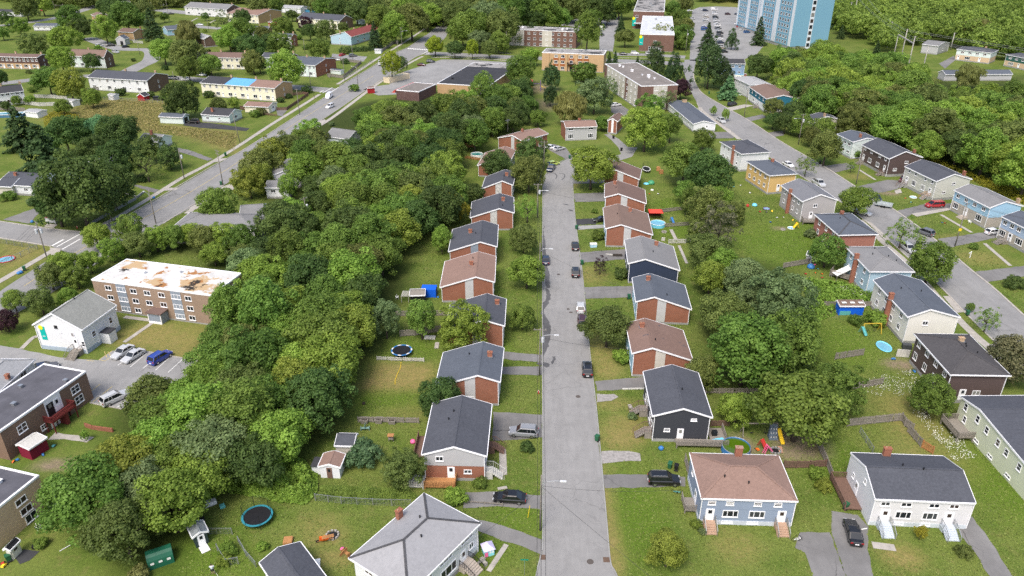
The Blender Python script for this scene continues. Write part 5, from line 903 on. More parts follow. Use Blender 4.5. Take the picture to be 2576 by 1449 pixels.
def crown_arrays(seed, K=64, per=110, vert=.95, rc=(.20, .36), leaf=.085, ragged=.10, zmin=-.7, cone=0.0, inner=260):
 rng = np.random.default_rng(seed); i = np.arange(K)+.5; zz = 1-(1-zmin)*i/K; th = math.pi*(1+5**.5)*i+rng.normal(0, .25, K)
 rr = np.sqrt(np.clip(1-zz*zz, 0, 1)); cd = np.stack([rr*np.cos(th), rr*np.sin(th), zz], 1); rcs = rng.uniform(*rc, K)
 lump = 1+.16*np.sin(3*th+rng.uniform(0, 6))*rr+.10*np.sin(5*zz+rng.uniform(0, 6))
 rad_ = (1-rcs*.8+rng.normal(0, ragged, K))*lump; cen = cd*rad_[:, None]
 if cone: cen[:, :2] *= (1-cone*(cen[:, 2:3]*.5+.3))
 P = []; Nn = []; S = []; T = []
 for k in range(K):
  m = int(per*rng.uniform(.7, 1.3)*(rcs[k]/.28)**1.6); d = rng.normal(size=(m, 3)); d /= np.linalg.norm(d, axis=1, keepdims=True)
  d = d+cd[k]*.55+np.array([0, 0, .25]); d /= np.linalg.norm(d, axis=1, keepdims=True)
  P.append(cen[k]+d*rcs[k]*rng.uniform(.55, 1.12, (m, 1))*np.array([1, 1, .82])); Nn.append(d+rng.normal(0, .45, (m, 3))+np.array([0, 0, .35])); S.append(leaf*rng.uniform(.65, 1.35, m))
  T.append(np.clip(rng.uniform(.25, .9)+rng.normal(0, .18, m), 0, 1))
 d = sphere_dirs(inner, rng); P.append(d*rng.uniform(.25, .72, (len(d), 1))); Nn.append(d); S.append(np.full(len(d), leaf*2.2)); T.append(rng.uniform(.3, .8, len(d)))
 P = np.concatenate(P); P[:, 2] *= vert; return P, np.concatenate(Nn), np.concatenate(S), np.concatenate(T)
def conifer_arrays(seed, tiers=18, ht=2.6, leaf=.09, gap=.0, br=17):
 rng = np.random.default_rng(seed); P = []; Nn = []; S = []; T = []
 for i in range(tiers):
  f = i/(tiers-1); z = -ht*.42+ht*f; R = (1-f)**.8*.95+.06; R *= rng.uniform(.85, 1.12); nb = max(4, int(br*(1-f*.6)))
  for b in range(nb):
   if rng.random() < gap: continue
   a = rng.uniform(0, 6.283); L = R*rng.uniform(.75, 1.15); m = int(14+34*L); s = rng.uniform(.15, 1, m)**.8; w = rng.normal(0, .075, m)*(1.15-s*.5)
   dx, dy = math.cos(a), math.sin(a); dr = -.22*s*s*L+.06*s
   P.append(np.stack([dx*s*L-dy*w, dy*s*L+dx*w, z+dr+rng.normal(0, .03, m)], 1)); nn = np.tile([dx*.5, dy*.5, .9], (m, 1))+rng.normal(0, .5, (m, 3)); Nn.append(nn)
   S.append(leaf*rng.uniform(.7, 1.4, m)); T.append(np.clip(rng.uniform(.1, .7)+.3*s+rng.normal(0, .1, m), 0, 1))
 return [np.concatenate(x) for x in (P, Nn, S, T)]
FOL = {k: foliage(k+'_leaf', c, c2, rn) for k, c, c2, rn in (
 ('mid', (0.081, 0.165, 0.025), (0.202, 0.324, 0.063), .25), ('dark', (0.046, 0.099, 0.024), (0.119, 0.198, 0.050), .2), ('bright', (0.128, 0.241, 0.028), (0.289, 0.437, 0.077), .15), ('lime', (.19, .28, .018), (.36, .46, .045), .1), ('yellow', (.135, .205, .026), (.29, .365, .065), .12),
 ('olive', (.092, .142, .030), (.205, .262, .070), .18), ('blue', (.055, .128, .055), (.145, .245, .11), .15), ('silver', (.095, .155, .052), (.25, .34, .14), .15), ('purple', (.028, .012, .018), (.075, .034, .042), .1), ('needle', (0.035, 0.081, 0.028), (0.094, 0.165, 0.056), .2), ('willow', (.16, .185, .045), (.32, .345, .12), .12), ('copper', (0.074, 0.096, 0.037), (0.215, 0.211, 0.105), .12), ('bluegreen', (0.067, 0.173, 0.077), (0.161, 0.331, 0.140), .1), ('gold', (.20, .215, .015), (.36, .36, .04), .1), ('straw', (.24, .26, .07), (.46, .40, .16), .1), ('dead', (.09, .105, .05), (.21, .22, .13), .1))}
BASEF = FOL['mid']; PROTO = {}
def mk(kind, arrs, **k): PROTO.setdefault(kind, []).append(leaf_mesh('crown_'+kind, *arrs, mat=BASEF, **k))
for s_, kw in ((1, {}), (2, dict(vert=1.1, K=70)), (3, dict(vert=.82, rc=(.22, .42), K=56)), (4, dict(ragged=.16, K=72, rc=(.17, .32))), (5, dict(vert=1.0, K=60, cone=.25)), (6, dict(ragged=.14, vert=.9, rc=(.2, .4), K=58)), (7, dict(vert=1.15, ragged=.13, K=74, rc=(.16, .3)))): mk('leafy', crown_arrays(s_, per=150, leaf=.07, **kw))
for s_ in (11, 12): mk('oval', crown_arrays(s_, vert=1.45, K=70, rc=(.18, .30), per=120, leaf=.075, cone=.25))
for s_ in (21, 22): mk('round', crown_arrays(s_, vert=.9, K=80, rc=(.20, .27), per=130, leaf=.065, ragged=.03, zmin=-.6))
for s_ in (31, 32): mk('sparse', crown_arrays(s_, vert=1.0, K=44, rc=(.14, .26), per=70, leaf=.075, ragged=.2, inner=30))
for s_ in (41, 42): mk('shrub', crown_arrays(s_, vert=.8, K=30, rc=(.26, .42), per=80, leaf=.11, zmin=-.35, inner=80))
for s_ in (51, 52): mk('willow', crown_arrays(s_, vert=1.0, K=60, rc=(.2, .34), per=90, leaf=.06, zmin=-.8), long=3.6, droop=True)
mk('spruce', conifer_arrays(61)); mk('spruce', conifer_arrays(62, ht=2.9, tiers=19)); mk('pine', crown_arrays(63, vert=1.35, K=80, rc=(.14, .28), per=150, leaf=.07, ragged=.15, cone=.45)); mk('pine', crown_arrays(64, vert=1.5, K=84, rc=(.14, .26), per=150, leaf=.07, ragged=.17, cone=.5)); mk('dome', conifer_arrays(65, ht=1.7, tiers=13, leaf=.1, br=15))
def trunk_mesh(seed, limbs=6, split=.5):
 rng = random.Random(seed); m = MB(); m.tube([(0, 0, -.01), (.01, .0, .25), (.02*rng.uniform(-1, 1), .02, .6), (.03, 0, 1.15)], [.075, .055, .045, .015], 7)
 for i in range(limbs):
  a = 6.283*i/limbs+rng.uniform(-.4, .4); z0 = split+.35*rng.random(); L = rng.uniform(.45, .75)
  m.tube([(0, 0, z0), (math.cos(a)*L*.5, math.sin(a)*L*.5, z0+.18), (math.cos(a)*L, math.sin(a)*L, z0+.45)], [.035, .022, .008], 5)
 return m.mesh('trunk', BARK, smooth=True)
TRUNKS = [trunk_mesh(i) for i in range(4)]; m_ = MB(); m_.tube([(0, 0, -.01), (0, 0, .5), (0, 0, 1.6)], [.06, .045, .01], 7); TRUNK_C = m_.mesh('trunk', BARK, smooth=True)
RECTS = []
for o_ in list(COL.objects):
 if 'U' in o_.keys(): RECTS.append((np.array(o_.location[:2]), o_.rotation_euler[2], o_['U'], o_['V']))
for o_ in list(COL.objects):
 for k_ in ('U', 'V'):
  if k_ in o_.keys(): del o_[k_]
def in_building(x, y, mg=1.0):
 for o_, a_, U_, V_ in RECTS:
  dx, dy = x-o_[0], y-o_[1]; c_, s_ = math.cos(a_), math.sin(a_); p, q = dx*c_+dy*s_, -dx*s_+dy*c_
  if -mg < p < U_+mg and -mg < q < V_+mg: return True
 return False
TREES = []
CF = {'leafy': 1.2, 'oval': 1.75, 'round': 1.1, 'sparse': 1.35, 'shrub': .55, 'willow': 1.15, 'spruce': 1.35, 'pine': 1.35, 'dome': .95}
TNAME = {'spruce': 'spruce_tree', 'pine': 'pine_tree', 'dome': 'conifer_tree', 'willow': 'willow_tree', 'shrub': 'garden_shrub'}
def plant(w, R, kind, mat, label, group=None, cf=None, name=None, nm=None):
 cf = cf or CF[kind]; hc = R*cf; nm = name or TNAME.get(kind, 'broadleaf_tree'); cat = {'garden_shrub': 'shrub'}.get(nm, 'tree')
 root = thing(nm, label, cat, (w[0], w[1], 0), random.uniform(0, 6.283), group)
 cr = obj('crown', random.choice(PROTO[kind]), root, (0, 0, hc)); setmat(cr, FOL[mat]); sx = random.uniform(.93, 1.08); cr.scale = (R*sx, R/sx, R*random.uniform(.94, 1.06))
 tk = obj('trunk' if nm != 'garden_shrub' else 'stem', TRUNK_C if kind in ('spruce', 'pine', 'dome') else random.choice(TRUNKS), root); tk.scale = (R, R, hc)
 TREES.append((w[0], w[1], R)); return root
def tree_px(p, rpx, kind, mat, label, group=None, cf=None, name=None):
 k = cf or CF[kind]; zc = 5.0
 for _ in range(6): w = at(p, zc); R = rpx*(1.0 if p[1] > 330 else .9)*depth_of(w)/FPX; zc = R*k
 return plant(w, R, kind, mat, label, group, k, name)
# ------------------------------------------------------------------ single trees and shrubs of the gardens and streets
SINGLE = '''
11 1865 950 98 oval bright|small upright tree beside the charcoal roofed saltbox's back lawn
11 2190 490 112 round dark|dense dark maple between two charcoal roofed saltbox houses
11 2425 200 150 leafy dark|dark maple in front of the rosy roofed house by the cul-de-sac
21 170 300 165 leafy olive|large dark olive maple at the cul-de-sac bend behind the pole
21 190 80 150 leafy dark|dark maple farthest up the kerb by cul-de-sac
11 1975 640 140 leafy gold|yellowing shrub-like tree at the wood edge behind saltbox
21 155 640 120 sparse bright|thin light green tree beside the street lamp pole
21 120 950 145 round olive|dark olive maple by the kerb opposite parked black sedan
21 150 1270 170 leafy bright|bright green maple overhanging the kerb by the navy sedan
22 105 290 132 round mid|round green maple by the kerb next to brick house
12 2085 380 232 leafy bright|big bright green maple hiding a charcoal roofed house
12 1660 290 152 oval mid|leaning green tree at the fence above the trampoline
12 1850 1105 215 round dark|dense dark rounded tree between the two charcoal roofs
12 1300 290 145 oval silver|tall pale poplar at the edge of wood above trampoline
12 2155 60 52 shrub bright|small shrub against the tan roofed brick house
13 1480 360 190 leafy olive|dark green tree against the tall duplex's side wall
13 1085 230 175 shrub blue|broad sumac shrub beside the white shed
13 2000 660 112 shrub bright|bushy shrub behind the white hipped house
13 2255 520 72 shrub mid|flowering shrub by the duplex's white porch steps
23 148 150 72 shrub dark|dark round bush on the verge beside the driveway
23 1570 1180 200 leafy yellow|loose olive-green tree alone on the front lawn
23 1850 930 55 shrub yellow|yellow-green bush at the slate blue house's corner
23 1920 1000 42 shrub silver|low planted bush in the stone bed by the steps
20 1345 1280 235 leafy bright|huge round lime-green tree behind the cul-de-sac
21 800 225 205 leafy bright|spreading lime maple over the dark brown roof
21 1740 170 210 leafy mid|broad dark tree beside the oblong trampoline
21 1960 300 230 leafy dark|broad shadowy tree behind the white house's garden
21 1760 480 120 leafy mid|mid green tree on garden boundary of the littered lawn
21 1960 640 190 leafy olive|rounded olive tree in the middle of the back gardens
21 2090 820 200 sparse dead|half-bare grey-green tree in the open back lawn
21 1970 1080 185 leafy olive|olive tree beside the stone path behind the navy house
21 2140 1215 175 leafy bright|bright green tree filling the garden belt below the half-bare tree
21 2000 1340 165 leafy bright|bright green tree above the big silvery willow
21 2330 1340 205 leafy silver|silvery garden tree next to the open back lawn
21 1830 560 130 leafy mid|mid green shrub tree beside the red canopy garden
21 2240 690 110 leafy olive|low olive bush tree beside littered lawn
21 1880 870 110 leafy olive|low olive tree at the pool garden fence end
21 2080 560 140 leafy bright|light green tree behind the olive garden tree
21 870 925 70 shrub mid|dark leafy bush beside the white cool box
21 1100 1310 76 shrub dark|round bush against the navy house's street wall
21 890 1215 80 sparse purple|small purple-brown ornamental tree on the front lawn
21 836 676 34 shrub mid|little clipped bush ringed with stones
22 962 370 215 leafy olive|large dark chestnut tree beside the parked black cars
22 1105 700 92 shrub bright|bright green upright shrub beside the worn roof house
22 1210 1290 48 shrub silver|spiky low plant on the charcoal house's lawn
22 2120 250 235 leafy olive|olive tree crown behind the slate roofed brick house
22 2360 620 360 leafy mid|massive spreading tree behind the worn brown roof
22 1920 850 160 leafy olive|dull olive bush tree hugging the charcoal house's roof
22 2260 1225 172 round bright|round bright shrub-tree in the fenced garden behind charcoal house
22 2450 90 190 leafy silver|silvery poplar crown in the garden wood
32 150 130 290 leafy silver|big silvery willow-like tree north of garden wood
32 220 560 330 leafy mid|large mid green tree in the centre of garden wood
32 330 1170 385 leafy mid|biggest garden tree with brownish top near swing set
32 690 1000 250 leafy mid|green tree joined to the biggest garden tree
32 1650 1085 208 round mid|round green tree beside the dark brown house
32 1085 310 108 shrub bright|bright bush against the cream house's yard wall
32 880 330 70 shrub mid|dark low bush next to the little swing set
32 2450 720 245 leafy copper|copper-green maple at the picture edge on crescent
32 2040 190 45 round mid|tiny round street tree next to green bin on crescent
32 2215 310 112 sparse mid|young street tree on the crescent's verge
31 1640 1190 205 leafy mid|full green street maple in front of pale blue house
31 1360 880 140 sparse mid|open-crowned street tree beside the silver SUV
31 900 560 150 leafy mid|street tree shading the parked car by boat trailer
31 595 1070 172 round mid|round dark tree at the corner of pink brick house
31 390 210 90 sparse mid|small street tree beside the silver pickup
31 840 225 50 sparse mid|little tree on lawn of the dark brown semi
31 590 30 165 leafy olive|dark maple in front of the pale ribbon-window house
31 900 95 75 shrub mid|bush at the corner of the dark brown semi
31 2070 1030 46 shrub mid|small shrub on the lawn by the mailbox post
31 430 905 62 shrub silver|pale bush behind the pink brick house
31 2480 1400 90 shrub dark|dark bush by the lower crescent driveway
33 1545 1005 60 oval gold|small golden cypress before the white semi-detached house
33 1975 1205 84 shrub olive|loose bush beside the white house's right steps
33 480 420 80 shrub bright|bright leafy border bush along the garden fence
33 560 540 85 shrub yellow|yellow-green border bush near the brown deck
20 2180 890 132 dome bluegreen|dome-shaped bluish conifer in front of the pale house
20 1990 660 190 pine needle|large dark pine leaning over crescent street
20 2130 750 120 pine needle|dark pine beside the blue house with pool
20 2490 330 100 spruce needle|tall dark spruce in front of the blue tower
20 1970 390 105 spruce needle|dark broad spruce among the tower's parked cars
20 2215 410 72 pine needle|thin pine by the tower lot's light pole
20 1440 640 130 pine needle|bushy pine behind the four-storey flats
20 1630 720 112 pine needle|second bushy pine behind the four-storey flats
20 1700 890 105 leafy purple|deep purple maple beside the four-storey flats
20 1560 990 105 sparse silver|silvery tree at the corner of four-storey flats
20 830 950 185 leafy silver|silver poplar in front of the four-storey flats
20 960 850 105 sparse silver|smaller silver poplar near flats' long side
20 590 1080 185 willow willow|pale weeping willow behind the grey fronted house
20 385 960 90 pine needle|tall slim pine beside the playground
20 400 780 110 pine needle|pine beside the yellow-tan flats' lawn
20 1400 1090 150 leafy mid|green tree below the four-storey flats
20 1600 1260 115 oval mid|upright green tree beside the great round lime tree
20 760 290 150 oval mid|tall round-topped tree in front of long brick flats
20 1140 370 105 round olive|low dark tree beside the office car park
20 1095 240 65 spruce needle|ragged conifer beside the middle car park
20 1515 330 105 sparse yellow|thin yellowing tree in front of white roofed office
20 1700 350 115 leafy mid|leafy tree at the office's corner
20 190 350 70 pine needle|ragged brownish pine before the long brick flats
20 340 350 60 pine needle|second ragged pine before the long brick flats
20 80 700 150 leafy mid|dark tree beside the white lorry cab
20 190 560 95 leafy bright|light green tree at the corner of yellow-tan flats
20 730 745 150 shrub mid|long hedge-like bush below the yellow-tan flats
20 2480 660 135 leafy dark|dark round tree over the blue house's pool
20 2030 1110 36 oval bright|thin sapling on the crescent bend verge
20 2150 1150 46 oval bright|second sapling on the bend by the parked pickup
20 900 1235 80 leafy mid|green tree beside the grey fronted house
20 1930 1400 100 leafy mid|tree on the lawn below the white bungalow
20 1265 600 26 spruce needle|tiny spruce on verge across from offices
20 980 585 42 spruce needle|small spruce at the flats' corner by cross street
20 1040 590 46 spruce needle|second small spruce by cross street
10 1360 640 118 oval lime|bright lime tree hiding the cement truck on avenue
10 1465 640 66 oval dark|dark narrow tree behind the bright lime avenue tree
10 1800 455 102 leafy lime|bright lime street tree at the crosswalk corner
10 2000 490 98 round dark|dark street tree beside the lime one at crosswalk
10 2175 480 72 oval lime|narrow bright lime street tree before the store lot
10 2350 490 98 round olive|dark street tree at the end of store lot row
10 500 235 72 leafy purple|purple-leaved tree below the slate roofed terrace
10 290 690 205 leafy bright|big pale-topped maple beside cream tarpaulin terrace
10 1190 370 98 spruce needle|dark conifer in front of the red roofed terrace
10 505 910 58 shrub dark|round dark bush at the upper street corner
10 250 1010 42 shrub dark|clipped dark bush beside cream terrace
10 330 970 40 shrub dark|second clipped bush beside cream terrace
10 990 890 56 shrub mid|bushy tree on the avenue verge by the store
10 760 1250 34 shrub silver|white flowering shrub beside the avenue footway
00 640 390 168 round bright|great round tree in the middle of court lawn
00 610 590 135 leafy bright|pale green tree beside grey-green terrace
00 920 620 92 leafy dark|dark tree before the grey-green terrace's front
00 1050 290 132 leafy bright|bright tree by the court parking
00 1520 260 120 spruce needle|tall dark spruce behind the tan gable house
00 1640 500 140 leafy bright|round bright maple before brown roofed terrace
00 1870 540 175 leafy olive|dark olive maple before brown roofed terrace
00 1890 690 130 leafy mid|street tree above parked cars of upper street
00 2110 640 115 leafy mid|tree in front of cream brown-roofed terrace
00 700 850 165 leafy yellow|yellowing birch by the white fences
00 480 800 160 leafy mid|leafy tree beside the yellowing birch
00 1820 1000 180 leafy dark|large dark tree behind the mint garage
00 1725 1090 75 spruce bluegreen|bluish spruce beside the mint garage
00 1880 335 130 willow willow|pale willow below the terrace street
00 2065 165 44 round mid|round clipped tree on terrace lawn
00 2245 215 102 sparse olive|open olive tree beside the upper terraces
00 470 30 1 shrub mid|SKIP
01 790 470 330 leafy dark|enormous dark tree at the avenue and side street corner
01 560 600 210 leafy dark|dark tree spilling over the side street drive
01 1110 420 215 leafy dark|dark tree beside the avenue's low stone wall
01 1460 190 150 sparse olive|thin olive tree on lawn by avenue
01 1700 130 112 leafy dark|dense dark tree beside drive to avenue
00 200 1320 240 dome needle|broad dark conifer at the lower meadow corner
00 650 1340 190 leafy dark|dark tree at the meadow foot beside the big conifers
00 850 1310 140 leafy dark|smaller dark tree at the meadow foot
01 1180 170 190 leafy dark|dark tree above the buried blue-white house
01 930 60 150 leafy dark|shadowy tree between the meadow and buried house
01 430 110 290 dome needle|massive dark conifer at the meadow's corner
01 320 590 52 shrub silver|pale bush beside the side street drive
01 1420 355 52 shrub dark|clipped round bush on the avenue lawn
01 80 530 70 shrub mid|garden bush before the white bungalow
00 1000 1320 165 leafy bluegreen|bluish tree at foot of meadow
00 1190 1330 190 leafy dark|dark tree at foot of meadow by teal cottage
01 2180 640 190 leafy mid|broad tree on the avenue beside grey hipped building
01 2500 380 150 leafy yellow|yellow-green tree overhanging the avenue footway
01 1500 40 125 leafy dark|dark tree in front of the teal trimmed cottage
11 320 430 105 oval bright|slim bright poplar before the sunken grey house
11 575 430 120 round dark|dense dark tree beside the sunken grey house
11 240 760 215 leafy dark|big dark tree below the sunken grey house
11 430 900 140 leafy mid|green tree at the foot of the wood pole
11 600 640 170 leafy dark|shadowy tree right behind the wood pole
11 50 330 130 leafy yellow|yellow-green tree left of the sunken grey house
02 60 330 110 leafy purple|deep purple tree at the corner of white gabled house
02 130 120 110 leafy mid|green tree behind the purple tree
02 400 130 130 leafy olive|browning tree behind the white gabled house
02 680 80 95 leafy bright|bright tree at the end of brown flats
03 500 1090 1 shrub mid|SKIP
03 410 1120 70 shrub mid|round bush beside the white plastic chair
03 500 860 80 shrub dark|dark hedge bush along the tan brick block
03 560 720 90 shrub blue|low bush bed by the tan brick block
03 850 30 42 oval bright|small cypress by the low brick garden wall
03 2290 1180 90 shrub bright|leafy vegetable bush in wire enclosure
03 2260 1290 80 shrub bright|second vegetable bush in wire enclosure
03 1390 1440 110 shrub willow|pale feathery shrub beside the green tent
13 60 1150 60 shrub bright|leafy weeds beside the dark garage roof
'''
for ln in SINGLE.strip().splitlines():
 a_, lab = ln.split('|')
 if lab == 'SKIP': continue
 tl, x, y, r_, kd, mt = a_.split(); tree_px(t(int(tl), float(x), float(y)), float(r_)/4, kd, mt, lab, name=None if kd in TNAME else {'silver': 'poplar_tree', 'purple': 'purple_maple_tree'}.get(mt, 'garden_tree'))
# groups of look-alike trees: (tile, [(x, y, r)...], kind, mats, label, group)
GROUPS = [
 (0, [(1270,170,175),(1180,90,120),(350,450,130),(190,260,95),(700,180,140),(820,280,110),(250,60,135),(420,40,110),(780,20,48),(1090,60,105),(1430,120,120),(2300,380,130),(2420,300,140),(2520,480,150),(2540,620,120),(920,980,100),(630,1070,85),(-10,780,90),(1800,10,60),(740,260,80),(20,330,70),(60,180,70),(1560,30,60),(300,1000,50),(160,1010,50),(60,1060,50),(2200,1050,85),(2350,1030,60),(1650,170,50),(2440,170,90)], 'leafy', ('mid','dark','olive','bright'), 'leafy garden tree standing among the terraces beyond the avenue', 'garden trees among the terraces'),
 (10, [(270,270,110),(540,310,90),(700,310,112),(240,450,130),(120,430,100),(60,350,92),(640,490,112),(30,640,90),(20,60,120),(150,60,110),(360,150,60),(870,270,60),(1290,420,60),(1010,110,130),(1180,90,120),(690,60,120),(850,90,110)], 'leafy', ('mid','dark','olive'), 'dark leafy tree between terrace roofs near the avenue', 'garden trees between terrace roofs'),
 (10, [(1250,190,150),(1400,270,150),(1560,200,190),(1320,330,100),(1720,150,150),(1850,120,130),(1600,80,150),(1450,100,130)], 'leafy', ('mid','bright','olive'), 'tall leafy tree lining the top of the avenue', 'trees lining the avenue top'),
 (10, [(2020,140,160),(2150,270,200),(2330,180,200),(2480,280,190),(2560,120,180),(2250,400,120),(2080,330,120),(2440,420,110)], 'leafy', ('olive','mid','silver'), 'large leafy tree between the crosswalk and the brick flats', 'trees behind the crosswalk'),
 (20, [(120,90,170),(330,110,170),(540,60,160),(250,190,110),(480,170,110),(700,80,140),(900,80,150),(1080,40,140),(620,20,120),(960,150,90),(820,170,90)], 'leafy', ('dark','mid','olive'), 'dense tree in the belt behind the brick flats', 'tree belt behind the flats'),
 (20, [(1620,90,85),(1750,40,85),(1690,180,85),(1760,250,85),(1720,420,75),(1660,260,75),(1780,360,60)], 'leafy', ('mid','olive'), 'leafy tree in the strip between office and tower lot', 'trees beside the office'),
 (20, [(60,930,150),(150,1060,120),(60,1130,120),(260,1180,90),(130,850,90)], 'leafy', ('dark','mid'), 'dark tree beside the sandy playground', 'trees around the playground'),
 (30, [(130,880,100),(260,1130,130),(60,1080,110),(330,1250,120),(180,1230,110),(440,1370,90),(560,1280,130),(60,1210,90)], 'leafy', ('mid','dark','olive'), 'garden tree half hiding the houses at crescent top', 'garden trees at the crescent top'),
 (30, [(2100,330,150),(2010,760,130)], 'willow', ('willow',), 'pale feathery willow near the hill houses', 'pale willows by the hill houses'),
 (30, [(700,200,75),(740,330,50),(200,540,40),(1100,480,50)], 'spruce', ('needle',), 'dark spruce on the grass beside the blue tower', 'spruces beside the tower'),
 (1, [(960,920,130),(1300,850,140),(1120,1060,120),(1380,1000,130),(1560,950,120),(1750,930,120),(1900,900,110),(2060,960,140),(2250,930,140),(2440,960,150),(2150,1100,120),(2420,1130,120),(640,1220,150),(760,1330,120),(900,1180,110),(500,1330,130)], 'leafy', ('bright','mid','lime','olive'), 'yellow-green tree in the row behind the white flat roof', 'trees screening the flats'),
]
for tl, pts, kd, mts, lab, grp in GROUPS:
 for i, (x, y, r_) in enumerate(pts): tree_px(t(tl, x, y), r_/4, kd, mts[i % len(mts)] if mts[i % len(mts)] != 'lime' else 'bright', ('spreading ' if r_ > 115 else 'small ' if r_ < 75 else '')+{'mid': 'mid green ', 'bright': 'bright ', 'lime': 'bright ', 'olive': 'olive ', 'silver': 'silvery ', 'dark': 'shadowy '}.get(mts[i % len(mts)], '')+lab, grp)
# ------------------------------------------------------------------ the woods: poisson scatter in surveyed areas
KEEP = ((668,408,788,496),(430,538,664,574),(600,505,664,546),(822,314,905,342),(1115,160,1292,196),(985,203,1072,246),(1330,205,1400,275),(2353,168,2556,206),(2400,110,2520,165),(985,860,1042,905),(1170,378,1220,400),(300,880,430,925),(252,975,330,1030))
def hides(x, y, R):
 z = R*1.2; v = np.array([x, y, z-CAM_H]); dp = v@_fw; px, py, pr_ = 1288+FPX*(v@_rt)/dp, 724.5-FPX*(v@_up)/dp, R*FPX/dp*.92
 return any(a-pr_ < px < c+pr_ and b-pr_ < py < d+pr_*1.1 and y < at(((a+c)/2, d))[1]+6 for a, b, c, d in KEEP)
def clear_of(q, mg):
 ok = np.ones(len(q), bool)
 for o_, a_, U_, V_ in RECTS:
  d_ = q-o_; c_, s_ = math.cos(a_), math.sin(a_); p, r_ = d_[:, 0]*c_+d_[:, 1]*s_, -d_[:, 0]*s_+d_[:, 1]*c_
  ok &= ~((p > -mg) & (p < U_+mg) & (r_ > -mg) & (r_ < V_+mg))
 return ok
MARKS = [(w_, at(p_)[:2]) for w_, p_ in (('the blue-rimmed trampoline', t(12,1300,640)), ('the straw lawn', t(12,1000,900)), ('the white shed', t(13,700,330)), ('the brown brick flats', t(2,2300,330)), ('the parking lot', t(2,1850,860)), ('the lone silver SUV', t(2,1350,1080)), ('the maroon lean-to', t(3,700,120)), ('the tan brick block', t(3,620,600)), ('the green tent', t(3,1500,1250)), ('the dark green shed', t(3,1850,1000)), ('the teal trampoline', (600,1230)), ('the wood pole', t(11,530,900)), ('the wide hipped building', (560,590)), ('the sunken grey house', t(11,400,420)), ('the mint cottage', t(10,950,1430)), ('the avenue bend', (700,380)), ('the brown store wing', t(10,1600,1100)), ('the black roofed store', t(10,2200,1000)), ('the playground', t(20,150,1000)), ('the aerial roof', t(10,2500,1350)), ('the cul-de-sac pool', t(11,2050,150)), ('the fern bank', t(11,1900,330)), ('the yellowing shrub', t(11,1750,600)), ('the upright lawn tree', t(11,1600,900)), ('the tan saltbox roof', t(11,1600,1350)), ('the wood centre', (800,520)), ('the wood heart', (900,420)), ('the blue tower', t(30,300,620)), ('the teal house', t(30,200,950)), ('the three-legged pylon', t(30,1300,800)), ('the carport bungalow', t(30,1800,900)), ('the hill edge', t(30,2400,900)), ('the ribbon-window house', t(30,1100,1330)), ('the dark brown semi', t(31,1500,60)), ('the weedy bank', t(31,2200,300)), ('the crescent wood centre', t(30,1500,1100)), ('the crescent wood corner', t(30,2450,1250)))]
TONE = {'mid': 'mid green', 'bright': 'bright green', 'olive': 'olive green', 'dark': 'dark green', 'silver': 'silvery', 'yellow': 'yellow-green', 'blue': 'bluish green'}
def scatter(poly, zc, spacing, rr, kinds, label, group, seed, limit, avoid=.55):
 rng = random.Random(seed); ng = np.random.default_rng(seed); w = np.array([at(p, zc)[:2] for p in poly]); lo, hi = w.min(0), w.max(0)
 q = ng.uniform(lo, hi, (5000, 2)); q = q[poly_sd(q, w) > .3]; q = q[clear_of(q, 2.2)]; Rq = ng.uniform(*rr, len(q)); old = np.array(TREES); pts = np.zeros((0, 3))
 for (x, y), R in zip(q, Rq):
  if len(pts) >= limit: break
  if len(pts) and np.any((pts[:, 0]-x)**2+(pts[:, 1]-y)**2 < (spacing*(R+pts[:, 2])/(rr[0]+rr[1]))**2): continue
  if np.any((old[:, 0]-x)**2+(old[:, 1]-y)**2 < (avoid*(R+old[:, 2]))**2): continue
  if hides(x, y, R): continue
  pts = np.vstack([pts, (x, y, R)]); kd, mt = rng.choice(kinds); nm_ = min(MARKS, key=lambda m_: (m_[1][0]-x)**2+(m_[1][1]-y)**2)[0]; plant((x, y), R, kd, mt, f'{TONE[mt]} {"tall " if kd == "oval" else ""}{"broad" if R > (rr[0]+rr[1])/2 else "slender"} tree of {label} near {nm_}', group, name='woodland_tree')
 return len(pts)
NW = [('leafy', 'mid')]*6+[('leafy', 'bright')]*5+[('leafy', 'olive')]*2+[('leafy', 'dark')]+[('leafy', 'silver')]+[('oval', 'mid')]+[('leafy', 'yellow')]
LW1 = D((560,1150),(290,1130),(190,1210),(190,1330),(230,1400),(330,1385),(390,1290),(460,1230),(560,1190))
LW2 = D((300,1010),(480,930),(560,800),(600,700),(760,620),(880,640),(965,640),(925,740),(880,860),(820,940),(795,1060),(740,1120),(580,1160),(300,1140))
LW3 = D((600,690),(640,570),(700,450),(680,400),(740,350),(880,292),(1000,285),(1100,262),(1200,254),(1320,240),(1380,262),(1340,300),(1220,320),(1160,380),(1140,440),(1120,520),(1040,560),(1010,640),(880,640),(760,620))
LW4 = D((650,425),(700,380),(760,345),(830,345),(740,420),(665,490),(640,470))
c1 = scatter(LW1, 6, 5.6, (3.6, 5.0), NW+[('leafy', 'blue')]*2, 'the near wood edge', 'trees at the near wood edge', 5, 30)
c2 = scatter(LW2, 6, 5.8, (3.8, 5.4), NW, 'the dense wood', 'trees of the dense wood', 6, 75)
c3 = scatter(LW3, 6, 7.2, (4.4, 6.4), NW+[('leafy', 'dark')]*2+[('leafy', 'olive')]*2, 'the deep wood', 'trees of the deep wood', 7, 95)
c4 = scatter(LW4, 5, 6.5, (4, 5.5), [('leafy', 'olive'), ('leafy', 'mid'), ('leafy', 'yellow')], 'the avenue side', 'avenue side trees', 8, 14)
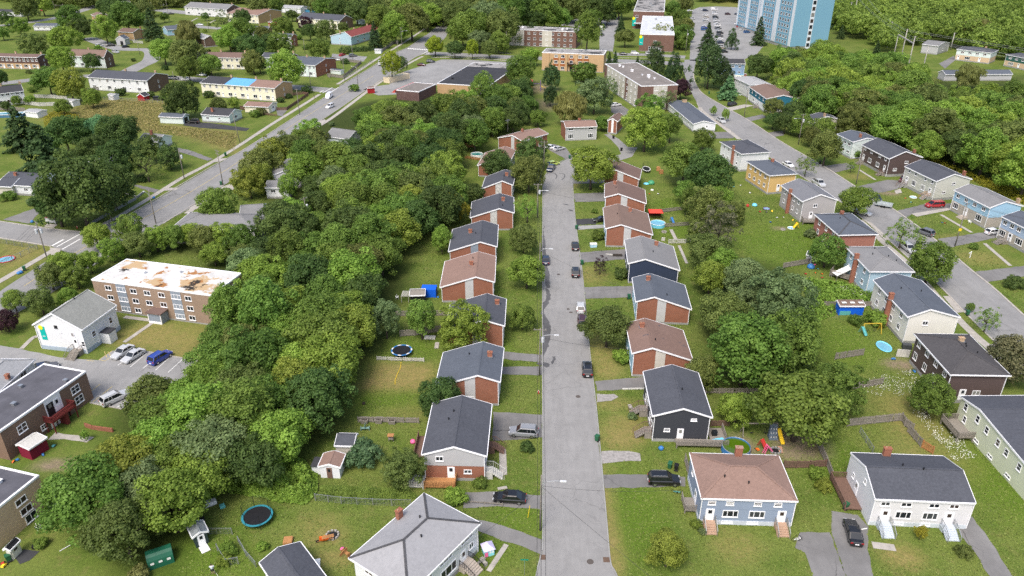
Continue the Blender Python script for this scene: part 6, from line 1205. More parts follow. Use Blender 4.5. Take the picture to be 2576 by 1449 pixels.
RW = D((1960,150),(2060,140),(2190,155),(2300,190),(2390,232),(2450,250),(2520,252),(2576,240),(2610,300),(2610,480),(2500,430),(2380,390),(2300,360),(2200,320),(2110,310),(2030,270),(1970,210))
RN = [('leafy', 'bright')]*6+[('leafy', 'mid')]*4+[('leafy', 'olive')]*3+[('leafy', 'dark')]
c5 = scatter(RW, 6, 9.0, (5.0, 7.5), RN, 'the crescent wood', 'trees of the crescent wood', 9, 105)
print('TREES', c1, c2, c3, c4, c5, len(TREES))
# far woods nobody could count: one joined mesh each
def far_wood(name, polys, zc, spacing, rr, seed, label, mat, nleaf=520):
 rng = np.random.default_rng(seed); base = [crown_arrays(900+i, K=44, per=44, leaf=.125, rc=(.2, .36), inner=70) for i in range(4)]; Ps = []; Ns = []; Ss = []; Ts = []
 for poly in polys:
  w = np.array([at(p, zc)[:2] for p in poly]); lo, hi = w.min(0), w.max(0); pts = []
  cand = rng.uniform(lo, hi, (5000, 2)); cand = cand[poly_sd(cand, w) > 1]; cand = cand[clear_of(cand, 3)]; pts = np.zeros((0, 2))
  for q in cand:
   if len(pts) and np.any(((pts-q)**2).sum(1) < spacing**2): continue
   pts = np.vstack([pts, q])
  for q in pts:
   P, Nn, S, T = base[rng.integers(4)]; R = rng.uniform(*rr); a = rng.uniform(0, 6.28); M = np.array([[math.cos(a), -math.sin(a), 0], [math.sin(a), math.cos(a), 0], [0, 0, 1]])
   Ps.append(P@M.T*R+np.array([q[0], q[1], R*1.05])); Ns.append(Nn@M.T); Ss.append(S*R); Ts.append(np.clip(T+rng.normal(0, .22), 0, 1))
 me = leaf_mesh(name, *[np.concatenate(x) for x in (Ps, Ns, Ss, Ts)], mat=FOL[mat]); print(name, len(me.polygons)); return tag(obj(name, me), label, kind='stuff')
far_wood('far_woods', [D((1110,45),(1090,-22),(1290,-25),(1600,-25),(1590,12),(1470,28),(1280,45),(1180,70)), D((640,-10),(700,-25),(1090,-25),(1110,40),(1060,55),(990,50),(940,30),(800,18)), D((-60,-20),(-80,-25),(640,-25),(640,-8),(500,0),(300,4),(120,2))], 6, 9.5, (5.0, 7.5), 3, 'far belt of woodland across the top of view', 'olive')
far_wood('hill_woods', [D((2110,60),(2100,-20),(2120,-25),(2680,-25),(2640,95),(2580,130),(2450,120),(2400,80),(2310,90),(2230,110),(2180,80)), D((1760,-12),(1760,-25),(2000,-25),(2010,-10),(1900,-8))], 6, 10.5, (5.5, 8.5), 4, 'hillside woodland rising behind the pylons', 'mid')
# low thicket and climbing undergrowth
def thicket(name, poly, label, mat, n, zt, leaf, seed, zc=1.0, lump=2.2):
 rng = np.random.default_rng(seed); w = np.array([at(p, zc)[:2] for p in poly]); lo, hi = w.min(0), w.max(0); q = rng.uniform(lo, hi, (n*3, 2)); sd = poly_sd(q, w); q = q[sd > .2]; sd = sd[sd > .2]; q = q[:n]; sd = sd[:n]; n = len(q)
 hgt = np.clip(sd/1.6, .25, 1)*zt*(.62+.38*np.sin(q[:, 0]*lump*.7+1)*np.sin(q[:, 1]*lump*.6)+.25*np.sin(q[:, 0]*lump*1.9)*np.sin(q[:, 1]*lump*1.6+2))
 P = np.column_stack([q, np.abs(hgt)*rng.uniform(.55, 1.05, n)]); T = np.clip(rng.uniform(.2, .8, n)+.15*np.sin(q[:, 0]*2), 0, 1); Nn = rng.normal(0, .5, (n, 3))+np.array([0, -.15, 1.0])
 return tag(obj(name, leaf_mesh(name, P, Nn, leaf*rng.uniform(.7, 1.4, n), T, mat=FOL[mat])), label, kind='stuff')
thicket('undergrowth', D((530,1180),(640,1150),(760,1140),(800,1180),(800,1225),(770,1260),(700,1255),(640,1240),(560,1230),(480,1290),(450,1240)), 'bright leafy undergrowth spilling from the wood onto the lawn', 'bright', 16000, 2.4, .34, 71)
thicket('undergrowth', D((1095,415),(1150,380),(1160,400),(1175,430),(1140,470),(1100,480)), 'ferny bank beside the back lawns of the saltbox houses', 'bright', 6000, 2.6, .4, 72)
thicket('undergrowth', D((2260,355),(2330,385),(2420,420),(2530,460),(2610,490),(2610,520),(2500,475),(2440,445),(2360,415),(2290,395)), 'tall yellow-green weeds behind the crescent houses', 'gold', 6000, 1.5, .45, 73)
thicket('weeds', D((105,290),(140,270),(200,285),(205,310),(160,325),(110,315)), 'yellow flowering weeds at the meadow edge', 'gold', 3500, 1.4, .4, 74)
thicket('weeds', D((2020,690),(2120,700),(2250,740),(2250,760),(2150,770),(2060,800),(2030,760)), 'wild garden weeds behind the pale blue house', 'bright', 6000, 1.3, .35, 75)
thicket('weeds', D((800,1205),(1030,1215),(1060,1240),(960,1255),(800,1245)), 'long grass and weeds along the garden fence', 'mid', 7000, .55, .22, 76)
thicket('hedge', tt(10, (830,480),(1170,475),(1180,500),(830,515)), 'clipped hedge beside the red roofed terrace', 'dark', 3000, 2.4, .5, 77)
thicket('meadow_grass', D((110,300),(230,256),(300,250),(420,258),(400,312),(500,322),(600,335),(590,380),(480,345),(300,322),(180,335)), 'tufted dry meadow grass below the white terrace', 'straw', 9000, .5, .5, 78, 0.2)
def flowers(name, poly, label, n, seed, mat):
 rng = np.random.default_rng(seed); w = np.array([at(p, .4)[:2] for p in poly]); lo, hi = w.min(0), w.max(0); c = rng.uniform(lo, hi, (60, 2)); q = (c[rng.integers(60, size=n*2)]+rng.normal(0, .55, (n*2, 2))); q = q[poly_sd(q, w) > 0][:n]; n = len(q)
 P = np.column_stack([q, rng.uniform(.35, .75, n)]); return tag(obj(name, leaf_mesh(name, P, rng.normal(0, .3, (n, 3))+np.array([0, -.3, 1.0]), rng.uniform(.07, .14, n), np.ones(n), mat=mat)), label, kind='stuff')
WFL = plain('white_petal', (.75,.75,.68), .7)
flowers('wildflowers', D((2330,1010),(2360,1040),(2420,1090),(2430,1130),(2460,1150),(2400,1160),(2350,1100),(2280,1020)), 'white daisies in the rough grass by the pale green house', 600, 81, WFL)
flowers('wildflowers', D((2150,960),(2290,930),(2330,980),(2270,1000),(2170,990)), 'white daisies around the leaning fence', 450, 82, WFL)
flowers('wildflowers', D((2090,720),(2180,715),(2220,735),(2150,750)), 'pale flowers in the wild garden by blue shed', 250, 83, WFL)
rng = np.random.default_rng(17); q = rng.uniform([-330, 290], [-70, 560], (900, 2)); q = q[clear_of(q, 1.5) & off_paved(q, 1.0)]; w_ = np.array([at(p)[:2] for p in D((0,60),(900,40),(860,200),(640,300),(440,250),(100,270),(0,330))]); q = q[poly_sd(q, w_) > 0][:70]
for x, y in q: plant((x, y), rng.uniform(1.0, 2.4), 'shrub', random.choice(('mid', 'dark', 'olive', 'bright')), 'low garden shrub in the terrace gardens beyond the avenue', 'terrace garden shrubs')
FOL['turf'] = foliage('turf', (.098, .147, .024), (.185, .226, .054), .1, .2)
def turf(lo, hi, n, seed, s0):
 rng = np.random.default_rng(seed); q = rng.uniform(lo, hi, (n, 2)); q = q[clear_of(q, -.3)]; q = q[off_paved(q, -.07)]
 dz = ZONES['dry']+ZONES['dirt']+ZONES['woods']; ix = np.clip(np.searchsorted(GX, q[:, 0])-1, 0, len(GX)-1); iy = np.clip(np.searchsorted(GY, q[:, 1])-1, 0, len(GY)-1); q = q[rng.uniform(0, 1, len(q)) > dz[iy*len(GX)+ix]*1.2]
 n = len(q); k = .5+.5*np.sin(q[:, 0]*.7+np.sin(q[:, 1]*.5)*2)*np.sin(q[:, 1]*.6); P = np.column_stack([q, rng.uniform(.02, .07, n)]); tag(obj('lawn_grass', leaf_mesh('lawn_grass', P, rng.normal(0, .55, (n, 3))+np.array([0, -.2, 1.0]), s0*rng.uniform(.6, 1.5, n), np.clip(rng.uniform(0, .8, n)+.25*k, 0, 1), mat=FOL['turf'])), 'tufts of mown grass over the gardens and verges', kind='stuff')
turf((-45, 58), (75, 135), 150000, 91, .17); turf((-100, 135), (110, 215), 90000, 92, .26)
# ------------------------------------------------------------------ vehicles
def car_parts(kind):
 """x forward, origin at ground under the centre; returns dict of meshes"""
 K = {'sedan': dict(L=4.7, W=1.8, H=1.45, hood=1.25, trunk=.85, sh=.92, cab0=-1.75, cab1=1.0, wsh=.75, rsh=.7),
         'suv': dict(L=4.65, W=1.88, H=1.72, hood=1.15, trunk=.1, sh=1.05, cab0=-2.22, cab1=1.15, wsh=.7, rsh=.35),
         'hatch': dict(L=4.3, W=1.8, H=1.55, hood=1.1, trunk=.1, sh=.98, cab0=-2.05, cab1=1.05, wsh=.8, rsh=.5),
         'van': dict(L=5.1, W=1.98, H=1.78, hood=1.0, trunk=.05, sh=1.05, cab0=-2.48, cab1=1.65, wsh=.95, rsh=.25),
         'cargo': dict(L=5.6, W=2.05, H=2.3, hood=.8, trunk=.05, sh=1.25, cab0=-2.75, cab1=2.1, wsh=.75, rsh=.08),
         'pickup': dict(L=5.7, W=2.0, H=1.85, hood=1.45, trunk=1.9, sh=1.12, cab0=-.85, cab1=1.45, wsh=.65, rsh=.2)}[kind]
 L, Wd, H, sh = K['L'], K['W'], K['H'], K['sh']; hw = Wd/2; b = MB()
 xs = [-L/2, -L/2+.12, -L/2+.5, K['cab0']+.1, 0, K['cab1'], L/2-.7, L/2-.15, L/2]; tops = [sh-.18, sh-.03, sh, sh, sh, sh, sh-.10, sh-.2, sh-.38]; wf = [.86, .96, 1, 1, 1, 1, .98, .93, .80]
 ring = lambda x, tp, f: [(x, -hw*f*.9, .22), (x, -hw*f, .45), (x, -hw*f, tp-.14), (x, -hw*f*.90, tp), (x, hw*f*.90, tp), (x, hw*f, tp-.14), (x, hw*f, .45), (x, hw*f*.9, .22)]
 vs = []; n = 8
 for x, tp, f in zip(xs, tops, wf): vs += ring(x, tp, f)
 fs = [[i*n+j, i*n+(j+1) % n, (i+1)*n+(j+1) % n, (i+1)*n+j] for i in range(len(xs)-1) for j in range(n)]+[list(range(n)), list(range((len(xs)-1)*n, len(xs)*n))]
 b.add(vs, fs)
 c0, c1, ws, rs_ = K['cab0'], K['cab1'], K['wsh'], K['rsh']; rt = H; wi = hw*.80; wb = hw*.92
 g = MB(); zb = sh-.02; g.add([(c0, -wb, zb), (c1, -wb, zb), (c1, wb, zb), (c0, wb, zb), (c0+rs_, -wi, rt-.06), (c1-ws, -wi, rt-.06), (c1-ws, wi, rt-.06), (c0+rs_, wi, rt-.06)], [(0, 3, 2, 1), (4, 5, 6, 7), (0, 1, 5, 4), (1, 2, 6, 5), (2, 3, 7, 6), (3, 0, 4, 7)])
 # roof panel and pillars belong to the body
 r0, r1 = c0+rs_-.05, c1-ws+.06; b.add([(r0, -wi-.02, rt-.08), (r1, -wi-.02, rt-.08), (r1, wi+.02, rt-.08), (r0, wi+.02, rt-.08), (r0+.1, -wi+.1, rt), (r1-.12, -wi+.1, rt), (r1-.12, wi-.1, rt), (r0+.1, wi-.1, rt)], [(0, 3, 2, 1), (4, 5, 6, 7), (0, 1, 5, 4), (1, 2, 6, 5), (2, 3, 7, 6), (3, 0, 4, 7)])
 for s in (-1, 1):
  b.obox((c1+.02, s*wb, zb), (c1-ws+.02, s*wi, rt-.06), .08, .08); b.obox((c0-.01, s*wb, zb), (c0+rs_, s*wi, rt-.06), .14, .1); xm = (c0+c1)/2-.15; b.obox((xm, s*(wb+.005), zb), (xm, s*(wi+.01), rt-.06), .12, .04)
  if kind in ('suv', 'van'): xq = c0+.95; b.obox((xq, s*(wb+.005), zb), (xq+.1, s*(wi+.01), rt-.06), .12, .04)
 if kind == 'cargo':
  for s in (-1, 1): b.box(c0+.02, .4, s*wb-.03, s*wb+.03, zb, rt-.1)
  b.box(c0-.03, c0+.03, -wi, wi, zb, rt-.08)
 out = {'body': b, 'windows': g}
 if kind == 'pickup':
  bed = MB(); bed.box(-L/2+.12, c0-.12, -hw+.18, hw-.18, sh-.02, sh+.015); out['cargo_bed'] = bed
 if kind == 'suv':
  rr_ = MB()
  for s in (-1, 1): rr_.obox((r0+.2, s*(wi-.12), rt+.06), (r1-.2, s*(wi-.12), rt+.06), .05, .05); rr_.box(r0+.3, r0+.36, s*(wi-.12)-.02, s*(wi-.12)+.02, rt-.02, rt+.05); rr_.box(r1-.4, r1-.34, s*(wi-.12)-.02, s*(wi-.12)+.02, rt-.02, rt+.05)
  out['roof_rack'] = rr_
 return out, K
wh = MB(); wh.v = []
def wheel_meshes():
 ty = MB(); n = 18; prof = [(.20, -.11), (.31, -.11), (.335, -.07), (.335, .07), (.31, .11), (.20, .11)]
 k = []
 for r, y in prof:
  for j in range(n): a = 6.283185*j/n; ty.v.append((r*math.cos(a), y, r*math.sin(a)))
 for i in range(len(prof)-1):
  for j in range(n): ty.f.append([i*n+j, i*n+(j+1) % n, (i+1)*n+(j+1) % n, (i+1)*n+j])
 rim = MB()
 for i, (r, y) in enumerate(((.21, -.10), (.21, .10))):
  for j in range(n): a = 6.283185*j/n; rim.v.append((r*math.cos(a), y, r*math.sin(a)))
 rim.f = [[j, (j+1) % n, n+(j+1) % n, n+j] for j in range(n)]+[list(range(n))[::-1], [n+j for j in range(n)]]
 return ty.mesh('tyre', RUBBER, smooth=True), rim.mesh('rim', CHROME)
TYRE, RIM = wheel_meshes()
CARP = {}
def car_proto(kind):
 if kind in CARP: return CARP[kind]
 pp, K = car_parts(kind); L, Wd, sh = K['L'], K['W'], K['sh']; M = {k: m.mesh(k, {'body': None, 'windows': CARGL, 'roof_rack': METAL, 'cargo_bed': BLACK}[k] or paint('car_white', (.75,.75,.76))) for k, m in pp.items()}
 lm = MB(); lm.box(-.06, .04, -.2, .2, -.08, .08); M['headlight'] = lm.mesh('headlight', LAMPW); lm = MB(); lm.box(-.04, .06, -.16, .16, -.12, .12); M['taillight'] = lm.mesh('taillight', RED); lm = MB(); lm.box(-.02, .03, -.25, .25, -.07, .07); M['plate'] = lm.mesh('licence_plate', TRIM)
 jm = MB()   # one-piece version for cars only a few pixels long
 CARP[kind] = (M, K); return CARP[kind]
CARCOL = {'black': (.012,.012,.014), 'navy': (.015,.022,.05), 'blue': (.02,.05,.30), 'silver': (.48,.49,.50), 'white': (.74,.74,.75), 'red': (.36,.02,.025), 'maroon': (.10,.018,.025), 'grey': (.12,.125,.135), 'green': (.50,.62,.12), 'tan': (.42,.37,.30), 'midblue': (.04,.12,.30), 'darkred': (.05,.012,.014), 'midgrey': (.24,.25,.27)}
CNAME = {'sedan': ('parked_car', 'car'), 'suv': ('parked_suv', 'car'), 'hatch': ('parked_hatchback', 'car'), 'van': ('minivan', 'minivan'), 'cargo': ('cargo_van', 'van'), 'pickup': ('pickup_truck', 'pickup')}
def car(kind, colr, p, q, label, group=None, simple=False, wpos=None, heading=None):
 """p = image point of the tail, q = image point of the nose (bumper height)"""
 if wpos is None:
  a, b = at(p, .5), at(q, .5); c = (a+b)/2; h = math.atan2(b[1]-a[1], b[0]-a[0])
 else: c = wpos; h = heading
 M, K = car_proto(kind); m = paint('car_'+colr, CARCOL[colr]); z = ZR+.012
 root = thing(CNAME[kind][0], label, CNAME[kind][1], (c[0], c[1], z), h, group)
 bo = obj('body', M['body'], root); setmat(bo, m); obj('windows', M['windows'], root)
 for k in ('roof_rack', 'cargo_bed'):
  if k in M: obj(k, M[k], root)
 L, Wd, sh = K['L'], K['W'], K['sh']
 for sx in (-1, 1):
  for sy in (-1, 1):
   w = obj('wheel', TYRE, root, (sx*L*.31+.05, sy*(Wd/2-.1), .335))
   if not simple: obj('rim', RIM, w)
 if not simple:
  for sy in (-1, 1): obj('headlight', M['headlight'], root, (L/2-.06, sy*(Wd/2-.36), sh-.34)); obj('taillight', M['taillight'], root, (-L/2+.04, sy*(Wd/2-.24), sh-.22))
  obj('licence_plate', M['plate'], root, (-L/2-.01, 0, .55))
 return root
def T2(tile, a, b): return t(tile, *a), t(tile, *b)
for kd, cl, tl, a, b, lab in (
 ('sedan','black',21,(640,1070),(632,985),'black sedan parked at the kerb beside the white cool box'), ('sedan','navy',21,(340,1225),(338,1110),'dark navy sedan parked on the far kerb under a maple'), ('suv','black',21,(640,1345),(640,1240),'black SUV parked opposite the navy saltbox house'), ('hatch','silver',22,(692,245),(690,150),'silver hatchback parked ahead of the dark red-black car'), ('suv','darkred',22,(705,385),(704,285),'dark red-black SUV parked beneath the chestnut tree'), ('suv','black',22,(762,900),(752,740),'black SUV with roof rails parked by dry verge'), ('suv','silver',13,(2580-40,1375-1296+1296-1296,),(2690,1380),'x')):
 if lab == 'x': continue
 car(kd, cl, *T2(tl, a, b), lab)
for kd, cl, a, b, lab in (
 ('suv','midgrey',(1351,1090),(1283,1085),'grey SUV in the drive of the tall two-tone duplex'), ('sedan','black',(1322,1255),(1242,1250),'black sedan in the drive behind the white hipped house'), ('suv','black',(1631,1207),(1709,1209),'black SUV in the drive of slate blue house'), ('sedan','black',t(33,890,1120),t(33,820,900),'black sedan beside the white semi-detached house'), ('sedan','black',t(21,955,760),t(21,850,765),'black car with its nose out on the dark driveway'),
 ('pickup','navy',t(21,425,205),t(21,360,290),'dark pickup parked askew at the cul-de-sac'), ('hatch','green',t(21,370,210),t(21,465,190),'yellow-green car with luggage behind the dark pickup'), ('sedan','white',t(21,350,30),t(21,430,40),'white car under the small tree at cul-de-sac head'), ('sedan','silver',t(21,440,55),t(21,505,40),'silver car beside the white one at cul-de-sac head'),
 ('sedan','silver',t(2,1320,590),t(2,1150,700),'silver sedan next to the hatched bay in lot'), ('sedan','silver',t(2,1435,625),t(2,1245,745),'second silver sedan, middle of the three parked cars'), ('suv','blue',t(2,1535,750),t(2,1690,655),'royal blue SUV in the small parking lot'), ('suv','silver',t(2,1040,1165),t(2,1265,1060),'silver SUV parked alone beside the lawn of brown block'),
 ('sedan','white',t(31,155,185),t(31,252,232),'white sedan on the crescent beside yellow house'), ('pickup','silver',t(31,440,355),t(31,578,438),'silver pickup parked on the crescent'), ('van','red',t(31,1785,612),t(31,1568,622),'bright red minivan in the drive of the light grey semi'), ('suv','grey',t(31,1645,915),t(31,1512,868),'dark grey SUV at the far kerb of crescent'), ('suv','silver',t(31,1345,1005),t(31,1475,1100),'silver SUV parked by the open-crowned street tree'), ('hatch','white',t(31,2200,895),t(31,2335,880),'white hatchback in the drive of sky blue semi'), ('sedan','navy',t(31,1065,525),t(31,1110,560),'dark car half hidden behind the boat trailer'), ('sedan','silver',t(31,920,680),t(31,990,700),'silver car in shade of the crescent street tree'), ('suv','maroon',t(31,1395,340),t(31,1340,375),'maroon SUV tucked beside light grey semi'),
 ('van','black',t(20,2152,1068),t(20,2280,1035),'black minivan in front of the teal house'), ('pickup','silver',t(20,2060,1190),t(20,2145,1240),'silver pickup by the sapling on the crescent bend'), ('sedan','white',t(20,1010,1060),t(20,1085,1050),'white car behind the silver poplars at flats'),
 ('cargo','white',t(10,770,950),t(10,700,1000),'white cargo van driving down the avenue'), ('suv','white',t(10,800,1050),t(10,690,1095),'white SUV driving down the avenue'), ('sedan','maroon',t(10,1615,650),t(10,1715,655),'maroon car at the edge of the store lot'), ('suv','navy',t(10,1710,620),t(10,1805,620),'dark blue SUV in the store lot near lime trees'), ('sedan','red',t(10,840,560),t(10,895,545),'red car in the fenced yard drive off the avenue'), ('suv','grey',t(10,945,565),t(10,1005,560),'dark SUV next to red car off the avenue'), ('sedan','white',t(10,800,600),t(10,855,600),'white car behind fence off the avenue'),
 ('pickup','black',t(0,1160,455),t(0,1060,460),'black pickup in the court parking'), ('suv','white',t(0,970,465),t(0,1040,455),'white SUV beside black pickup in the court'), ('hatch','black',t(0,1225,475),t(0,1305,465),'black hatchback by the arched barn'), ('suv','silver',t(0,1115,520),t(0,1215,530),'silver SUV behind the brown brick gable in the court'), ('sedan','red',t(0,395,105),t(0,475,108),'red car far up the hill'), ('van','navy',t(0,1690,790),t(0,1800,790),'dark minivan on the upper street'), ('sedan','white',t(0,1830,795),t(0,1925,800),'white car under tree on the upper street'), ('sedan','silver',t(0,1990,755),t(0,2070,755),'silver car farther along the upper street'), ('sedan','white',t(0,1960,248),t(0,2065,250),'white car on the terrace street'), ('sedan','black',t(0,1690,140),t(0,1750,138),'black car parked at the terrace street end'), ('sedan','silver',t(0,1635,135),t(0,1690,130),'silver car beside black one at terrace street end'), ('suv','black',t(0,1550,995),t(0,1640,1000),'black SUV by the little red barn'), ('suv','black',t(0,2005,1230),t(0,1890,1225),'black SUV at the door of mint garage'),
 ('sedan','black',t(20,1080,540),t(20,1160,545),'black car in front of the brick office'), ('suv','white',t(20,1195,535),t(20,1278,538),'white SUV in front of the brick office'), ('suv','silver',t(20,1345,538),t(20,1420,540),'silver SUV in front of office beside the pine'), ('sedan','navy',t(2,330,830),t(2,560,775),'dark car nose-in behind the charcoal flat roof')):
 car(kd, cl, a, b, lab, simple=a[1] < 300)
MLG = 'cars in the middle lot'; TLG = 'cars parked in the tower lot'
COLW = ['white', 'silver', 'white', 'grey', 'black', 'silver', 'tan', 'navy']
for i, (x, y) in enumerate(((600,212),(634,214),(915,172),(997,174),(1040,172),(1082,178),(975,212),(945,272),(903,275),(515,250),(885,232),(912,352),(690,205))):
 w = at(t(20, x, y), .5); car('sedan' if i % 2 else 'suv', COLW[i % 8], None, None, COLW[i % 8]+' car parked in the lot behind the lone round tree', MLG, True, w, rad(75))
TW = [(425,150,'silver'),(445,165,'navy'),(455,235,'white'),(455,265,'tan'),(455,300,'white'),(450,330,'silver'),(450,405,'white'),(430,432,'blue'),(425,458,'midblue'),(590,190,'silver'),(592,217,'white'),(600,265,'black'),(605,290,'grey'),(612,315,'white'),(618,345,'silver'),(625,375,'white'),(630,400,'white'),(640,440,'grey'),(650,470,'silver'),(670,510,'black'),(665,555,'grey'),(672,605,'white'),(682,660,'navy'),(690,722,'silver'),(690,745,'tan'),(730,800,'black'),(790,218,'darkred'),(935,217,'navy'),(980,240,'white'),(985,278,'silver'),(950,322,'tan'),(940,370,'white'),(975,412,'red'),(1025,452,'silver'),(1085,497,'midblue'),(1000,188,'blue'),(205,165,'white'),(240,292,'silver'),(1440,480,'white')]
for i, (x, y, c) in enumerate(TW):
 w = at(z1(x, y), .5); car('suv' if i % 3 else 'sedan', c, None, None, {'midblue': 'mid blue', 'darkred': 'dark red'}.get(c, c)+' car parked in the rows beside the blue tower', TLG, True, w, rad(8) if x < 900 and x > 300 else rad(20))
car('cargo', 'white', z1(505,150), z1(655,145), 'white van at the far end of tower lot', simple=True)
# cement mixer on the avenue
a, b = at(t(10, 1300, 600), .5), at(t(10, 1225, 690), .5); c = (a+b)/2; h = math.atan2(b[1]-a[1], b[0]-a[0])
tr = thing('concrete_mixer_truck', 'white cabbed lorry with dark green drum coming down the avenue', 'truck', (c[0], c[1], ZR+.01), h)
m = MB(); m.box(-3.6, 3.6, -.5, .5, .7, 1.0); m.build('chassis', BLACK, tr); m = MB(); m.add([(1.9,-1.2,.7),(3.9,-1.15,.7),(3.9,1.15,.7),(1.9,1.2,.7),(1.9,-1.2,2.8),(3.0,-1.1,2.8),(3.0,1.1,2.8),(1.9,1.2,2.8),(3.9,-1.1,1.7),(3.9,1.1,1.7),(3.2,-1.1,1.75),(3.2,1.1,1.75)], [(0,1,8,10,5,4),(1,2,9,8),(3,7,6,11,9,2),(8,9,11,10),(10,11,6,5),(4,5,6,7),(0,4,7,3),(0,3,2,1)]); cb = m.build('cab', paint('car_white', CARCOL['white']), tr)
m = MB(); m.add([(3.04,-1.0,2.7),(3.04,1.0,2.7),(3.23,1.0,1.85),(3.23,-1.0,1.85)], [(0,1,2,3)]); m.build('windscreen', CARGL, cb)
m = MB(); m.tube([(-3.4,0,2.3),(-2.6,0,2.2),(-1.0,0,2.1),(.8,0,2.0),(1.6,0,1.9)], [.6,1.0,1.25,1.1,.6], 14); m.build('drum', plain('drum_green',(.03,.10,.10),.4), tr, smooth=True)
for x in (2.9, -1.4, -2.6):
 for s in (-1, 1): w = obj('wheel', TYRE, tr, (x, s*1.05, .5)); w.scale = (1.5, 1.6, 1.5)
# highway tractor cab parked at the back of the store
w = at(t(20, 30, 640), 1.0); tr = thing('lorry_cab', 'white highway lorry cab parked behind the store', 'truck', (w[0], w[1], ZR), rad(200)); m = MB(); m.prism_y([(-2.5,.6),(3.2,.6),(3.3,1.6),(1.9,1.9),(1.5,2.9),(.3,3.8),(-1.4,3.8),(-1.5,1.0),(-2.5,1.0)], -1.2, 1.2); m.build('cab', paint('car_white', CARCOL['white']), tr); m = MB(); m.box(.1,1.4,-1.23,1.23,2.0,2.8); m.build('side_window', CARGL, tr)
for x in (2.2, -1.0, -2.2):
 for s in (-1, 1): w = obj('wheel', TYRE, tr, (x, s*1.05, .5)); w.scale = (1.5, 1.6, 1.5)
# boat trailer
a, b = at(t(31, 1095, 610), .5), at(t(31, 1235, 620), .5); c = (a+b)/2; tr = thing('utility_trailer', 'grey twin-axle utility trailer on the crescent kerb', 'trailer', (c[0], c[1], ZR), math.atan2(b[1]-a[1], b[0]-a[0])-.35)
m = MB(); m.box(-2.2,2.2,-1.0,1.0,.55,.68); m.box(-2.2,2.2,-1.0,-.93,.68,1.2); m.box(-2.2,2.2,.93,1.0,.68,1.2); m.box(2.13,2.2,-.93,.93,.68,1.2); m.obox((-2.2,0,.6),(-3.4,0,.5),.12,.12); m.build('tray', plain('trailer_grey',(.38,.42,.43),.5), tr)
for x in (-.4, .4):
 for s in (-1, 1): obj('wheel', TYRE, tr, (x, s*1.08, .335))
# shipping container in the store lot
o_, u_, v_, U_, V_ = frame_of({'a': t(10,1325,782), 'b': t(10,1386,792), 'd': None or t(10,1440,722)}, 2.6)
tr = thing('shipping_container', 'cream steel shipping container beside the avenue', 'container', (o_[0], o_[1], 0), math.atan2(u_[1], u_[0])); cream = plain('container_cream',(.66,.56,.40),.6,var=.06)
m = MB(); n_ = 26; V_ = min(V_, 14); U_ = max(U_, 2.6)
m.box(.04, U_-.04, .04, V_-.04, .1, 2.55); m.build('body', cream, tr)
for s in range(n_):
 for x in (0, U_): MB().box(x-.04, x+.04, V_*(s+.2)/n_, V_*(s+.7)/n_, .2, 2.5).build('corrugation', cream, tr) if s % 2 == 0 else None
m = MB()
for x in (0, U_):
 for y in (0, V_): m.box(x-.07, x+.07, y-.07, y+.07, 0, 2.62)
for z_ in (.1, 2.55): m.box(-.05, U_+.05, -.05, .05, z_-.06, z_+.06); m.box(-.05, U_+.05, V_-.05, V_+.05, z_-.06, z_+.06)
m.build('corner_frame', cream, tr)
# ------------------------------------------------------------------ poles, lamps, wires
PTOP = {}; POLEL = wood('silvered_pole', (.42, .40, .37))
def pole(key, g, h, label, lamp=None, xf=0, arms=1, adir=0.0, lean=(0, 0), group='utility poles along the streets', r=.15):
 w = at(g); root = thing('utility_pole', label, 'pole', (w[0], w[1], 0), 0, group); m = MB(); tp = (lean[0], lean[1], h); m.tube([(0, 0, 0), (lean[0]*.5, lean[1]*.5, h*.5), tp], [r, r*.85, r*.65], 8); m.build('mast', POLEW if r < .25 else POLEL, root, smooth=True)
 for k in range(arms):
  z = h-.35-.9*k; a = adir; c = MB(); L = 1.15; c.obox((tp[0]-math.cos(a)*L, tp[1]-math.sin(a)*L, z), (tp[0]+math.cos(a)*L, tp[1]+math.sin(a)*L, z), .10, .12); ca = c.build('crossarm', POLEW, root)
  for s in (-.95, 0, .95):
   i_ = MB(); i_.lathe([(.05, z+.06), (.06, z+.2), (.03, z+.26)], 6, (tp[0]+math.cos(a)*s, tp[1]+math.sin(a)*s)); i_.build('insulator', plain('porcelain',(.35,.36,.36),.3), ca)
 for k in range(xf):
  a = k*1.57+.4; m = MB(); m.lathe([(.28, h-3.0), (.30, h-2.9), (.30, h-2.0), (.2, h-1.9)], 12, (math.cos(a)*.5, math.sin(a)*.5)); m.build('transformer', plain('transformer_grey',(.55,.57,.60),.4), root)
 if lamp is not None:
  a, L, z = lamp; m = MB(); m.tube([(0, 0, z-.3), (math.cos(a)*L*.3, math.sin(a)*L*.3, z+.35), (math.cos(a)*L*.7, math.sin(a)*L*.7, z+.5), (math.cos(a)*L, math.sin(a)*L, z+.45)], .05, 6); la = m.build('lamp_arm', METAL, root)
  m = MB(); x, y = math.cos(a)*(L+.25), math.sin(a)*(L+.25); m.add([], []); m.obox((x-math.cos(a)*.4, y-math.sin(a)*.4, z+.45), (x+math.cos(a)*.4, y+math.sin(a)*.4, z+.42), .28, .14); m.build('lamp_head', plain('lamp_grey',(.62,.63,.64),.4), la)
 PTOP[key] = (w[0]+lean[0], w[1]+lean[1], h); return root
ZE, NE = 0.0, rad(55)
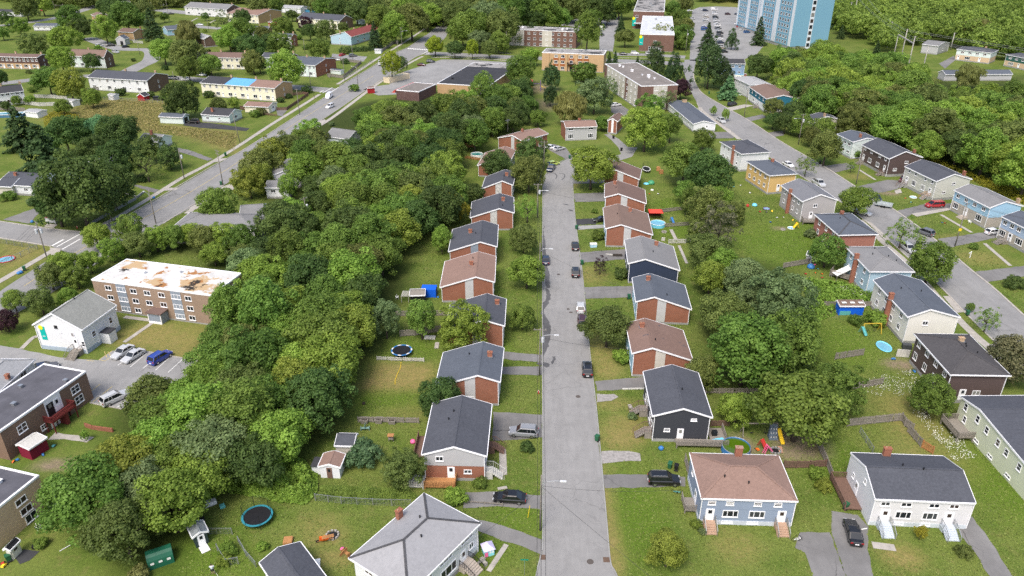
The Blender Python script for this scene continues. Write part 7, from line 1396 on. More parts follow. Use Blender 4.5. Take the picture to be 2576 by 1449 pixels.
pole('m1', D((1359,1334))[0], 9.6, 'wooden pole with street lamp arm by the first driveways', (0, 2.6, 8.2), 0, 0); pole('m2', D((1357,944))[0], 9.8, 'wooden pole with white transformer beside the damp street stain', (0, 2.6, 8.0), 1, 1, ZE); pole('m3', D((1357,712))[0], 9.8, 'wooden pole and lamp beside the bright kerb maple', (0, 2.2, 8.0), 0, 0); pole('m4', D((1352,548))[0], 9.8, 'wooden pole with grey transformer by thin light green tree', (0, 2.2, 7.4), 1, 1, ZE); pole('m5', D((1368,430))[0], 9.8, 'dark wooden pole at the cul-de-sac bend', None, 0, 1, ZE)
pole('a1', t(1,2245,415), 11.0, 'tall avenue pole with green bin at its foot', None, 0, 2, rad(-40)); pole('a2', t(1,1855,350), 9.5, 'avenue pole with a grey cabinet on its side', None, 1, 0); pole('a3', t(1,1130,785), 10.5, 'leaning dark pole near the side street corner', None, 0, 0, lean=(-1.0, .6)); pole('a4', t(1,1570,800), 9.5, 'avenue lamp pole with long curved arm', (rad(140), 3.0, 7.8), 0, 1, rad(-40)); pole('a5', t(1,480,1170), 10.0, 'corner pole carrying three white transformers', None, 3, 2, rad(-40))
pole('a6', t(10,440,1155), 10.5, 'avenue pole beside the cream garage', None, 0, 1, rad(-40)); pole('a7', t(10,895,820), 10.5, 'avenue pole at the corner of fenced lawn', None, 0, 1, rad(-40)); pole('a8', t(10,1027,865), 9.0, 'avenue lamp pole facing the shipping container', (rad(150), 2.6, 8.4), 0, 0); pole('a9', t(10,555,900), 9.5, 'pole at the upper street mouth', None, 0, 0); pole('a10', t(10,978,620), 9.0, 'pole by the fenced yard cars', None, 0, 0); pole('a11', t(10,495,545), 8.5, 'pole with white lamp beside pale maple', None, 0, 0)
pole('a12', t(10,1470,485), 12.0, 'tall avenue pole with lamp at the crosswalk', (rad(20), 3.2, 9.5), 0, 1, rad(-40)); pole('a13', t(10,1430,565), 8.5, 'short double-armed pole below the crosswalk', None, 0, 2, rad(-40)); pole('a14', t(10,1727,285), 10, 'lamp pole farther up the avenue', (rad(20), 3.0, 9.0), 0, 1, rad(-40)); pole('a15', t(10,1897,80), 10, 'farthest pole at the avenue top', None, 0, 2, rad(-40)); pole('c1', t(10,2520,535), 12, 'pole on the cross street before the flats', None, 0, 1, rad(90))
pole('c2', t(20,700,478), 9.5, 'pole with transformer behind the yellow-tan flats', None, 1, 1, rad(90)); pole('c3', t(20,1745,535), 13, 'pole between office trees and tower lot entrance', None, 1, 1, rad(90)); pole('c4', t(20,2240,505), 11, 'pole in the tower lot by the island', None, 0, 0); pole('r1', t(20,1937,885), 11, 'pole with lamp beside the large dark pine', (rad(170), 2.6, 9.0), 1, 1, rad(30)); pole('r2', t(20,2335,1185), 11.5, 'pole with lamp before the teal house', (rad(170), 2.6, 8.6), 0, 0); pole('r3', t(30,305,1455), 11, 'pole with lamp by the dark crescent maple', (rad(190), 2.6, 9.0), 1, 1, rad(30)); pole('r4', t(31,885,405), 11.5, 'pole on the lawn of dark brown semi', (rad(190), 2.4, 8.0), 0, 1, rad(30)); pole('r5', t(31,1880,1030), 11.5, 'crescent pole wearing a yellow sign', None, 0, 1, rad(30)); pole('w1', t(11,530,905), 10, 'pole with transformer rising out of the wood', None, 1, 1, rad(60))
pole('h1', t(0,560,130), 9, 'far pole up the hill street', None, 0, 0); pole('h2', t(0,1690,120), 9, 'pole at the terrace street end', None, 0, 0); pole('h3', t(0,2105,330), 9, 'pole beside the pale willow', None, 0, 0); pole('h4', t(0,1410,560), 9, 'pole at the court entrance', None, 0, 0); pole('h5', t(0,1765,870), 7, 'lamp post on the upper street verge', None, 0, 0); pole('h6', t(0,2415,1435), 11, 'leaning pole where the meadow meets the avenue', None, 0, 1, rad(-40), lean=(-1.0, 0))
for k, g, hh, nm in (('t1',(1325,640),18,'tall pylon pole, centre of the three-legged frame'),('t2',(1258,592),13,'shorter pylon pole of the three-legged frame'),('t3',(1390,758),19,'pylon pole of the three-legged frame nearest the wood'),('t4',(1198,482),15,'single pylon pole behind the three-legged frame'),('t5',(1550,732),13,'slim pole in the wood by three-legged frame'),('t6',(965,218),16,'pylon pole at the top, nearest the tower'),('t7',(852,232),18,'second pylon pole at the top'),('t8',(806,222),14,'third pylon pole at the top'),('t9',(1835,505),10,'pole beside the grey outbuilding')):
 pole(k, t(30, *g), hh, nm, None, 0, 1 if k not in ('t2',) else 0, rad(20), group='power line poles on the hillside', r=.3)
cb_ = thing('pylon_crossbeam', 'long timber crossbeam tying the three-legged pylon together', 'crossbeam'); m = MB(); m.obox(Vector(PTOP['t2']), Vector(PTOP['t3'])-Vector((0, 0, 3.5)), .45, .5); m.build('beam', POLEL, cb_)
WIRE = plain('wire', (.03,.03,.032), .6); WIREL = plain('bright_wire', (.30,.30,.30), .4, metal=.5)
def wire(name, pts, label, sag=.6, r=.022, mat=None):
 m = MB(); P = []
 for a, b in zip(pts[:-1], pts[1:]):
  a = Vector(a); b = Vector(b)
  for i in range(8): s = i/8; P.append(a.lerp(b, s)-Vector((0, 0, 4*sag*s*(1-s))))
 P.append(Vector(pts[-1])); m.tube(P, r, 4); o = m.build(name, mat or WIRE); return tag(o, label, 'wire', 'overhead wires')
def off(k, dx=0, dy=0, dz=0): p = PTOP[k]; return (p[0]+dx, p[1]+dy, p[2]+dz)
for i, (dx, dz) in enumerate(((-.5,-.3),(.5,-.3),(0,-1.6),(0,-2.1))):
 wire('overhead_wire', [(1.1+dx, 30, 9.0+dz), off('m1',dx,0,dz), off('m2',dx,0,dz), off('m3',dx,0,dz), off('m4',dx,0,dz), off('m5',dx,0,dz)], ('outer','inner','middle','lowest')[i]+' wire strung along the main street poles')
 wire('overhead_wire', [(at(D((-60,820))[0])[0], at(D((-60,820))[0])[1], 9.5+dz), off('a5',dx,0,dz), off('a3',dx,0,dz), off('a2',dx,0,dz), off('h6',dx,0,dz), off('a6',dx,0,dz), off('a7',dx,0,dz), off('a13',dx,0,dz+1), off('a12',dx,0,dz), off('a14',dx,0,dz), off('a15',dx,0,dz)], ('outer','inner','middle','lowest')[i]+' wire strung along the avenue poles')
 wire('overhead_wire', [off('r1',dx,0,dz), off('r2',dx,0,dz), off('r3',dx,0,dz), off('r4',dx,0,dz), off('r5',dx,0,dz), (off('r5')[0]+45, off('r5')[1]-38, 10.5+dz)], ('outer','inner','middle','lowest')[i]+' wire strung along the crescent poles')
for i, dz in enumerate((0, -.8, -1.6, -2.4, -3.2)):
 k = ('t6','t7','t6','t8','t7')[i]; k2 = ('t1','t3','t1','t2','t3')[i]; e = PTOP[k2]
 wire('power_line', [(off(k)[0]-20, off(k)[1]+160, 16), off(k,0,0,dz*.3), off(k2,0,0,dz*.4-.5), (e[0]+150, e[1]-170, 15+dz)], ('first','second','third','fourth','fifth')[i]+' high-voltage line sweeping over the hillside wood', 2.5, .045, WIREL)
for g0, g1, lab in ((off('m1',0,0,-1.8),(18.5,79,4.4),'slack service wire from first pole to the slate blue house'),(off('m1',0,0,-1.9),(30,45,6),'service wire crossing the street from the first pole'),(off('m1',0,0,-2.2),(-10,66,5),'service wire from first pole to white hipped house'),(off('m2',0,0,-1.8),(17.2,115,4.8),'service wire from second pole to worn roof house'),(off('m3',0,0,-1.8),(17,140,5),'service wire from third pole to slate roof house'),(off('m4',0,0,-1.8),(17,190,5),'service wire from fourth pole to brown roof house')):
 wire('service_wire', [g0, g1], lab, .5, .022)
sg = at(t(23, 125, 1440)); rt_ = thing('street_sign', 'green street name blades on a post at street corner', 'street sign', (sg[0], sg[1], 0)); m = MB(); m.tube([(0,0,0),(0,0,2.7)], .035, 6); m.build('post', METAL, rt_); GRS = plain('sign_green',(.0,.22,.14),.5); m = MB(); m.box(-.5,.5,-.015,.015,2.55,2.75); m.build('name_blade', GRS, rt_); m = MB(); m.box(-.012,.012,-.45,.45,2.32,2.52); m.build('name_blade', GRS, rt_)
w = at(t(23,160,860)); m = MB(); m.tube([(0,0,0),(.25,.1,2.1)], .045, 6); o = m.build('yellow_guy_guard', plain('guard_yellow',(.75,.55,.02),.5)); o.location = (w[0], w[1], 0); tag(o, 'yellow plastic guy wire guard on the verge grass', 'guy guard')
p5 = PTOP['r5']; m = MB(); m.box(-.35,.35,-.24,-.20,4.2,4.9); o = m.build('yellow_sign', plain('guard_yellow',(.75,.55,.02),.5)); o.location = (p5[0], p5[1], 0); o.parent = None; tag(o, 'yellow square sign fixed to the crescent pole', 'sign')
# ------------------------------------------------------------------ fences
def fence(label, pts, h=1.5, mat=None, kind='board', group=None, z=0.0):
 mat = mat or WOODG; w = [at(p) for p in pts]; root = thing('fence', label, 'fence', (w[0][0], w[0][1], 0), 0, group); o = w[0]; pk = MB(); ra = MB(); ps = MB()
 for a, b in zip(w[:-1], w[1:]):
  L = float(np.linalg.norm(b-a)); d = (b-a)/L; nn = np.array([-d[1], d[0], 0]); n = max(1, int(round(L/2.4)))
  for i in range(n+1):
   q = a+d*L*i/n-o; hh = h+.08
   pm = MB(); pm.box(-.06, .06, -.06, .06, 0, hh); po = pm.build('post', mat if kind != 'wire' else METAL, root); po.location = tuple(q); po.rotation_euler = (random.uniform(-.03, .03), random.uniform(-.03, .03), math.atan2(d[1], d[0]))
  for zz in ((.3, h*.85) if kind != 'wire' else (h,)): ra.obox(tuple(a-o+np.array([0, 0, zz])), tuple(b-o+np.array([0, 0, zz])), .05, .09)
  if kind in ('board', 'picket'):
   st = .16 if kind == 'board' else .22; m_ = int(L/st)
   for i in range(m_):
    if random.random() < .015: continue
    q = a+d*(i+.5)*st-o+nn*.05; hh = h*random.uniform(.95, 1.03); x = d*.066+nn*0; t_ = nn*.012
    vs = [q-x-t_, q+x-t_, q+x+t_, q-x+t_]; tl = np.array([random.gauss(0, .02), random.gauss(0, .02), hh]); pk.add([tuple(v+np.array([0, 0, .05])) for v in vs]+[tuple(v+tl) for v in vs], [(4,5,6,7),(0,1,5,4),(1,2,6,5),(2,3,7,6),(3,0,4,7)])
  elif kind == 'wire':
   for k in range(int(L/.5)): q = a+d*k*.5-o; pk.box(q[0]-.01, q[0]+.01, q[1]-.01, q[1]+.01, 0, h)
   for k in range(4): pk.obox(tuple(a-o+np.array([0, 0, h*(k+.5)/4.5])), tuple(b-o+np.array([0, 0, h*(k+.5)/4.5])), .015, .015)
  elif kind == 'wall': pk.obox(tuple(a-o+np.array([0, 0, h/2])), tuple(b-o+np.array([0, 0, h/2])), .25, h)
 if kind != 'wall': tag(ra.build('rails', mat if kind != 'wire' else METAL, root), kind='stuff')
 tag(pk.build('boards' if kind != 'wire' else 'mesh', mat if kind != 'wire' else METAL, root, fix=False), kind='stuff'); return root
FN = [
 ('leaning weathered fence alone on the back lawn near dark brown house', 32, ((672,722),(955,678)), 1.5, 'board', None), ('broken weathered fence among daisies', 32, ((790,1005),(860,1025),(1150,968)), 1.4, 'board', None), ('long weathered board fence around the square back lawn', 32, ((795,1395),(1340,1338),(1370,1390),(1452,1449)), 1.6, 'board', None), ('continuing weathered boards down beside the daisies', 33, ((1400,0),(1530,150)), 1.6, 'board', None), ('short new orange cedar fence panel', 33, ((1545,160),(1655,228)), 1.5, 'board', WOODN),
 ('crooked weathered fence behind the play area', 33, ((470,90),(580,330),(635,475)), 1.6, 'board', None), ('brown board fence joined to the slate blue house garden', 33, ((150,365),(415,365),(580,350)), 1.4, 'board', WOODB), ('thin wire fence across the shaded lawn', 33, ((920,10),(1050,210)), 1.1, 'wire', None), ('old picket fence under the massive garden trees', 22, ((1950,1062),(2490,1062)), 1.1, 'picket', WOODG), ('short board fence beside charcoal house', 22, ((1995,1395),(2180,1390)), 1.2, 'board', WOODB),
 ('weathered fence below the open back lawn', 31, ((150,1250),(470,1195)), 1.4, 'board', None), ('weathered fence behind the blue shed', 32, ((560,190),(1060,190)), 1.3, 'board', None), ('weathered fence beside the red canopy', 21, ((1500,692),(1740,662)), 1.1, 'board', None), ('picket fence below the round blue pool', 21, ((1530,838),(1870,815)), 1.1, 'picket', WOODG), ('white-grey picket fence in the back gardens', 21, ((1575,1002),(1740,1000),(1900,962)), 1.2, 'picket', WOODW),
 ('weathered fence above the leaning green tree', 12, ((1410,285),(1660,285),(1930,278)), 1.3, 'board', None), ('weathered fence below the leaning green tree', 12, ((1450,490),(1600,480),(1860,440)), 1.5, 'board', None), ('low white picket fence beside the blue trampoline', 12, ((1220,725),(1510,738),(1690,742)), .8, 'picket', WOODW), ('weathered fence along the three planter boxes', 12, ((1030,1352),(1330,1355),(1640,1362)), 1.1, 'board', None), ('long wire fence with timber rail across the garden', 13, ((600,690),(860,722),(1180,740),(1560,750)), 1.2, 'wire', None), ('low timber rail beside the parked black sedan', 13, ((2100,715),(2300,730),(2480,745)), .5, 'rail', WOODG),
 ('grey board fence enclosing the terrace lawn', 10, ((745,785),(720,770),(880,790),(1000,690),(1060,640),(750,600)), 1.6, 'board', None), ('dark wire fence along the avenue footway', 10, ((880,800),(1000,730),(1180,620)), 1.2, 'wire', None), ('tall weathered fence by the avenue drive', 10, ((1250,540),(1400,430)), 1.8, 'board', None), ('brown picket fence round the yellow lawn', 10, ((210,1110),(310,1110),(530,960),(480,950),(370,960)), 1.3, 'board', WOODB), ('white board fence behind the mansard terrace', 0, ((350,985),(530,990),(680,1005)), 1.6, 'board', WOODW), ('pale board fence in front of the little lawn', 0, ((240,1050),(400,1070),(560,1065)), 1.6, 'board', WOODW), ('grey board fence behind rectangular pool', 0, ((0,1110),(130,1115),(260,1130)), 1.8, 'board', WOODG), ('grey board fence joined to white terrace gardens', 0, ((890,925),(1080,900)), 1.7, 'board', None), ('brown stained fence at the cream garage', 0, ((2420,1100),(2576,1130)), 1.6, 'board', WOODB), ('wire fence along the meadow top', 0, ((1050,1005),(1330,1020),(1640,1040)), 1.3, 'wire', None),
 ('orange cedar fence round the cul-de-sac pool', 11, ((2105,145),(2255,168)), 1.0, 'board', WOODN), ('new cedar fence behind the cul-de-sac pool', 21, ((-470,40),(-380,30),(-300,10)), 1.6, 'board', WOODN), ('dark wire fence along the side street corner', 1, ((0,1000),(380,1060),(130,1180),(0,1240)), 1.3, 'wire', None), ('low stone wall along the avenue footway', 1, ((890,830),(1110,700),(1370,560)), .7, 'wall', CONC2), ('low stone wall by the side path', 1, ((1270,510),(1380,545),(1450,490)), .6, 'wall', CONC2), ('low brick wall across the brown block lawn', 2, ((860,1395),(930,1420),(1140,1449)), .7, 'wall', BR), ('white railing by brick court house', 0, ((1340,430),(1440,440)), 1.6, 'picket', WOODW), ('white garden fence below cream garage', 10, ((0,1150),(120,1160),(210,1170)), .9, 'picket', WOODB), ('board fence beside the slate blue house drive', 23, ((1735,300),(1780,480)), 1.6, 'board', WOODG), ('wire enclosure round the vegetable bushes', 3, ((2190,1200),(2280,1350),(2400,1330)), 1.2, 'wire', None), ('wire fence with rail beside the little dark shed', 3, ((2110,1030),(2340,1030)), 1.1, 'wire', None), ('white wire fence by the vegetable rows', 3, ((2400,1110),(2480,1250),(2576,1360)), 1.0, 'wire', None)]
for lab, tl, pts, h, kd, mt in FN: fence(lab, tt(tl, *pts), h, mt, kd)
# ------------------------------------------------------------------ yard things
def col(name, r, g, b, rough=.5): return plain(name, C(r, g, b), rough, .4, var=.08)
BING = col('bin_green', 38, 92, 62); BLUEP = col('blue_plastic', 60, 120, 180); REDP = col('red_plastic', 180, 55, 50); YELP = col('yellow_plastic', 235, 200, 50); TEALP = col('teal_plastic', 90, 165, 165); WHP = col('white_plastic', 232, 232, 228); PINKP = col('pink_plastic', 235, 110, 160); LBLUE = col('pool_liner', 120, 205, 232, .15); ORP = col('orange_plastic', 225, 110, 40); PURP = col('purple_plastic', 120, 90, 150)
bm_ = MB(); bm_.add([(-.24,-.26,.08),(.24,-.26,.08),(.24,.26,.08),(-.24,.26,.08),(-.30,-.34,1.0),(.30,-.34,1.0),(.30,.34,1.0),(-.30,.34,1.0)], [(0,3,2,1),(4,5,6,7),(0,1,5,4),(1,2,6,5),(2,3,7,6),(3,0,4,7)]); BIN_B = bm_.mesh('body', BING)
bm_ = MB(); bm_.add([(-.33,-.38,1.0),(.33,-.38,1.0),(.33,.40,1.04),(-.33,.40,1.04),(-.28,-.32,1.10),(.28,-.32,1.10),(.28,.36,1.14),(-.28,.36,1.14)], [(0,3,2,1),(4,5,6,7),(0,1,5,4),(1,2,6,5),(2,3,7,6),(3,0,4,7)]); BIN_L = bm_.mesh('lid', BING)
bm_ = MB(); bm_.tube([(-.3,.28,.12),(.3,.28,.12)], .12, 10); BIN_W = bm_.mesh('wheels', RUBBER)
def wheelie(p, label, mat=None):
 w = at(p); r = thing('wheeled_bin', label, 'bin', (w[0], w[1], .045), random.uniform(0, 6));
 for n_, me_ in (('body', BIN_B), ('lid', BIN_L), ('wheels', BIN_W)):
  o = obj(n_, me_, r)
  if mat and n_ != 'wheels': setmat(o, mat)
for tl, x, y, lab in ((23,855,90,'green wheeled bin at the kerb across from gravel patch'),(21,650,858,'green wheeled bin at the kerb by the concrete drive'),(21,704,1215,'green wheeled bin at the kerb near purple ornamental tree'),(22,1176,112,'green wheeled bin beside the slate roofed brick house'),(33,780,775,'green wheeled bin at the brown deck steps'),(21,578,148,'green wheeled bin at the cul-de-sac corner'),(1,250,1275,'green wheeled bin on the avenue verge by the side street'),(1,2228,412,'green wheeled bin at the tall avenue pole'),(1,2270,120,'green wheeled bin on the avenue verge by meadow drive'),(32,2002,275,'green wheeled bin beside tiny round street tree'),(23,1585,365,'green wheeled bin by the slate blue house drive'),(3,95,1300,'green wheeled bin next to the cream plastic shed'),(20,1982,945,'green wheeled bin on the crescent bend'),(10,300,1105,'green wheeled bin beside cream garage drive')): wheelie(t(tl, x, y), lab)
for tl, x, y, lab in ((31,520,205,'black wheeled bin on crescent kerb'),(23,1650,385,'black rubbish bin behind the black SUV'),(20,1020,1395,'black wheeled bin by narrow brick house'),(21,1100,70,'dark wheeled bin on the rear lane')): wheelie(t(tl, x, y), lab, BLACK)
def lumpy(name, p, s, mat, label, cat, group=None):
 w = at(p); m = MB(); rng = random.Random(label); n = 8
 m.lathe([(s*.42, 0), (s*.52, s*.22), (s*.45, s*.5), (s*.18, s*.68)], n); m.v = [(x*(1+rng.uniform(-.18, .18)), y*(1+rng.uniform(-.18, .18)), z*(1+rng.uniform(-.12, .12))) for x, y, z in m.v]
 o = m.build(name, mat, smooth=True); o.location = (w[0], w[1], .03); o.rotation_euler = (0, 0, rng.uniform(0, 6)); return tag(o, label, cat, group)
for tl, x, y, lab in ((1,192,1308,'blue recycling bag on the avenue verge'),(1,215,1300,'second blue recycling bag on avenue verge'),(1,1550,548,'blue recycling bag beside avenue kerb'),(1,325,790,'blue bag by the side street mailbox'),(23,1500,175,'blue tub standing in the gravel-side weeds'),(13,1580,108,'pink plant pot by the duplex deck')): lumpy('recycling_bag' if 'bag' in lab else 'plant_tub', t(tl, x, y), .85, PINKP if 'pink' in lab else BLUEP, lab, 'bag' if 'bag' in lab else 'tub')
def hydrant(p, label):
 w = at(p); r = thing('fire_hydrant', label, 'hydrant', (w[0], w[1], 0)); m = MB(); m.lathe([(.14, 0), (.14, .06), (.10, .08), (.10, .5), (.13, .52), (.12, .6), (.05, .7)], 10); m.build('barrel', REDP, r); m = MB(); m.tube([(-.2, 0, .42), (.2, 0, .42)], .06, 8); m.build('nozzles', WHP, r); m = MB(); m.lathe([(.06, .7), (.06, .76)], 8); m.build('cap', WHP, r)
hydrant(t(22,267,1065), 'red fire hydrant on the verge by the damp street'); hydrant(t(1,778,850), 'red and white fire hydrant at the side street corner')
def trampoline(p, R, label, rim, net=False, squash=None):
 w = at(p, .8); r = thing('trampoline', label, 'trampoline', (w[0], w[1], 0)); n = 28
 m = MB(); m.lathe([(R*.86, .84), (R*.86, .86)], n); m.build('jumping_mat', BLACK, r)
 m = MB(); k = len(m.v)
 for rr, zz in ((R*.86, .84), (R, .84), (R, .90), (R*.86, .90)):
  for j in range(n): m.v.append((rr*math.cos(6.28318*j/n), rr*math.sin(6.28318*j/n), zz))
 for i in range(4):
  for j in range(n): a_, b_ = i*n, ((i+1) % 4)*n; m.f.append([a_+j, a_+(j+1) % n, b_+(j+1) % n, b_+j])
 rm_ = m.build('rim_pad', rim, r)
 if not net:
  for j in range(0, n, 4):
   q = MB(); a0, a1 = 6.28318*j/n, 6.28318*(j+1.6)/n; q.add([(R*.87*math.cos(a0), R*.87*math.sin(a0), .905), (R*1.0*math.cos(a0), R*math.sin(a0), .905), (R*math.cos(a1), R*math.sin(a1), .905), (R*.87*math.cos(a1), R*.87*math.sin(a1), .905)], [(0,1,2,3)]); q.build('white_pad_patch', WHP, rm_, fix=False)
 for j in range(6):
  a_ = 6.28318*j/6; l_ = MB(); l_.tube([(R*.95*math.cos(a_), R*.95*math.sin(a_), 0), (R*.95*math.cos(a_), R*.95*math.sin(a_), .85 if not net else 2.6)], .035, 6); l_.build('leg', METAL if not net else BLACK, r)
 if net:
  for a0, a1 in ((.6, 3.4),):
   q = MB(); k = 20
   for i in range(k): s = a0+(a1-a0)*i/(k-1); q.obox((R*.95*math.cos(s), R*.95*math.sin(s), .9), (R*.95*math.cos(s), R*.95*math.sin(s), 2.6), .012, .012)
   for zz in (1.2, 1.6, 2.0, 2.4, 2.6): q.tube([(R*.95*math.cos(a0+(a1-a0)*i/12), R*.95*math.sin(a0+(a1-a0)*i/12), zz) for i in range(13)], .012, 4)
   tag(q.build('net', BLACK, r, fix=False), kind='stuff')
 return r
trampoline(t(12,1465,628), 2.0, 'round trampoline with blue and white rim on back lawn', BLUEP); trampoline(D((647,1298))[0], 2.1, 'large round trampoline with teal rim and dark net', col('teal_rim', 50, 128, 142), True); tq = trampoline(t(21,1352,250), 1.7, 'oblong white-rimmed trampoline behind the brown roofs', WHP, True); tq.scale = (.75, 1.5, 1)
def pool(p, R, h, label, wallm, water, ring=None):
 w = at(p, h); r = thing('swimming_pool', label, 'pool', (w[0], w[1], 0)); n = 26; m = MB()
 for rr, zz in ((R, 0), (R, h), (R*.94, h), (R*.94, h-.25)):
  for j in range(n): m.v.append((rr*math.cos(6.28318*j/n), rr*math.sin(6.28318*j/n), zz))
 for i in range(3):
  for j in range(n): m.f.append([i*n+j, i*n+(j+1) % n, (i+1)*n+(j+1) % n, (i+1)*n+j])
 m.build('pool_wall', wallm, r); m = MB(); m.add([(R*.945*math.cos(6.28318*j/n), R*.945*math.sin(6.28318*j/n), h-.18) for j in range(n)], [tuple(range(n))]); m.build('water', water, r, fix=False)
 m = MB(); m.tube([(R*.98*math.cos(6.28318*j/n), R*.98*math.sin(6.28318*j/n), h+.02) for j in range(n+1)], .06, 6, False); m.build('rim', ring or WHP, r); return r
WGRN = paint('algae_water', (.06,.12,.005), .05); WBLU = paint('pool_water', (.16,.42,.55), .05); WTEA = paint('teal_water', (.03,.22,.20), .05)
pool(t(23,2258,138), 2.2, 1.1, 'round blue above-ground pool full of green water', BLUEP, WGRN, METAL); pool(t(21,1467,792), 2.0, .9, 'round pale blue pool behind brown saltbox', LBLUE, WBLU); pool(t(11,2222,98), 2.1, 1.1, 'round teal pool beside cedar fence at cul-de-sac', WHP, WTEA); pool(t(20,2295,745), 3.4, 1.1, 'round turquoise pool behind the blue house', WHP, WBLU)
w = at(t(0,100,1140), 1.2); r = thing('swimming_pool', 'rectangular blue framed pool at the white fences', 'pool', (w[0], w[1], 0), rad(8)); m = MB(); m.box(-5.2,5.2,-2.4,2.4,0,1.1); m.build('pool_wall', col('steel_blue',70,110,140), r); m = MB(); m.box(-4.9,4.9,-2.1,2.1,1.1,1.115); m.build('water', WBLU, r)
for x0,x1,y0,y1,nm in ((-5.3,5.3,-2.5,-2.1,'rim'),(-5.3,5.3,2.1,2.5,'rim'),(-5.3,-4.9,-2.1,2.1,'rim'),(4.9,5.3,-2.1,2.1,'rim')): MB().box(x0,x1,y0,y1,1.1,1.2).build(nm, WHP, r)
def kiddie(p, R, label, m1=LBLUE, sq=(1, 1)):
 w = at(p); r = thing('paddling_pool', label, 'paddling pool', (w[0], w[1], .03)); r.scale = (*sq, 1); m = MB(); m.lathe([(R, 0), (R*1.03, .12), (R*.98, .24), (R*.9, .16), (R*.88, .05)], 20); m.build('tub', m1, r, smooth=True); m = MB(); m.lathe([(R*.89, .10), (R*.89, .11)], 20); m.build('water', WBLU, r)
kiddie(t(32,1165,595), 1.3, 'oblong light blue paddling pool on the lawn by dark brown house', LBLUE, (1.0, 1.5)); kiddie(t(31,230,850), .9, 'round white and blue paddling pool with yellow slide', WHP); kiddie(t(31,1460,540), 1.0, 'pale round paddling pool before the light grey semi', WHP); kiddie(t(1,60,1165), 2.0, 'big round paddling pool with red rim at picture edge', REDP); kiddie(t(21,2560,655), .9, 'purple-blue paddling pool on littered lawn', PURP)
# sheds
def shed(label, cor, **k): return house(label, cor, name='garden_shed', cat='shed', corner=False, found=0, ov=.2, **k)
s_ = shed('small white shed with rosy shingle roof beside sumac', {'a': t(13,640,352), 'b': t(13,862,350), 'd': t(13,665,205), 'c': t(13,885,225)}, z=2.2, roof='gv', rise=.55, wall=SW, rm=RBR, wins={'F': [('d',.48,1.0,.8,1.9,WOODB)]})
MB().box(-1.3, .1, .8, s_[3]-.3, 0, 1.5).build('lean_to', SW, s_[0]); MB().box(-1.4, .15, .6, s_[3]-.2, 1.5, 1.6).build('lean_to_roof', RCD, s_[0])
shed('dark grey roofed shed behind the little white shed', {'a': t(13,795,135), 'b': t(13,985,140), 'd': t(13,830,10), 'c': t(13,1022,15)}, z=2.4, roof='gu', r=.7, rise=.6, wall=SBE, rm=RC)
s_ = shed('little dark green shed with white framed open door and tin roof', {'a': t(3,1925,1065), 'b': t(3,2095,995), 'c': t(3,2040,885), 'd': t(3,1890,950)}, z=2.1, roof='gv', rise=.45, wall=siding('deep_green',(.03,.05,.05)), rm=plain('tin',(.35,.38,.41),.4,.5,.4,var=.25), wins={'F': [('d',.5,1.0,.9,1.9)]})
MB().box(-.3, s_[2]+.3, s_[3], s_[3]+2.6, 1.9, 2.05).build('rear_canopy', BLACK, s_[0])
for x in (0, s_[2]): MB().box(x-.06, x+.06, s_[3]+2.3, s_[3]+2.42, 0, 1.9).build('canopy_post', WOODB, s_[0])
shed('cream plastic shed with black roof against the tan block', {'a': t(3,15,1180), 'b': t(3,85,1190), 'c': t(3,215,1090)}, z=1.9, roof='gv', rise=.4, wall=plain('cream_plastic',(.66,.64,.56),.6), rm=BLACK, wins={'R': [('d',.5,.9,1.2,1.6,plain('cream_plastic',(.66,.64,.56),.6))]})
s_ = shed('maroon lean-to shed with plank roof beside brown block', {'a': t(3,300,165), 'b': t(3,482,45), 'c': t(3,330,15)}, z=2.3, roof='gu', r=.75, rise=.3, wall=col('maroon_board',120,18,48,.8), rm=WOODW)
s_ = shed('bright blue tarpaulin-sided shed with patched brown roof', {'a': t(32,705,178), 'b': t(32,975,182), 'd': t(32,705,128), 'c': t(32,945,125)}, z=2.3, roof='gu', r=.8, rise=.4, wall=col('tarp_blue',20,95,215,.5), rm=plain('brown_felt',(.17,.12,.095),.9,var=.3))
MB().box(.3, s_[2]*.48, .14, .2, .05, 1.0).build('green_board', TEALP, s_[0])
for k in range(3): MB().box(.6+k*1.7, 1.5+k*1.7, .5, 1.1, 2.62, 2.7).build('roof_pallet', WHP, s_[0])
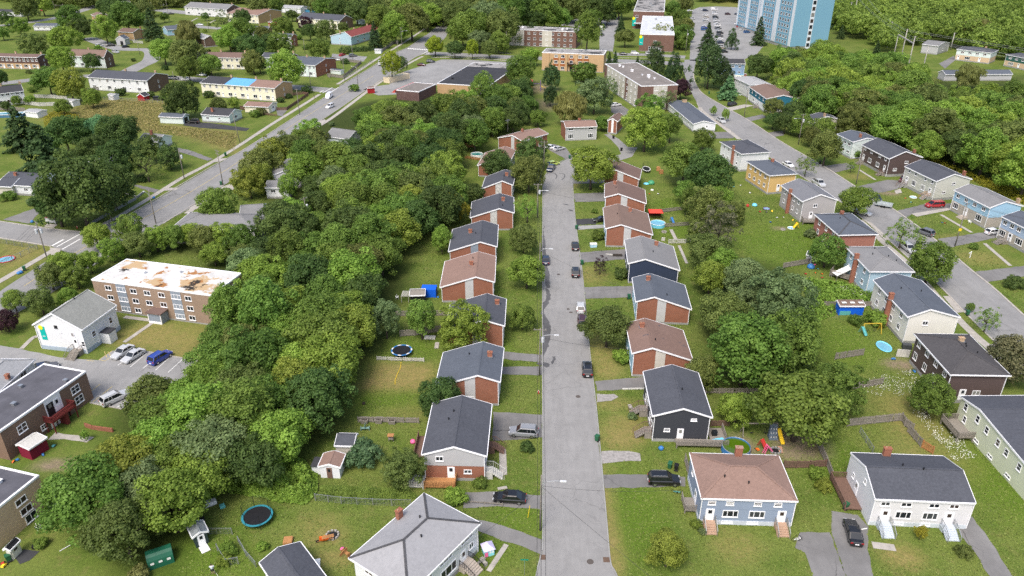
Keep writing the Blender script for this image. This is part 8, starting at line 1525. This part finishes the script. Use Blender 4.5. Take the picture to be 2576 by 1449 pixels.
shed('white shed with pale roof by the meadow fences', {'a': t(0,645,1010), 'b': t(0,735,1022), 'c': t(0,790,1000)}, z=2.3, roof='gu', rise=.4, wall=SW, rm=RLG); shed('white twin shed with rusty roof near rectangular pool', {'a': t(0,255,1120), 'b': t(0,380,1135), 'c': t(0,462,1105)}, z=2.3, roof='gu', rise=.5, wall=SW, rm=RLG); shed('small white shed below the white terrace', {'a': t(0,1090,955), 'b': t(0,1150,962), 'c': t(0,1185,945)}, z=2.2, roof='gu', rise=.5, wall=SW, rm=RLG); shed('dark red barn-shaped shed by terrace gardens', {'a': t(0,1375,965), 'b': t(0,1450,970), 'dep': 3.5}, z=2.0, roof='gv', rise=1.2, wall=col('barn_red',150,30,35,.8), rm=RCD); shed('grey arched barn shed in the court', {'a': t(0,1160,395), 'b': t(0,1255,395), 'dep': 6}, z=3.6, roof='gv', rise=2.0, wall=SG, rm=RSL, wins={'F': [('d',.6,1.3,1.6,2.4,BLACK)]}); shed('red shed beside the rosy roofed terrace', {'a': z3(2120,345), 'b': z3(2215,335), 'dep': 4}, z=2.5, roof='gv', rise=.8, wall=col('barn_red',150,30,35,.8), rm=RB); shed('white shed behind tall fence by avenue hedge', {'a': t(10,1190,500), 'b': t(10,1255,502), 'dep': 3}, z=2.2, roof='gu', rise=.4, wall=SW, rm=RLG); shed('little blue-white shed under the avenue trees', {'a': t(10,1005,205), 'b': t(10,1072,210), 'dep': 3.5}, z=2.4, roof='gv', rise=.7, wall=SMN, rm=RLG); shed('white roofed playhouse shed inside the fenced terrace lawn', {'a': t(10,745,700), 'b': t(10,850,712), 'dep': 3}, z=2.0, roof='gu', rise=.4, wall=SMN, rm=RSL); shed('small dark red kiosk by the avenue footway', {'a': t(10,1122,885), 'b': t(10,1195,880), 'dep': 2.2}, z=2.6, roof='gu', rise=.3, wall=col('barn_red',150,30,35,.8), rm=RB); shed('grey shed at the corner of pink brick house', {'a': t(31,385,1110), 'b': t(31,450,1125), 'dep': 2.5}, z=2.2, roof='gu', rise=.5, wall=SG, rm=RSL)
house('long dark gable-roofed garage at the bottom edge', {'d': t(13,35,1312), 'c': t(13,446,1102), 'b': t(13,708,1460)}, z=2.7, roof='gv', rise=.9, r=.47, wall=SW, rm=RC, name='garage', cat='garage', corner=False, found=.1)
s_ = shed('timber and tarpaulin outdoor kitchen shelter behind tan roofed house', {'a': t(12,1545,75), 'b': t(12,1700,70), 'dep': 3}, z=2.3, roof='gu', r=.6, rise=.2, wall=BLACK, rm=WOODG)
w = at(t(12,1745,70)); o = MB().box(-1.6,1.6,-1.2,1.2,.0,1.9).build('tarpaulin_stack', col('tarp_blue',20,95,215,.5)); o.location = (w[0], w[1], 0); tag(o, 'stack under a royal blue tarpaulin behind the tan roof', 'tarpaulin')
w = at(t(12,1510,120)); r = thing('storage_rack', 'pale slatted rack beside the outdoor kitchen shelter', 'rack', (w[0], w[1], 0)); m = MB()
for k in range(6): m.box(-.8,.8,-1.2+.45*k,-1.05+.45*k,1.5,1.56)
for x in (-.75,.75): m.box(x-.04,x+.04,-1.25,1.3,1.42,1.5); m.box(x-.04,x+.04,-1.2,-1.1,0,1.42); m.box(x-.04,x+.04,1.2,1.3,0,1.42)
m.build('frame', WOODW, r)
# green tent shelter
a, b = at(t(3,1500,1400)), at(t(3,1760,1310)); d_ = b-a; L = float(np.linalg.norm(d_)); r = thing('storage_tent', 'dark green arched storage tent with three vent windows', 'tent', (a[0], a[1], 0), math.atan2(d_[1], d_[0])); m = MB(); arc = [(-1.2*math.cos(math.pi*k/10), 1.9*min(1, math.sin(math.pi*k/10)*1.05)) for k in range(11)]; vs = []
for x in (0, L): vs += [(x, 1.2+y, z) for y, z in arc]
m.add(vs, [(k, k+1, k+12, k+11) for k in range(10)]+[tuple(range(11)), tuple(range(21, 10, -1))]); m.build('cover', col('tent_green', 28, 88, 66, .45), r, smooth=False)
for k in range(3): MB().box(L*(.18+.32*k)-.22, L*(.18+.32*k)+.22, .0, .03, .75, 1.05).build('vent_window', WHP, r)
# play things
def swing(p, L, h, label, mat, rz=0.0, extra=True):
 w = at(p); r = thing('swing_set', label, 'swing set', (w[0], w[1], 0), rz); m = MB(); m.obox((-L/2,0,h),(L/2,0,h),.14,.14); m.build('top_beam', mat, r)
 for s in (-1, 1):
  for y in (-.8, .8): q = MB(); q.obox((s*L/2, y, 0), (s*L/2, 0, h), .11, .11); q.build('leg', mat, r)
 for x in (-L*.22, L*.18):
  q = MB(); q.obox((x-.2,0,.5),(x-.2,0,h),.015,.015); q.obox((x+.2,0,.5),(x+.2,0,h),.015,.015); q.box(x-.24,x+.24,-.1,.1,.46,.51); q.build('swing', RUBBER, r)
 return r
swing(t(33,-95,30), 5.5, 2.3, 'timber swing set under the biggest garden tree', WOODG, rad(3)); swing(t(32,1035,445), 3.4, 2.0, 'yellow framed swing set behind the cream house', col('swing_yellow', 200, 170, 60), rad(4))
def slide(p, L, label, mat, rz):
 w = at(p); r = thing('play_slide', label, 'slide', (w[0], w[1], 0), rz); m = MB(); m.obox((0,0,1.5),(L,0,.25),.5,.06); m.obox((0,-.27,1.6),(L,-.27,.35),.05,.2); m.obox((0,.27,1.6),(L,.27,.35),.05,.2); m.build('chute', mat, r); m = MB()
 for y in (-.25,.25): m.obox((-.5,y,0),(0,y,1.5),.06,.06)
 for k in range(4): m.obox((-.4+.1*k,-.25,.3+.3*k),(-.4+.1*k,.25,.3+.3*k),.05,.05)
 m.build('ladder', mat, r)
slide(t(33,90,40), 2.4, 'bright yellow slide beside the slate climbing wall', YELP, rad(-85)); slide(t(32,935,455), 1.5, 'small teal slide next to yellow swing set', TEALP, rad(-75)); slide(t(31,290,850), 1.1, 'yellow toddler slide at the paddling pool', YELP, rad(200)); slide(t(23,2500,150), 1.2, 'red toddler slide beyond the green pool', REDP, rad(-60)); slide(t(33,-20,215), .9, 'little red and pink slide by the fire pit', PINKP, rad(20)); slide(t(21,1600,790), 1.4, 'blue and red toy slide beside the round pool', BLUEP, rad(-70))
w = at(t(33,45,60)); r = thing('climbing_wall', 'slate blue climbing wall tower in play area', 'climbing wall', (w[0], w[1], 0)); m = MB(); m.add([(-.7,-.6,0),(.7,-.6,0),(.55,.5,2.4),(-.55,.5,2.4),(.7,.6,0),(-.7,.6,0)], [(0,1,2,3),(1,4,2),(5,0,3),(4,5,3,2),(0,5,4,1)]); m.build('wall_panel', plain('slate_rock',(.10,.13,.17),.8,var=.6,scale=2.5), r); m = MB()
for k in range(9): x = -.4+.4*(k % 3); f_ = .2+.25*(k//3); m.box(x-.06,x+.06,-.72+1.1*f_,-.55+1.1*f_,2.4*f_-.05,2.4*f_+.06)
m.build('holds', WHP, r)
w = at(t(13,2335,1215)); r = thing('toy_playhouse', 'pastel plastic playhouse on the front lawn', 'playhouse', (w[0], w[1], 0), .4); m = MB(); m.box(-.65,.65,-.65,.65,0,1.1); m.build('walls', col('aqua_plastic',140,215,225), r); m = MB(); m.add([(-.8,-.8,1.1),(.8,-.8,1.1),(.8,.8,1.1),(-.8,.8,1.1),(0,-.3,1.75),(0,.3,1.75)], [(0,1,4),(2,3,5),(1,2,5,4),(3,0,4,5),(3,2,1,0)]); m.build('roof', col('lilac_plastic',215,205,235), r); m = MB(); m.box(-.66,-.2,-.68,-.64,.05,.8); m.build('door', PINKP, r)
for x in (.0,.35): MB().box(x,x+.22,-.68,-.64,.5,.9).build('window', WHP, r)
w = at(t(21,818,1035)); r = thing('cool_box', 'large white and blue storage box on the verge', 'storage box', (w[0], w[1], .02), .15); MB().box(-.8,.8,-.5,.5,0,.75).build('body', col('ice_blue',170,205,225), r); MB().box(-.85,.85,-.55,.55,.75,.92).build('lid', WHP, r)
w = at(t(21,1440,745)); r = thing('garden_canopy', 'red fabric garden canopy beside the round pool', 'canopy', (w[0], w[1], 0)); m = MB(); m.add([(-1.9,-1.6,2.0),(1.9,-1.6,2.0),(1.9,1.6,2.0),(-1.9,1.6,2.0),(-1.2,0,2.5),(1.2,0,2.5)], [(0,1,5,4),(1,2,5),(2,3,4,5),(3,0,4),(3,2,1,0)]); m.build('cover', col('canopy_red',225,70,55,.6), r)
for x in (-1.8,1.8):
 for y in (-1.5,1.5): MB().box(x-.04,x+.04,y-.04,y+.04,0,2.0).build('post', BLACK, r)
MB().box(-1.7,1.7,1.4,1.45,.1,1.9).build('back_screen', col('screen_maroon',90,20,25), r)
def dome(p, R, h, label, mat, name='pop_up_tent', cat='tent'):
 w = at(p); m = MB(); m.lathe([(R,0),(R*.95,h*.35),(R*.75,h*.7),(R*.4,h*.93),(.05,h)], 14); o = m.build(name, mat, smooth=True); o.location = (w[0], w[1], .02); return tag(o, label, cat)
dome(t(21,1400,400), 1.1, 1.1, 'green domed play tent behind brown saltbox', col('dome_green',70,150,110)); dome(t(21,1350,402), .9, .4, 'pale blue cover lying beside the green dome', LBLUE, 'sandpit_cover', 'cover'); dome(t(31,430,1245), .9, 1.0, 'blue and white play hut on the toy-strewn lawn', BLUEP, 'play_hut', 'play hut'); dome(t(21,2440,620), .8, .7, 'light blue toy tent on littered lawn', LBLUE, 'toy_tent'); dome(t(21,2130,605), 1.1, .6, 'dark tarpaulin heap by the garden bushes', plain('dark_tarp',(.06,.065,.07),.6), 'tarpaulin_heap', 'tarpaulin'); dome(t(21,2370,630), .45, .8, 'blue and red toy stand on the littered lawn', REDP, 'toy_stand', 'toy')
# small scattered toys, each its own object
TOYM = [BLUEP, REDP, YELP, TEALP, WHP, ORP, PINKP, PURP]; TOYN = ['blue', 'red', 'yellow', 'teal', 'white', 'orange', 'pink', 'purple']
def toy(p, k, label, s=.55):
 w = at(p); r = thing('ride_on_toy', label, 'toy', (w[0], w[1], .02), random.uniform(0, 6)); m = MB(); m.add([(-s*.6,-s*.35,.1),(s*.6,-s*.35,.1),(s*.6,s*.35,.1),(-s*.6,s*.35,.1),(-s*.5,-s*.3,s*.5),(s*.1,-s*.3,s*.5),(s*.1,s*.3,s*.5),(-s*.5,s*.3,s*.5)], [(0,3,2,1),(4,5,6,7),(0,1,5,4),(1,2,6,5),(2,3,7,6),(3,0,4,7)]); m.build('body', TOYM[k], r)
 for sx in (-.4,.4):
  for sy in (-.36,.36): q = MB(); q.tube([(sx*s,sy*s-.03,.1),(sx*s,sy*s+.03,.1)], .1, 8); q.build('wheel', RUBBER, r)
for tl, x, y, k, wh in ((21,2175,485,4,'on littered lawn below the trees'),(21,2230,435,3,'by the littered lawn bank'),(21,2395,495,4,'near the yellow house wall'),(21,2300,420,4,'beside yellow house'),(21,2495,685,1,'at the littered lawn end'),(21,2560,690,7,'beside the purple paddling pool'),(31,40,680,2,'under the grey gable house'),(31,90,745,4,'on dirt patch by grey gable house'),(31,25,790,0,'at edge of the dirt patch'),(31,155,740,4,'below the grey house windows'),(31,250,770,2,'against grey gable house wall'),(31,285,800,5,'near the yellow toddler slide'),(31,470,1220,6,'on toy-strewn lawn'),(31,500,1260,3,'beside the play hut'),(31,475,1300,5,'on the toy-strewn lawn boards'),(31,540,1310,5,'at the toy-strewn patio'),(31,545,1350,1,'at the patio edge of pale blue house'),(31,425,1350,0,'below the play hut'),(31,690,1190,1,'at the pale blue house deck'),(31,375,1310,1,'near the fence below open lawn'),(31,1780,800,1,'on the sky blue semi lawn'),(31,1750,795,0,'beside the red toy on sky blue semi lawn'),(31,1440,590,3,'before the light grey semi'),(31,1380,550,5,'on the dirt by light grey semi'),(3,545,145,3,'by maroon lean-to shed'),(3,435,235,0,'on lawn by the maroon shed'),(3,175,285,0,'at corner of brown block'),(3,135,305,5,'by brown block corner'),(3,45,1350,2,'beside the cream plastic shed'),(3,30,1330,1,'in the pile by cream shed'),(21,1470,505,4,'behind middle brown saltbox'),(21,1380,505,5,'against middle brown saltbox wall'),(21,1745,710,7,'by back garden fence'),(33,-110,180,5,'by green pool'),(12,1830,95,0,'on the patio of tan roofed house'),(13,870,1180,6,'beside the timber bench'),(32,1260,720,0,'by the grey gate panel'),(32,1470,845,0,'in junk pile of dark brown house')):
 toy(t(tl, x, y), k, f'small {TOYN[k]} plastic toy {wh}', random.uniform(.35, .65))
# garden furniture and odds and ends
def bench(p, rz, label, mat, L=1.5):
 w = at(p); r = thing('garden_bench', label, 'bench', (w[0], w[1], .02), rz); MB().box(-L/2,L/2,-.25,.22,.40,.46).build('seat', mat, r); m = MB(); m.obox((0,.24,.5),(0,.36,.95),L,.05); m.build('backrest', mat, r)
 for x in (-L/2+.08, L/2-.08): MB().box(x-.05,x+.05,-.24,.24,0,.62).build('leg', mat, r)
bench(t(12,1100,1430), 0.1, 'grey-green garden bench below the planter boxes', TEALP if False else col('sage',120,150,140)); bench(t(13,905,1235), 2.5, 'pale new timber bench on the lawn', WOODN, 1.3); bench(t(13,2290,1325), 2.2, 'concrete slab bench by the white house steps', CONC, 1.2)
for i, (x, y) in enumerate(((1095,1350),(1238,1350),(1372,1356))):
 w = at(t(12, x, y)); r = thing('planter_box', ('first','middle','last')[i]+' square grey planter box along the weathered fence', 'planter', (w[0], w[1], 0), 0, 'planter boxes by the fence'); m = MB(); m.add([(-.5,-.5,0),(.5,-.5,0),(.5,.5,0),(-.5,.5,0),(-.6,-.6,.7),(.6,-.6,.7),(.6,.6,.7),(-.6,.6,.7),(-.45,-.45,.7),(.45,-.45,.7),(.45,.45,.7),(-.45,.45,.7),(-.45,-.45,.55),(.45,-.45,.55),(.45,.45,.55),(-.45,.45,.55)], [(0,1,5,4),(1,2,6,5),(2,3,7,6),(3,0,4,7)]+[(4+k,4+(k+1)%4,8+(k+1)%4,8+k) for k in range(4)]+[(8+k,8+(k+1)%4,12+(k+1)%4,12+k) for k in range(4)]+[(12,13,14,15)]); m.build('box', WOODG, r); MB().box(-.44,.44,-.44,.44,.5,.58).build('soil', plain('soil',(.05,.04,.03),.95), r)
def firepit(p, R, label, mat):
 w = at(p); r = thing('fire_pit', label, 'fire pit', (w[0], w[1], .02))
 for k in range(10):
  a_ = 6.283*k/10; q = MB(); q.box(-.16,.16,-.1,.1,0,.3); o = q.build('stone', mat, r); o.location = (R*math.cos(a_), R*math.sin(a_), 0); o.rotation_euler = (0, 0, a_+1.57)
 MB().lathe([(R*.9, .02), (R*.9, .05)], 12).build('ash', BLACK, r)
firepit(t(33,75,195), .75, 'round stone fire pit beside the yellow slide', CONC2); firepit(t(13,770,1045), .8, 'stone fire pit with logs on the lawn', CONC); firepit(t(21,1530,890), .55, 'stone fire ring on the lawn below the pool', CONC); firepit(t(31,150,865), .5, 'stone ring on dirt patch by grey house', CONC)
w = at(t(13,690,1100)); r = thing('wheelbarrow', 'rusty orange wheelbarrow loaded with timber', 'wheelbarrow', (w[0], w[1], 0), .3); m = MB(); m.add([(-.35,-.25,.35),(.35,-.25,.35),(.35,.25,.35),(-.35,.25,.35),(-.65,-.38,.65),(.6,-.38,.65),(.6,.38,.65),(-.65,.38,.65)], [(0,3,2,1),(0,1,5,4),(1,2,6,5),(2,3,7,6),(3,0,4,7)]); m.build('tray', ORP, r); m = MB()
for y in (-.3,.3): m.obox((-.9,y*.3,.25),(1.2,y,.55),.05,.05)
m.build('handles', WOODN, r); q = MB(); q.tube([(-.9,-.05,.22),(-.9,.05,.22)], .22, 10); q.build('wheel', RUBBER, r)
for k in range(3): MB().obox((-.3,-.2+.2*k,.68),(1.3,-.15+.2*k,.72),.14,.04).build('plank', WOODN, r)
w = at(t(13,1360,95)); r = thing('bird_table', 'small timber bird table on the lawn', 'bird table', (w[0], w[1], 0)); MB().box(-.5,.5,-.4,.4,1.2,1.28).build('roof', WOODN, r); MB().box(-.4,.4,-.3,.3,.6,.66).build('tray', WOODG, r)
for x in (-.35,.35): MB().box(x-.04,x+.04,-.04,.04,0,1.2).build('post', WOODG, r)
def chair(p, label, mat, rz=0.0):
 w = at(p); r = thing('plastic_chair', label, 'chair', (w[0], w[1], .04), rz); MB().box(-.28,.28,-.26,.26,.40,.45).build('seat', mat, r); m = MB(); m.obox((0,.26,.45),(0,.36,.88),.52,.04); m.build('backrest', mat, r)
 for x in (-.25,.25):
  for y in (-.23,.23): MB().obox((x,y,0),(x*.92,y*.92,.41),.05,.05).build('leg', mat, r)
  MB().box(x-.04,x+.04,-.26,.3,.60,.64).build('armrest', mat, r)
chair(t(3,395,985), 'cream plastic garden chair outside the tan block', WHP, 1.0); chair(t(32,1870,1345+25), 'dark green plastic chair on the pale green house deck', BING, .5); chair(t(12,1420,110), 'white plastic chair near the slatted rack', WHP, .3); chair(t(31,2030,800), 'white folding chair lying on the sky blue semi lawn', WHP, .8); chair(t(23,1190+20,0+420+60), 'x', WHP) if False else None
w = at(t(1,525,800)); r = thing('community_mailbox', 'grey communal mailbox unit on the side street corner', 'mailbox', (w[0], w[1], .06), rad(-12)); MB().box(-1.6,1.6,-.35,.35,.35,1.6).build('cabinet', col('mailbox_grey',176,178,180), r)
for k in range(4): MB().box(-1.5+.78*k,-.8+.78*k,-.37,-.34,.45,1.5).build('locker_door', col('mailbox_door',196,198,198), r)
for x in (-1.3,1.3): MB().box(x-.15,x+.15,-.25,.25,0,.35).build('leg', METAL, r)
MB().box(-1.65,1.65,-.4,.4,1.6,1.68).build('top', col('mailbox_red',160,60,55), r)
w = at(t(31,2030,1145)); r = thing('realty_sign_post', 'white wooden sign post on the powder blue house lawn', 'sign post', (w[0], w[1], 0), .6); MB().box(-.08,.08,-.08,.08,0,1.7).build('post', WHP, r); MB().box(-1.0,.15,-.06,.06,1.35,1.55).build('arm', WHP, r)
def log_(p0, p1, label, w_, mat, name='timber_beam', cat='timber', h=.2):
 a, b = at(p0), at(p1); m = MB(); m.obox(tuple(a+np.array([0,0,h/2+.05])), tuple(b+np.array([0,0,h/2+.05])), w_, h); return tag(m.build(name, mat), label, cat)
log_(t(22,1110,1022), t(22,1335,1018), 'pale timber beam lying at the driveway edge', .25, WOODW); log_(t(21,945,1112), t(21,1025,1120), 'pale timber beam on the driveway by the planter', .2, WOODW); log_(t(3,600,1205), t(3,715,1140), 'thin white pipe lying on the lawn', .08, WHP, 'garden_pipe', 'pipe', .08); log_(t(33,940,985), t(33,995,975), 'white downpipe outlet on the drive of white house', .1, WHP, 'downpipe_outlet', 'pipe', .1); log_(t(23,1600,722), t(23,1870,735), 'long pale pole lying on the side deck', .14, WHP, 'pale_pole', 'pole', .14) if False else None
ribbon_pts = tt(12, (1460,745),(1455,800),(1420,870),(1400,930),(1400,970)); hp = [at(p, .06) for p in ribbon_pts]; m = MB(); m.tube([tuple(p) for p in hp], .05, 5); tag(m.build('garden_hose', YELP), 'yellow hose lying across the straw-coloured lawn', 'hose')
w = at(t(21,1060,1128)); r = thing('raised_planter', 'dark raised planter beside the navy house', 'planter', (w[0], w[1], .04)); MB().box(-1.1,1.1,-.3,.3,0,.45).build('box', plain('dark_timber',(.05,.045,.04),.9), r); MB().box(-1.0,1.0,-.2,.2,.45,.48).build('soil', plain('soil',(.05,.04,.03),.95), r)
# loungers, grill, boards
for tl, x, y, lab, m1, s in ((3,2110,735,'white chest freezer tipped beside the wood',WHP,(1.9,.8,.6)),(3,2240,760,'teal crate on the grass by trampoline',TEALP,(.7,.6,.45)),(3,2060,1180,'white board lying before the dark green shed',WHP,(1.1,1.3,.08)),(12,1750,505,'low timber platform on the trampoline lawn',WOODW,(2.2,1.2,.25)),(12,1820,580,'stepping slab by bright maple',CONC,(.8,2.2,.08)),(32,1350,695,'weathered grey gate panel at dark brown house',WOODW,(2.3,.12,1.6)),(32,1390,610,'dark covered grill by the dark brown house',plain('dark_tarp',(.06,.065,.07),.6),(1.6,1.0,1.0)),(33,125,180,'terracotta paving slab by the fire pit',plain('terracotta_slab',(.46,.26,.18),.8),(.6,1.6,.06)),(23,2075,110,'light blue plastic deck box by green pool',LBLUE,(1.9,.8,.6)),(23,2030,60,'black barbecue on the charcoal house deck',BLACK,(.8,.6,1.4)),(31,1850,1240-40,'white cloth awning beside the pale blue house chimney',WHP,(.1,.1,.1)),(21,1410,470,'white garden crate behind middle brown saltbox',WHP,(.8,.5,.4)),(21,1470,270,'pale stacked firewood behind the oblong trampoline',WOODN,(1.2,.8,1.3)),(21,1500,300,'second stack of pale firewood',WOODN,(1.2,.8,1.3)),(21,1520,975,'grey gate panel below navy house pool fence',WOODW,(.9,.1,.9)),(13,2440+40,570,'pale doorstep slab by the parked black sedan',CONC,(1.4,.5,.15)),(13,610,1330,'white board leaning on the dark garage',WHP,(.9,1.6,.08)),(3,350,1180-10,'dark pot by the cream shed',BLACK,(.5,.5,.5)),(22,1190,1200,'concrete blocks at the foot of wooden stairs',CONC,(.6,1.0,.25)),(31,2470,980-320,'stone pile in the sky blue semi yard',CONC,(1.2,.8,.3)),(13,325,1105,'round timber table top by dark garage',WOODN,(1.2,1.2,.4)),(12,1085,1170,'dark box at the corner of green lawn',plain('soil',(.05,.04,.03),.95),(.5,.4,.3))):
 if s[0] < .2: continue
 w = at(t(tl, x, y)); m = MB(); hx, hy, hz_ = s[0]/2, s[1]/2, s[2]; b_ = min(.06, hz_*.3); m.add([(-hx,-hy,0),(hx,-hy,0),(hx,hy,0),(-hx,hy,0),(-hx,-hy,hz_-b_),(hx,-hy,hz_-b_),(hx,hy,hz_-b_),(-hx,hy,hz_-b_),(-hx+b_,-hy+b_*.5,hz_),(hx-b_,-hy+b_*.5,hz_),(hx-b_,hy-b_*.5,hz_),(-hx+b_,hy-b_*.5,hz_)], [(0,3,2,1)]+[(k,(k+1)%4,(k+1)%4+4,k+4) for k in range(4)]+[(4+k,4+(k+1)%4,8+(k+1)%4,8+k) for k in range(4)]+[(8,9,10,11)])
 nm = lab.split(' by ')[0].split(' on ')[0].split(' beside ')[0].split(' at ')[0].split(' below ')[0].split(' behind ')[0].split(' lying ')[0].split(' leaning ')[0].split(' tipped ')[0].split(' before ')[0].split(' of ')[0].split(' in ')[0].replace(' ', '_')
 o = m.build(nm.replace('second_', ''), m1); o.location = (w[0], w[1], .05); o.rotation_euler = (0, 0, random.uniform(-.3, .3)+(.6 if tl == 3 else 0)); tag(o, lab, nm.split('_')[-1])
# white shade sail on the pale blue house deck
w = at(t(31,760,1290), 1.5); r = thing('shade_sail', 'white cloth awning slung over the pale blue house deck', 'awning', (w[0], w[1], 0), rad(20)); m = MB(); m.add([(-2.4,-.9,1.3),(2.4,-.6,2.5),(2.6,1.2,2.6),(-2.2,1.0,1.3),(0,.1,1.6)], [(0,1,4),(1,2,4),(2,3,4),(3,0,4)]); m.build('cloth', WHP, r, fix=False)
for x, y, h_ in ((-2.4,-.9,1.3),(2.4,-.6,2.5),(2.6,1.2,2.6),(-2.2,1.0,1.3)): MB().box(x-.04,x+.04,y-.04,y+.04,0,h_).build('post', WOODG, r)
w = at(t(31,700,1310)); r = thing('timber_deck', 'weathered deck with rails behind the pale blue house', 'deck', (w[0], w[1], 0), rad(-35)); deck(r, -1.2, 3.6, -2.4, .6, .6, WOODG, 'FL', 'platform')
w = at(t(31,400,800)); r = thing('timber_deck', 'small weathered deck between grey and pink brick houses', 'deck', (w[0], w[1], 0), rad(-5)); deck(r, -1.6, 1.6, -1.0, 1.0, .8, WOODG, 'FL', 'platform')
# bicycles
def bike(p, rz, label, mat):
 w = at(p); r = thing('bicycle', label, 'bicycle', (w[0], w[1], .05), rz); r.rotation_euler = (1.3, 0, rz)
 for x in (-.5,.5): m = MB(); m.tube([(x+.32*math.cos(6.283*k/14),0,.33+.32*math.sin(6.283*k/14)) for k in range(15)], .025, 5, False); m.build('wheel', RUBBER, r)
 m = MB(); m.obox((-.5,0,.33),(-.1,0,.75),.04,.04); m.obox((-.1,0,.75),(.4,0,.8),.04,.04); m.obox((.4,0,.8),(.5,0,.33),.04,.04); m.obox((-.1,0,.75),(0,0,.35),.04,.04); m.obox((0,0,.35),(.4,0,.75),.04,.04); m.obox((-.5,0,.33),(0,0,.35),.04,.04); m.build('frame', mat, r); MB().box(-.2,.05,-.07,.07,.85,.9).build('saddle', BLACK, r); m = MB(); m.obox((.38,-.25,.95),(.38,.25,.95),.04,.04); m.obox((.4,0,.8),(.38,0,.95),.04,.04); m.build('handlebar', BLACK, r)
bike(t(23,1650,585), .1, 'teal bicycle lying on the lawn by the side deck', TEALP); bike(t(32,1430,820), .5, 'bicycle in the junk heap at dark brown house', BING); bike(t(33,260,1060), .7, 'white bicycle dumped beside tan steps', WHP)
# playground
w = at(t(20,200,905)); r = thing('playground_frame', 'red and purple playground frame on the sandy ground', 'playground', (w[0], w[1], 0));
for x in (-4,0,4):
 for y in (-1.5,1.5): MB().tube([(x,y,0),(x,y,4.2)], .14, 8).build('post', PURP if x else REDP, r)
MB().box(-4,0,-1.5,1.5,1.7,1.9).build('platform', REDP, r); m = MB(); m.add([(-4.4,-1.9,4.2),(.4,-1.9,4.2),(.4,1.9,4.2),(-4.4,1.9,4.2),(-2,0,5.4)], [(0,1,4),(1,2,4),(2,3,4),(3,0,4),(3,2,1,0)]); m.build('roof', REDP, r); m = MB(); m.obox((4,0,1.9),(8,0,.3),1.0,.12); m.build('chute', YELP, r); m = MB(); m.obox((0,-1.5,3.2),(4,-1.5,3.2),.12,.12); m.build('bar', PURP, r)
w = at(t(20,400,660));
# ------------------------------------------------------------------ people
SKIN = plain('skin', (.42,.26,.19), .6); HAIRM = plain('dark_hair', (.03,.022,.018), .8)
def person(p, label, top, bottom, rz, reach=True):
 w = at(p); r = thing('person', label, 'person', (w[0], w[1], .02), rz)
 J = {'pel': (0,0,.95,.13,.10), 'sp': (0,.0,1.2,.14,.10), 'ch': (0,0,1.40,.17,.11), 'nk': (0,0,1.53,.06,.06), 'hd': (0,-.01,1.66,.09,.10), 'ht': (0,0,1.76,.07,.08)}
 for s, n_ in ((-1, 'l'), (1, 'r')):
  J.update({n_+'sh': (.19*s,0,1.43,.06,.06), n_+'el': (.25*s,-.04,1.16,.045,.045), n_+'wr': (.20*s,-.26,1.04,.032,.032), n_+'hn': (.19*s,-.35,1.04,.035,.02), n_+'hip': (.10*s,0,.88,.095,.095), n_+'kn': (.12*s,-.02,.48,.06,.06), n_+'an': (.13*s,.02,.09,.042,.042), n_+'to': (.14*s,-.14,.03,.04,.03)})
 E_ = [('pel','sp'),('sp','ch'),('ch','nk'),('nk','hd'),('hd','ht')]
 for n_ in 'lr': E_ += [('ch',n_+'sh'),(n_+'sh',n_+'el'),(n_+'el',n_+'wr'),(n_+'wr',n_+'hn'),('pel',n_+'hip'),(n_+'hip',n_+'kn'),(n_+'kn',n_+'an'),(n_+'an',n_+'to')]
 ks = list(J); me_ = bpy.data.meshes.new('body'); me_.from_pydata([J[k][:3] for k in ks], [(ks.index(a), ks.index(b)) for a, b in E_], []); me_.materials.append(SKIN); bo = obj('body', me_, r); sk = bo.modifiers.new('skin', 'SKIN'); sv = me_.skin_vertices[0].data if me_.skin_vertices else None
 if sv is None:
  bpy.context.view_layer.objects.active = bo; sv = me_.skin_vertices[0].data
 for i, k in enumerate(ks): sv[i].radius = J[k][3:]; sv[i].use_root = (k == 'pel')
 bo.modifiers.new('sub', 'SUBSURF').levels = 1
 m = MB(); m.lathe([(.16,.92),(.17,1.1),(.195,1.3),(.20,1.42),(.10,1.52)], 12); m.v = [(x*1.05, y*.72, z) for x, y, z in m.v]
 for s in (-1, 1): m.tube([(.17*s,0,1.45),(.22*s,-.02,1.3),(.25*s,-.04,1.2)], [.085,.08,.075], 8)
 m.build('shirt', top, r, smooth=True); m = MB(); m.lathe([(.13,.80),(.17,.86),(.175,.98)], 12); m.v = [(x, y*.75, z) for x, y, z in m.v]
 for s in (-1, 1): m.tube([(.10*s,0,.9),(.11*s,-.01,.65),(.12*s,-.02,.52)], [.105,.095,.09], 8)
 m.build('shorts', bottom, r, smooth=True); m = MB(); m.lathe([(.095,1.66),(.105,1.72),(.08,1.79),(.02,1.82)], 10); m.build('hair', HAIRM, r, smooth=True)
person(t(3,2148,1432), 'person in pale shirt and dark shorts watering the garden', col('pale_shirt',205,210,220,.8), plain('dark_cloth',(.03,.03,.035),.9), rad(-160)); person(t(10,588,992), 'person in dark clothes walking on the avenue footway', plain('dark_cloth',(.03,.03,.035),.9), plain('dark_cloth',(.03,.03,.035),.9), rad(120))
a = at(t(3,2165,1405), 1.0); m = MB(); m.tube([tuple(at(t(3,2155,1400),1.05)), tuple(at(t(3,2175,1420),.3)), tuple(at(t(3,2200,1460),.05)), tuple(at(t(3,2260,1520),.05))], .03, 5); tag(m.build('watering_hose', plain('hose_grey',(.5,.5,.42),.6)), 'pale hose trailing from the person across the lawn', 'hose')
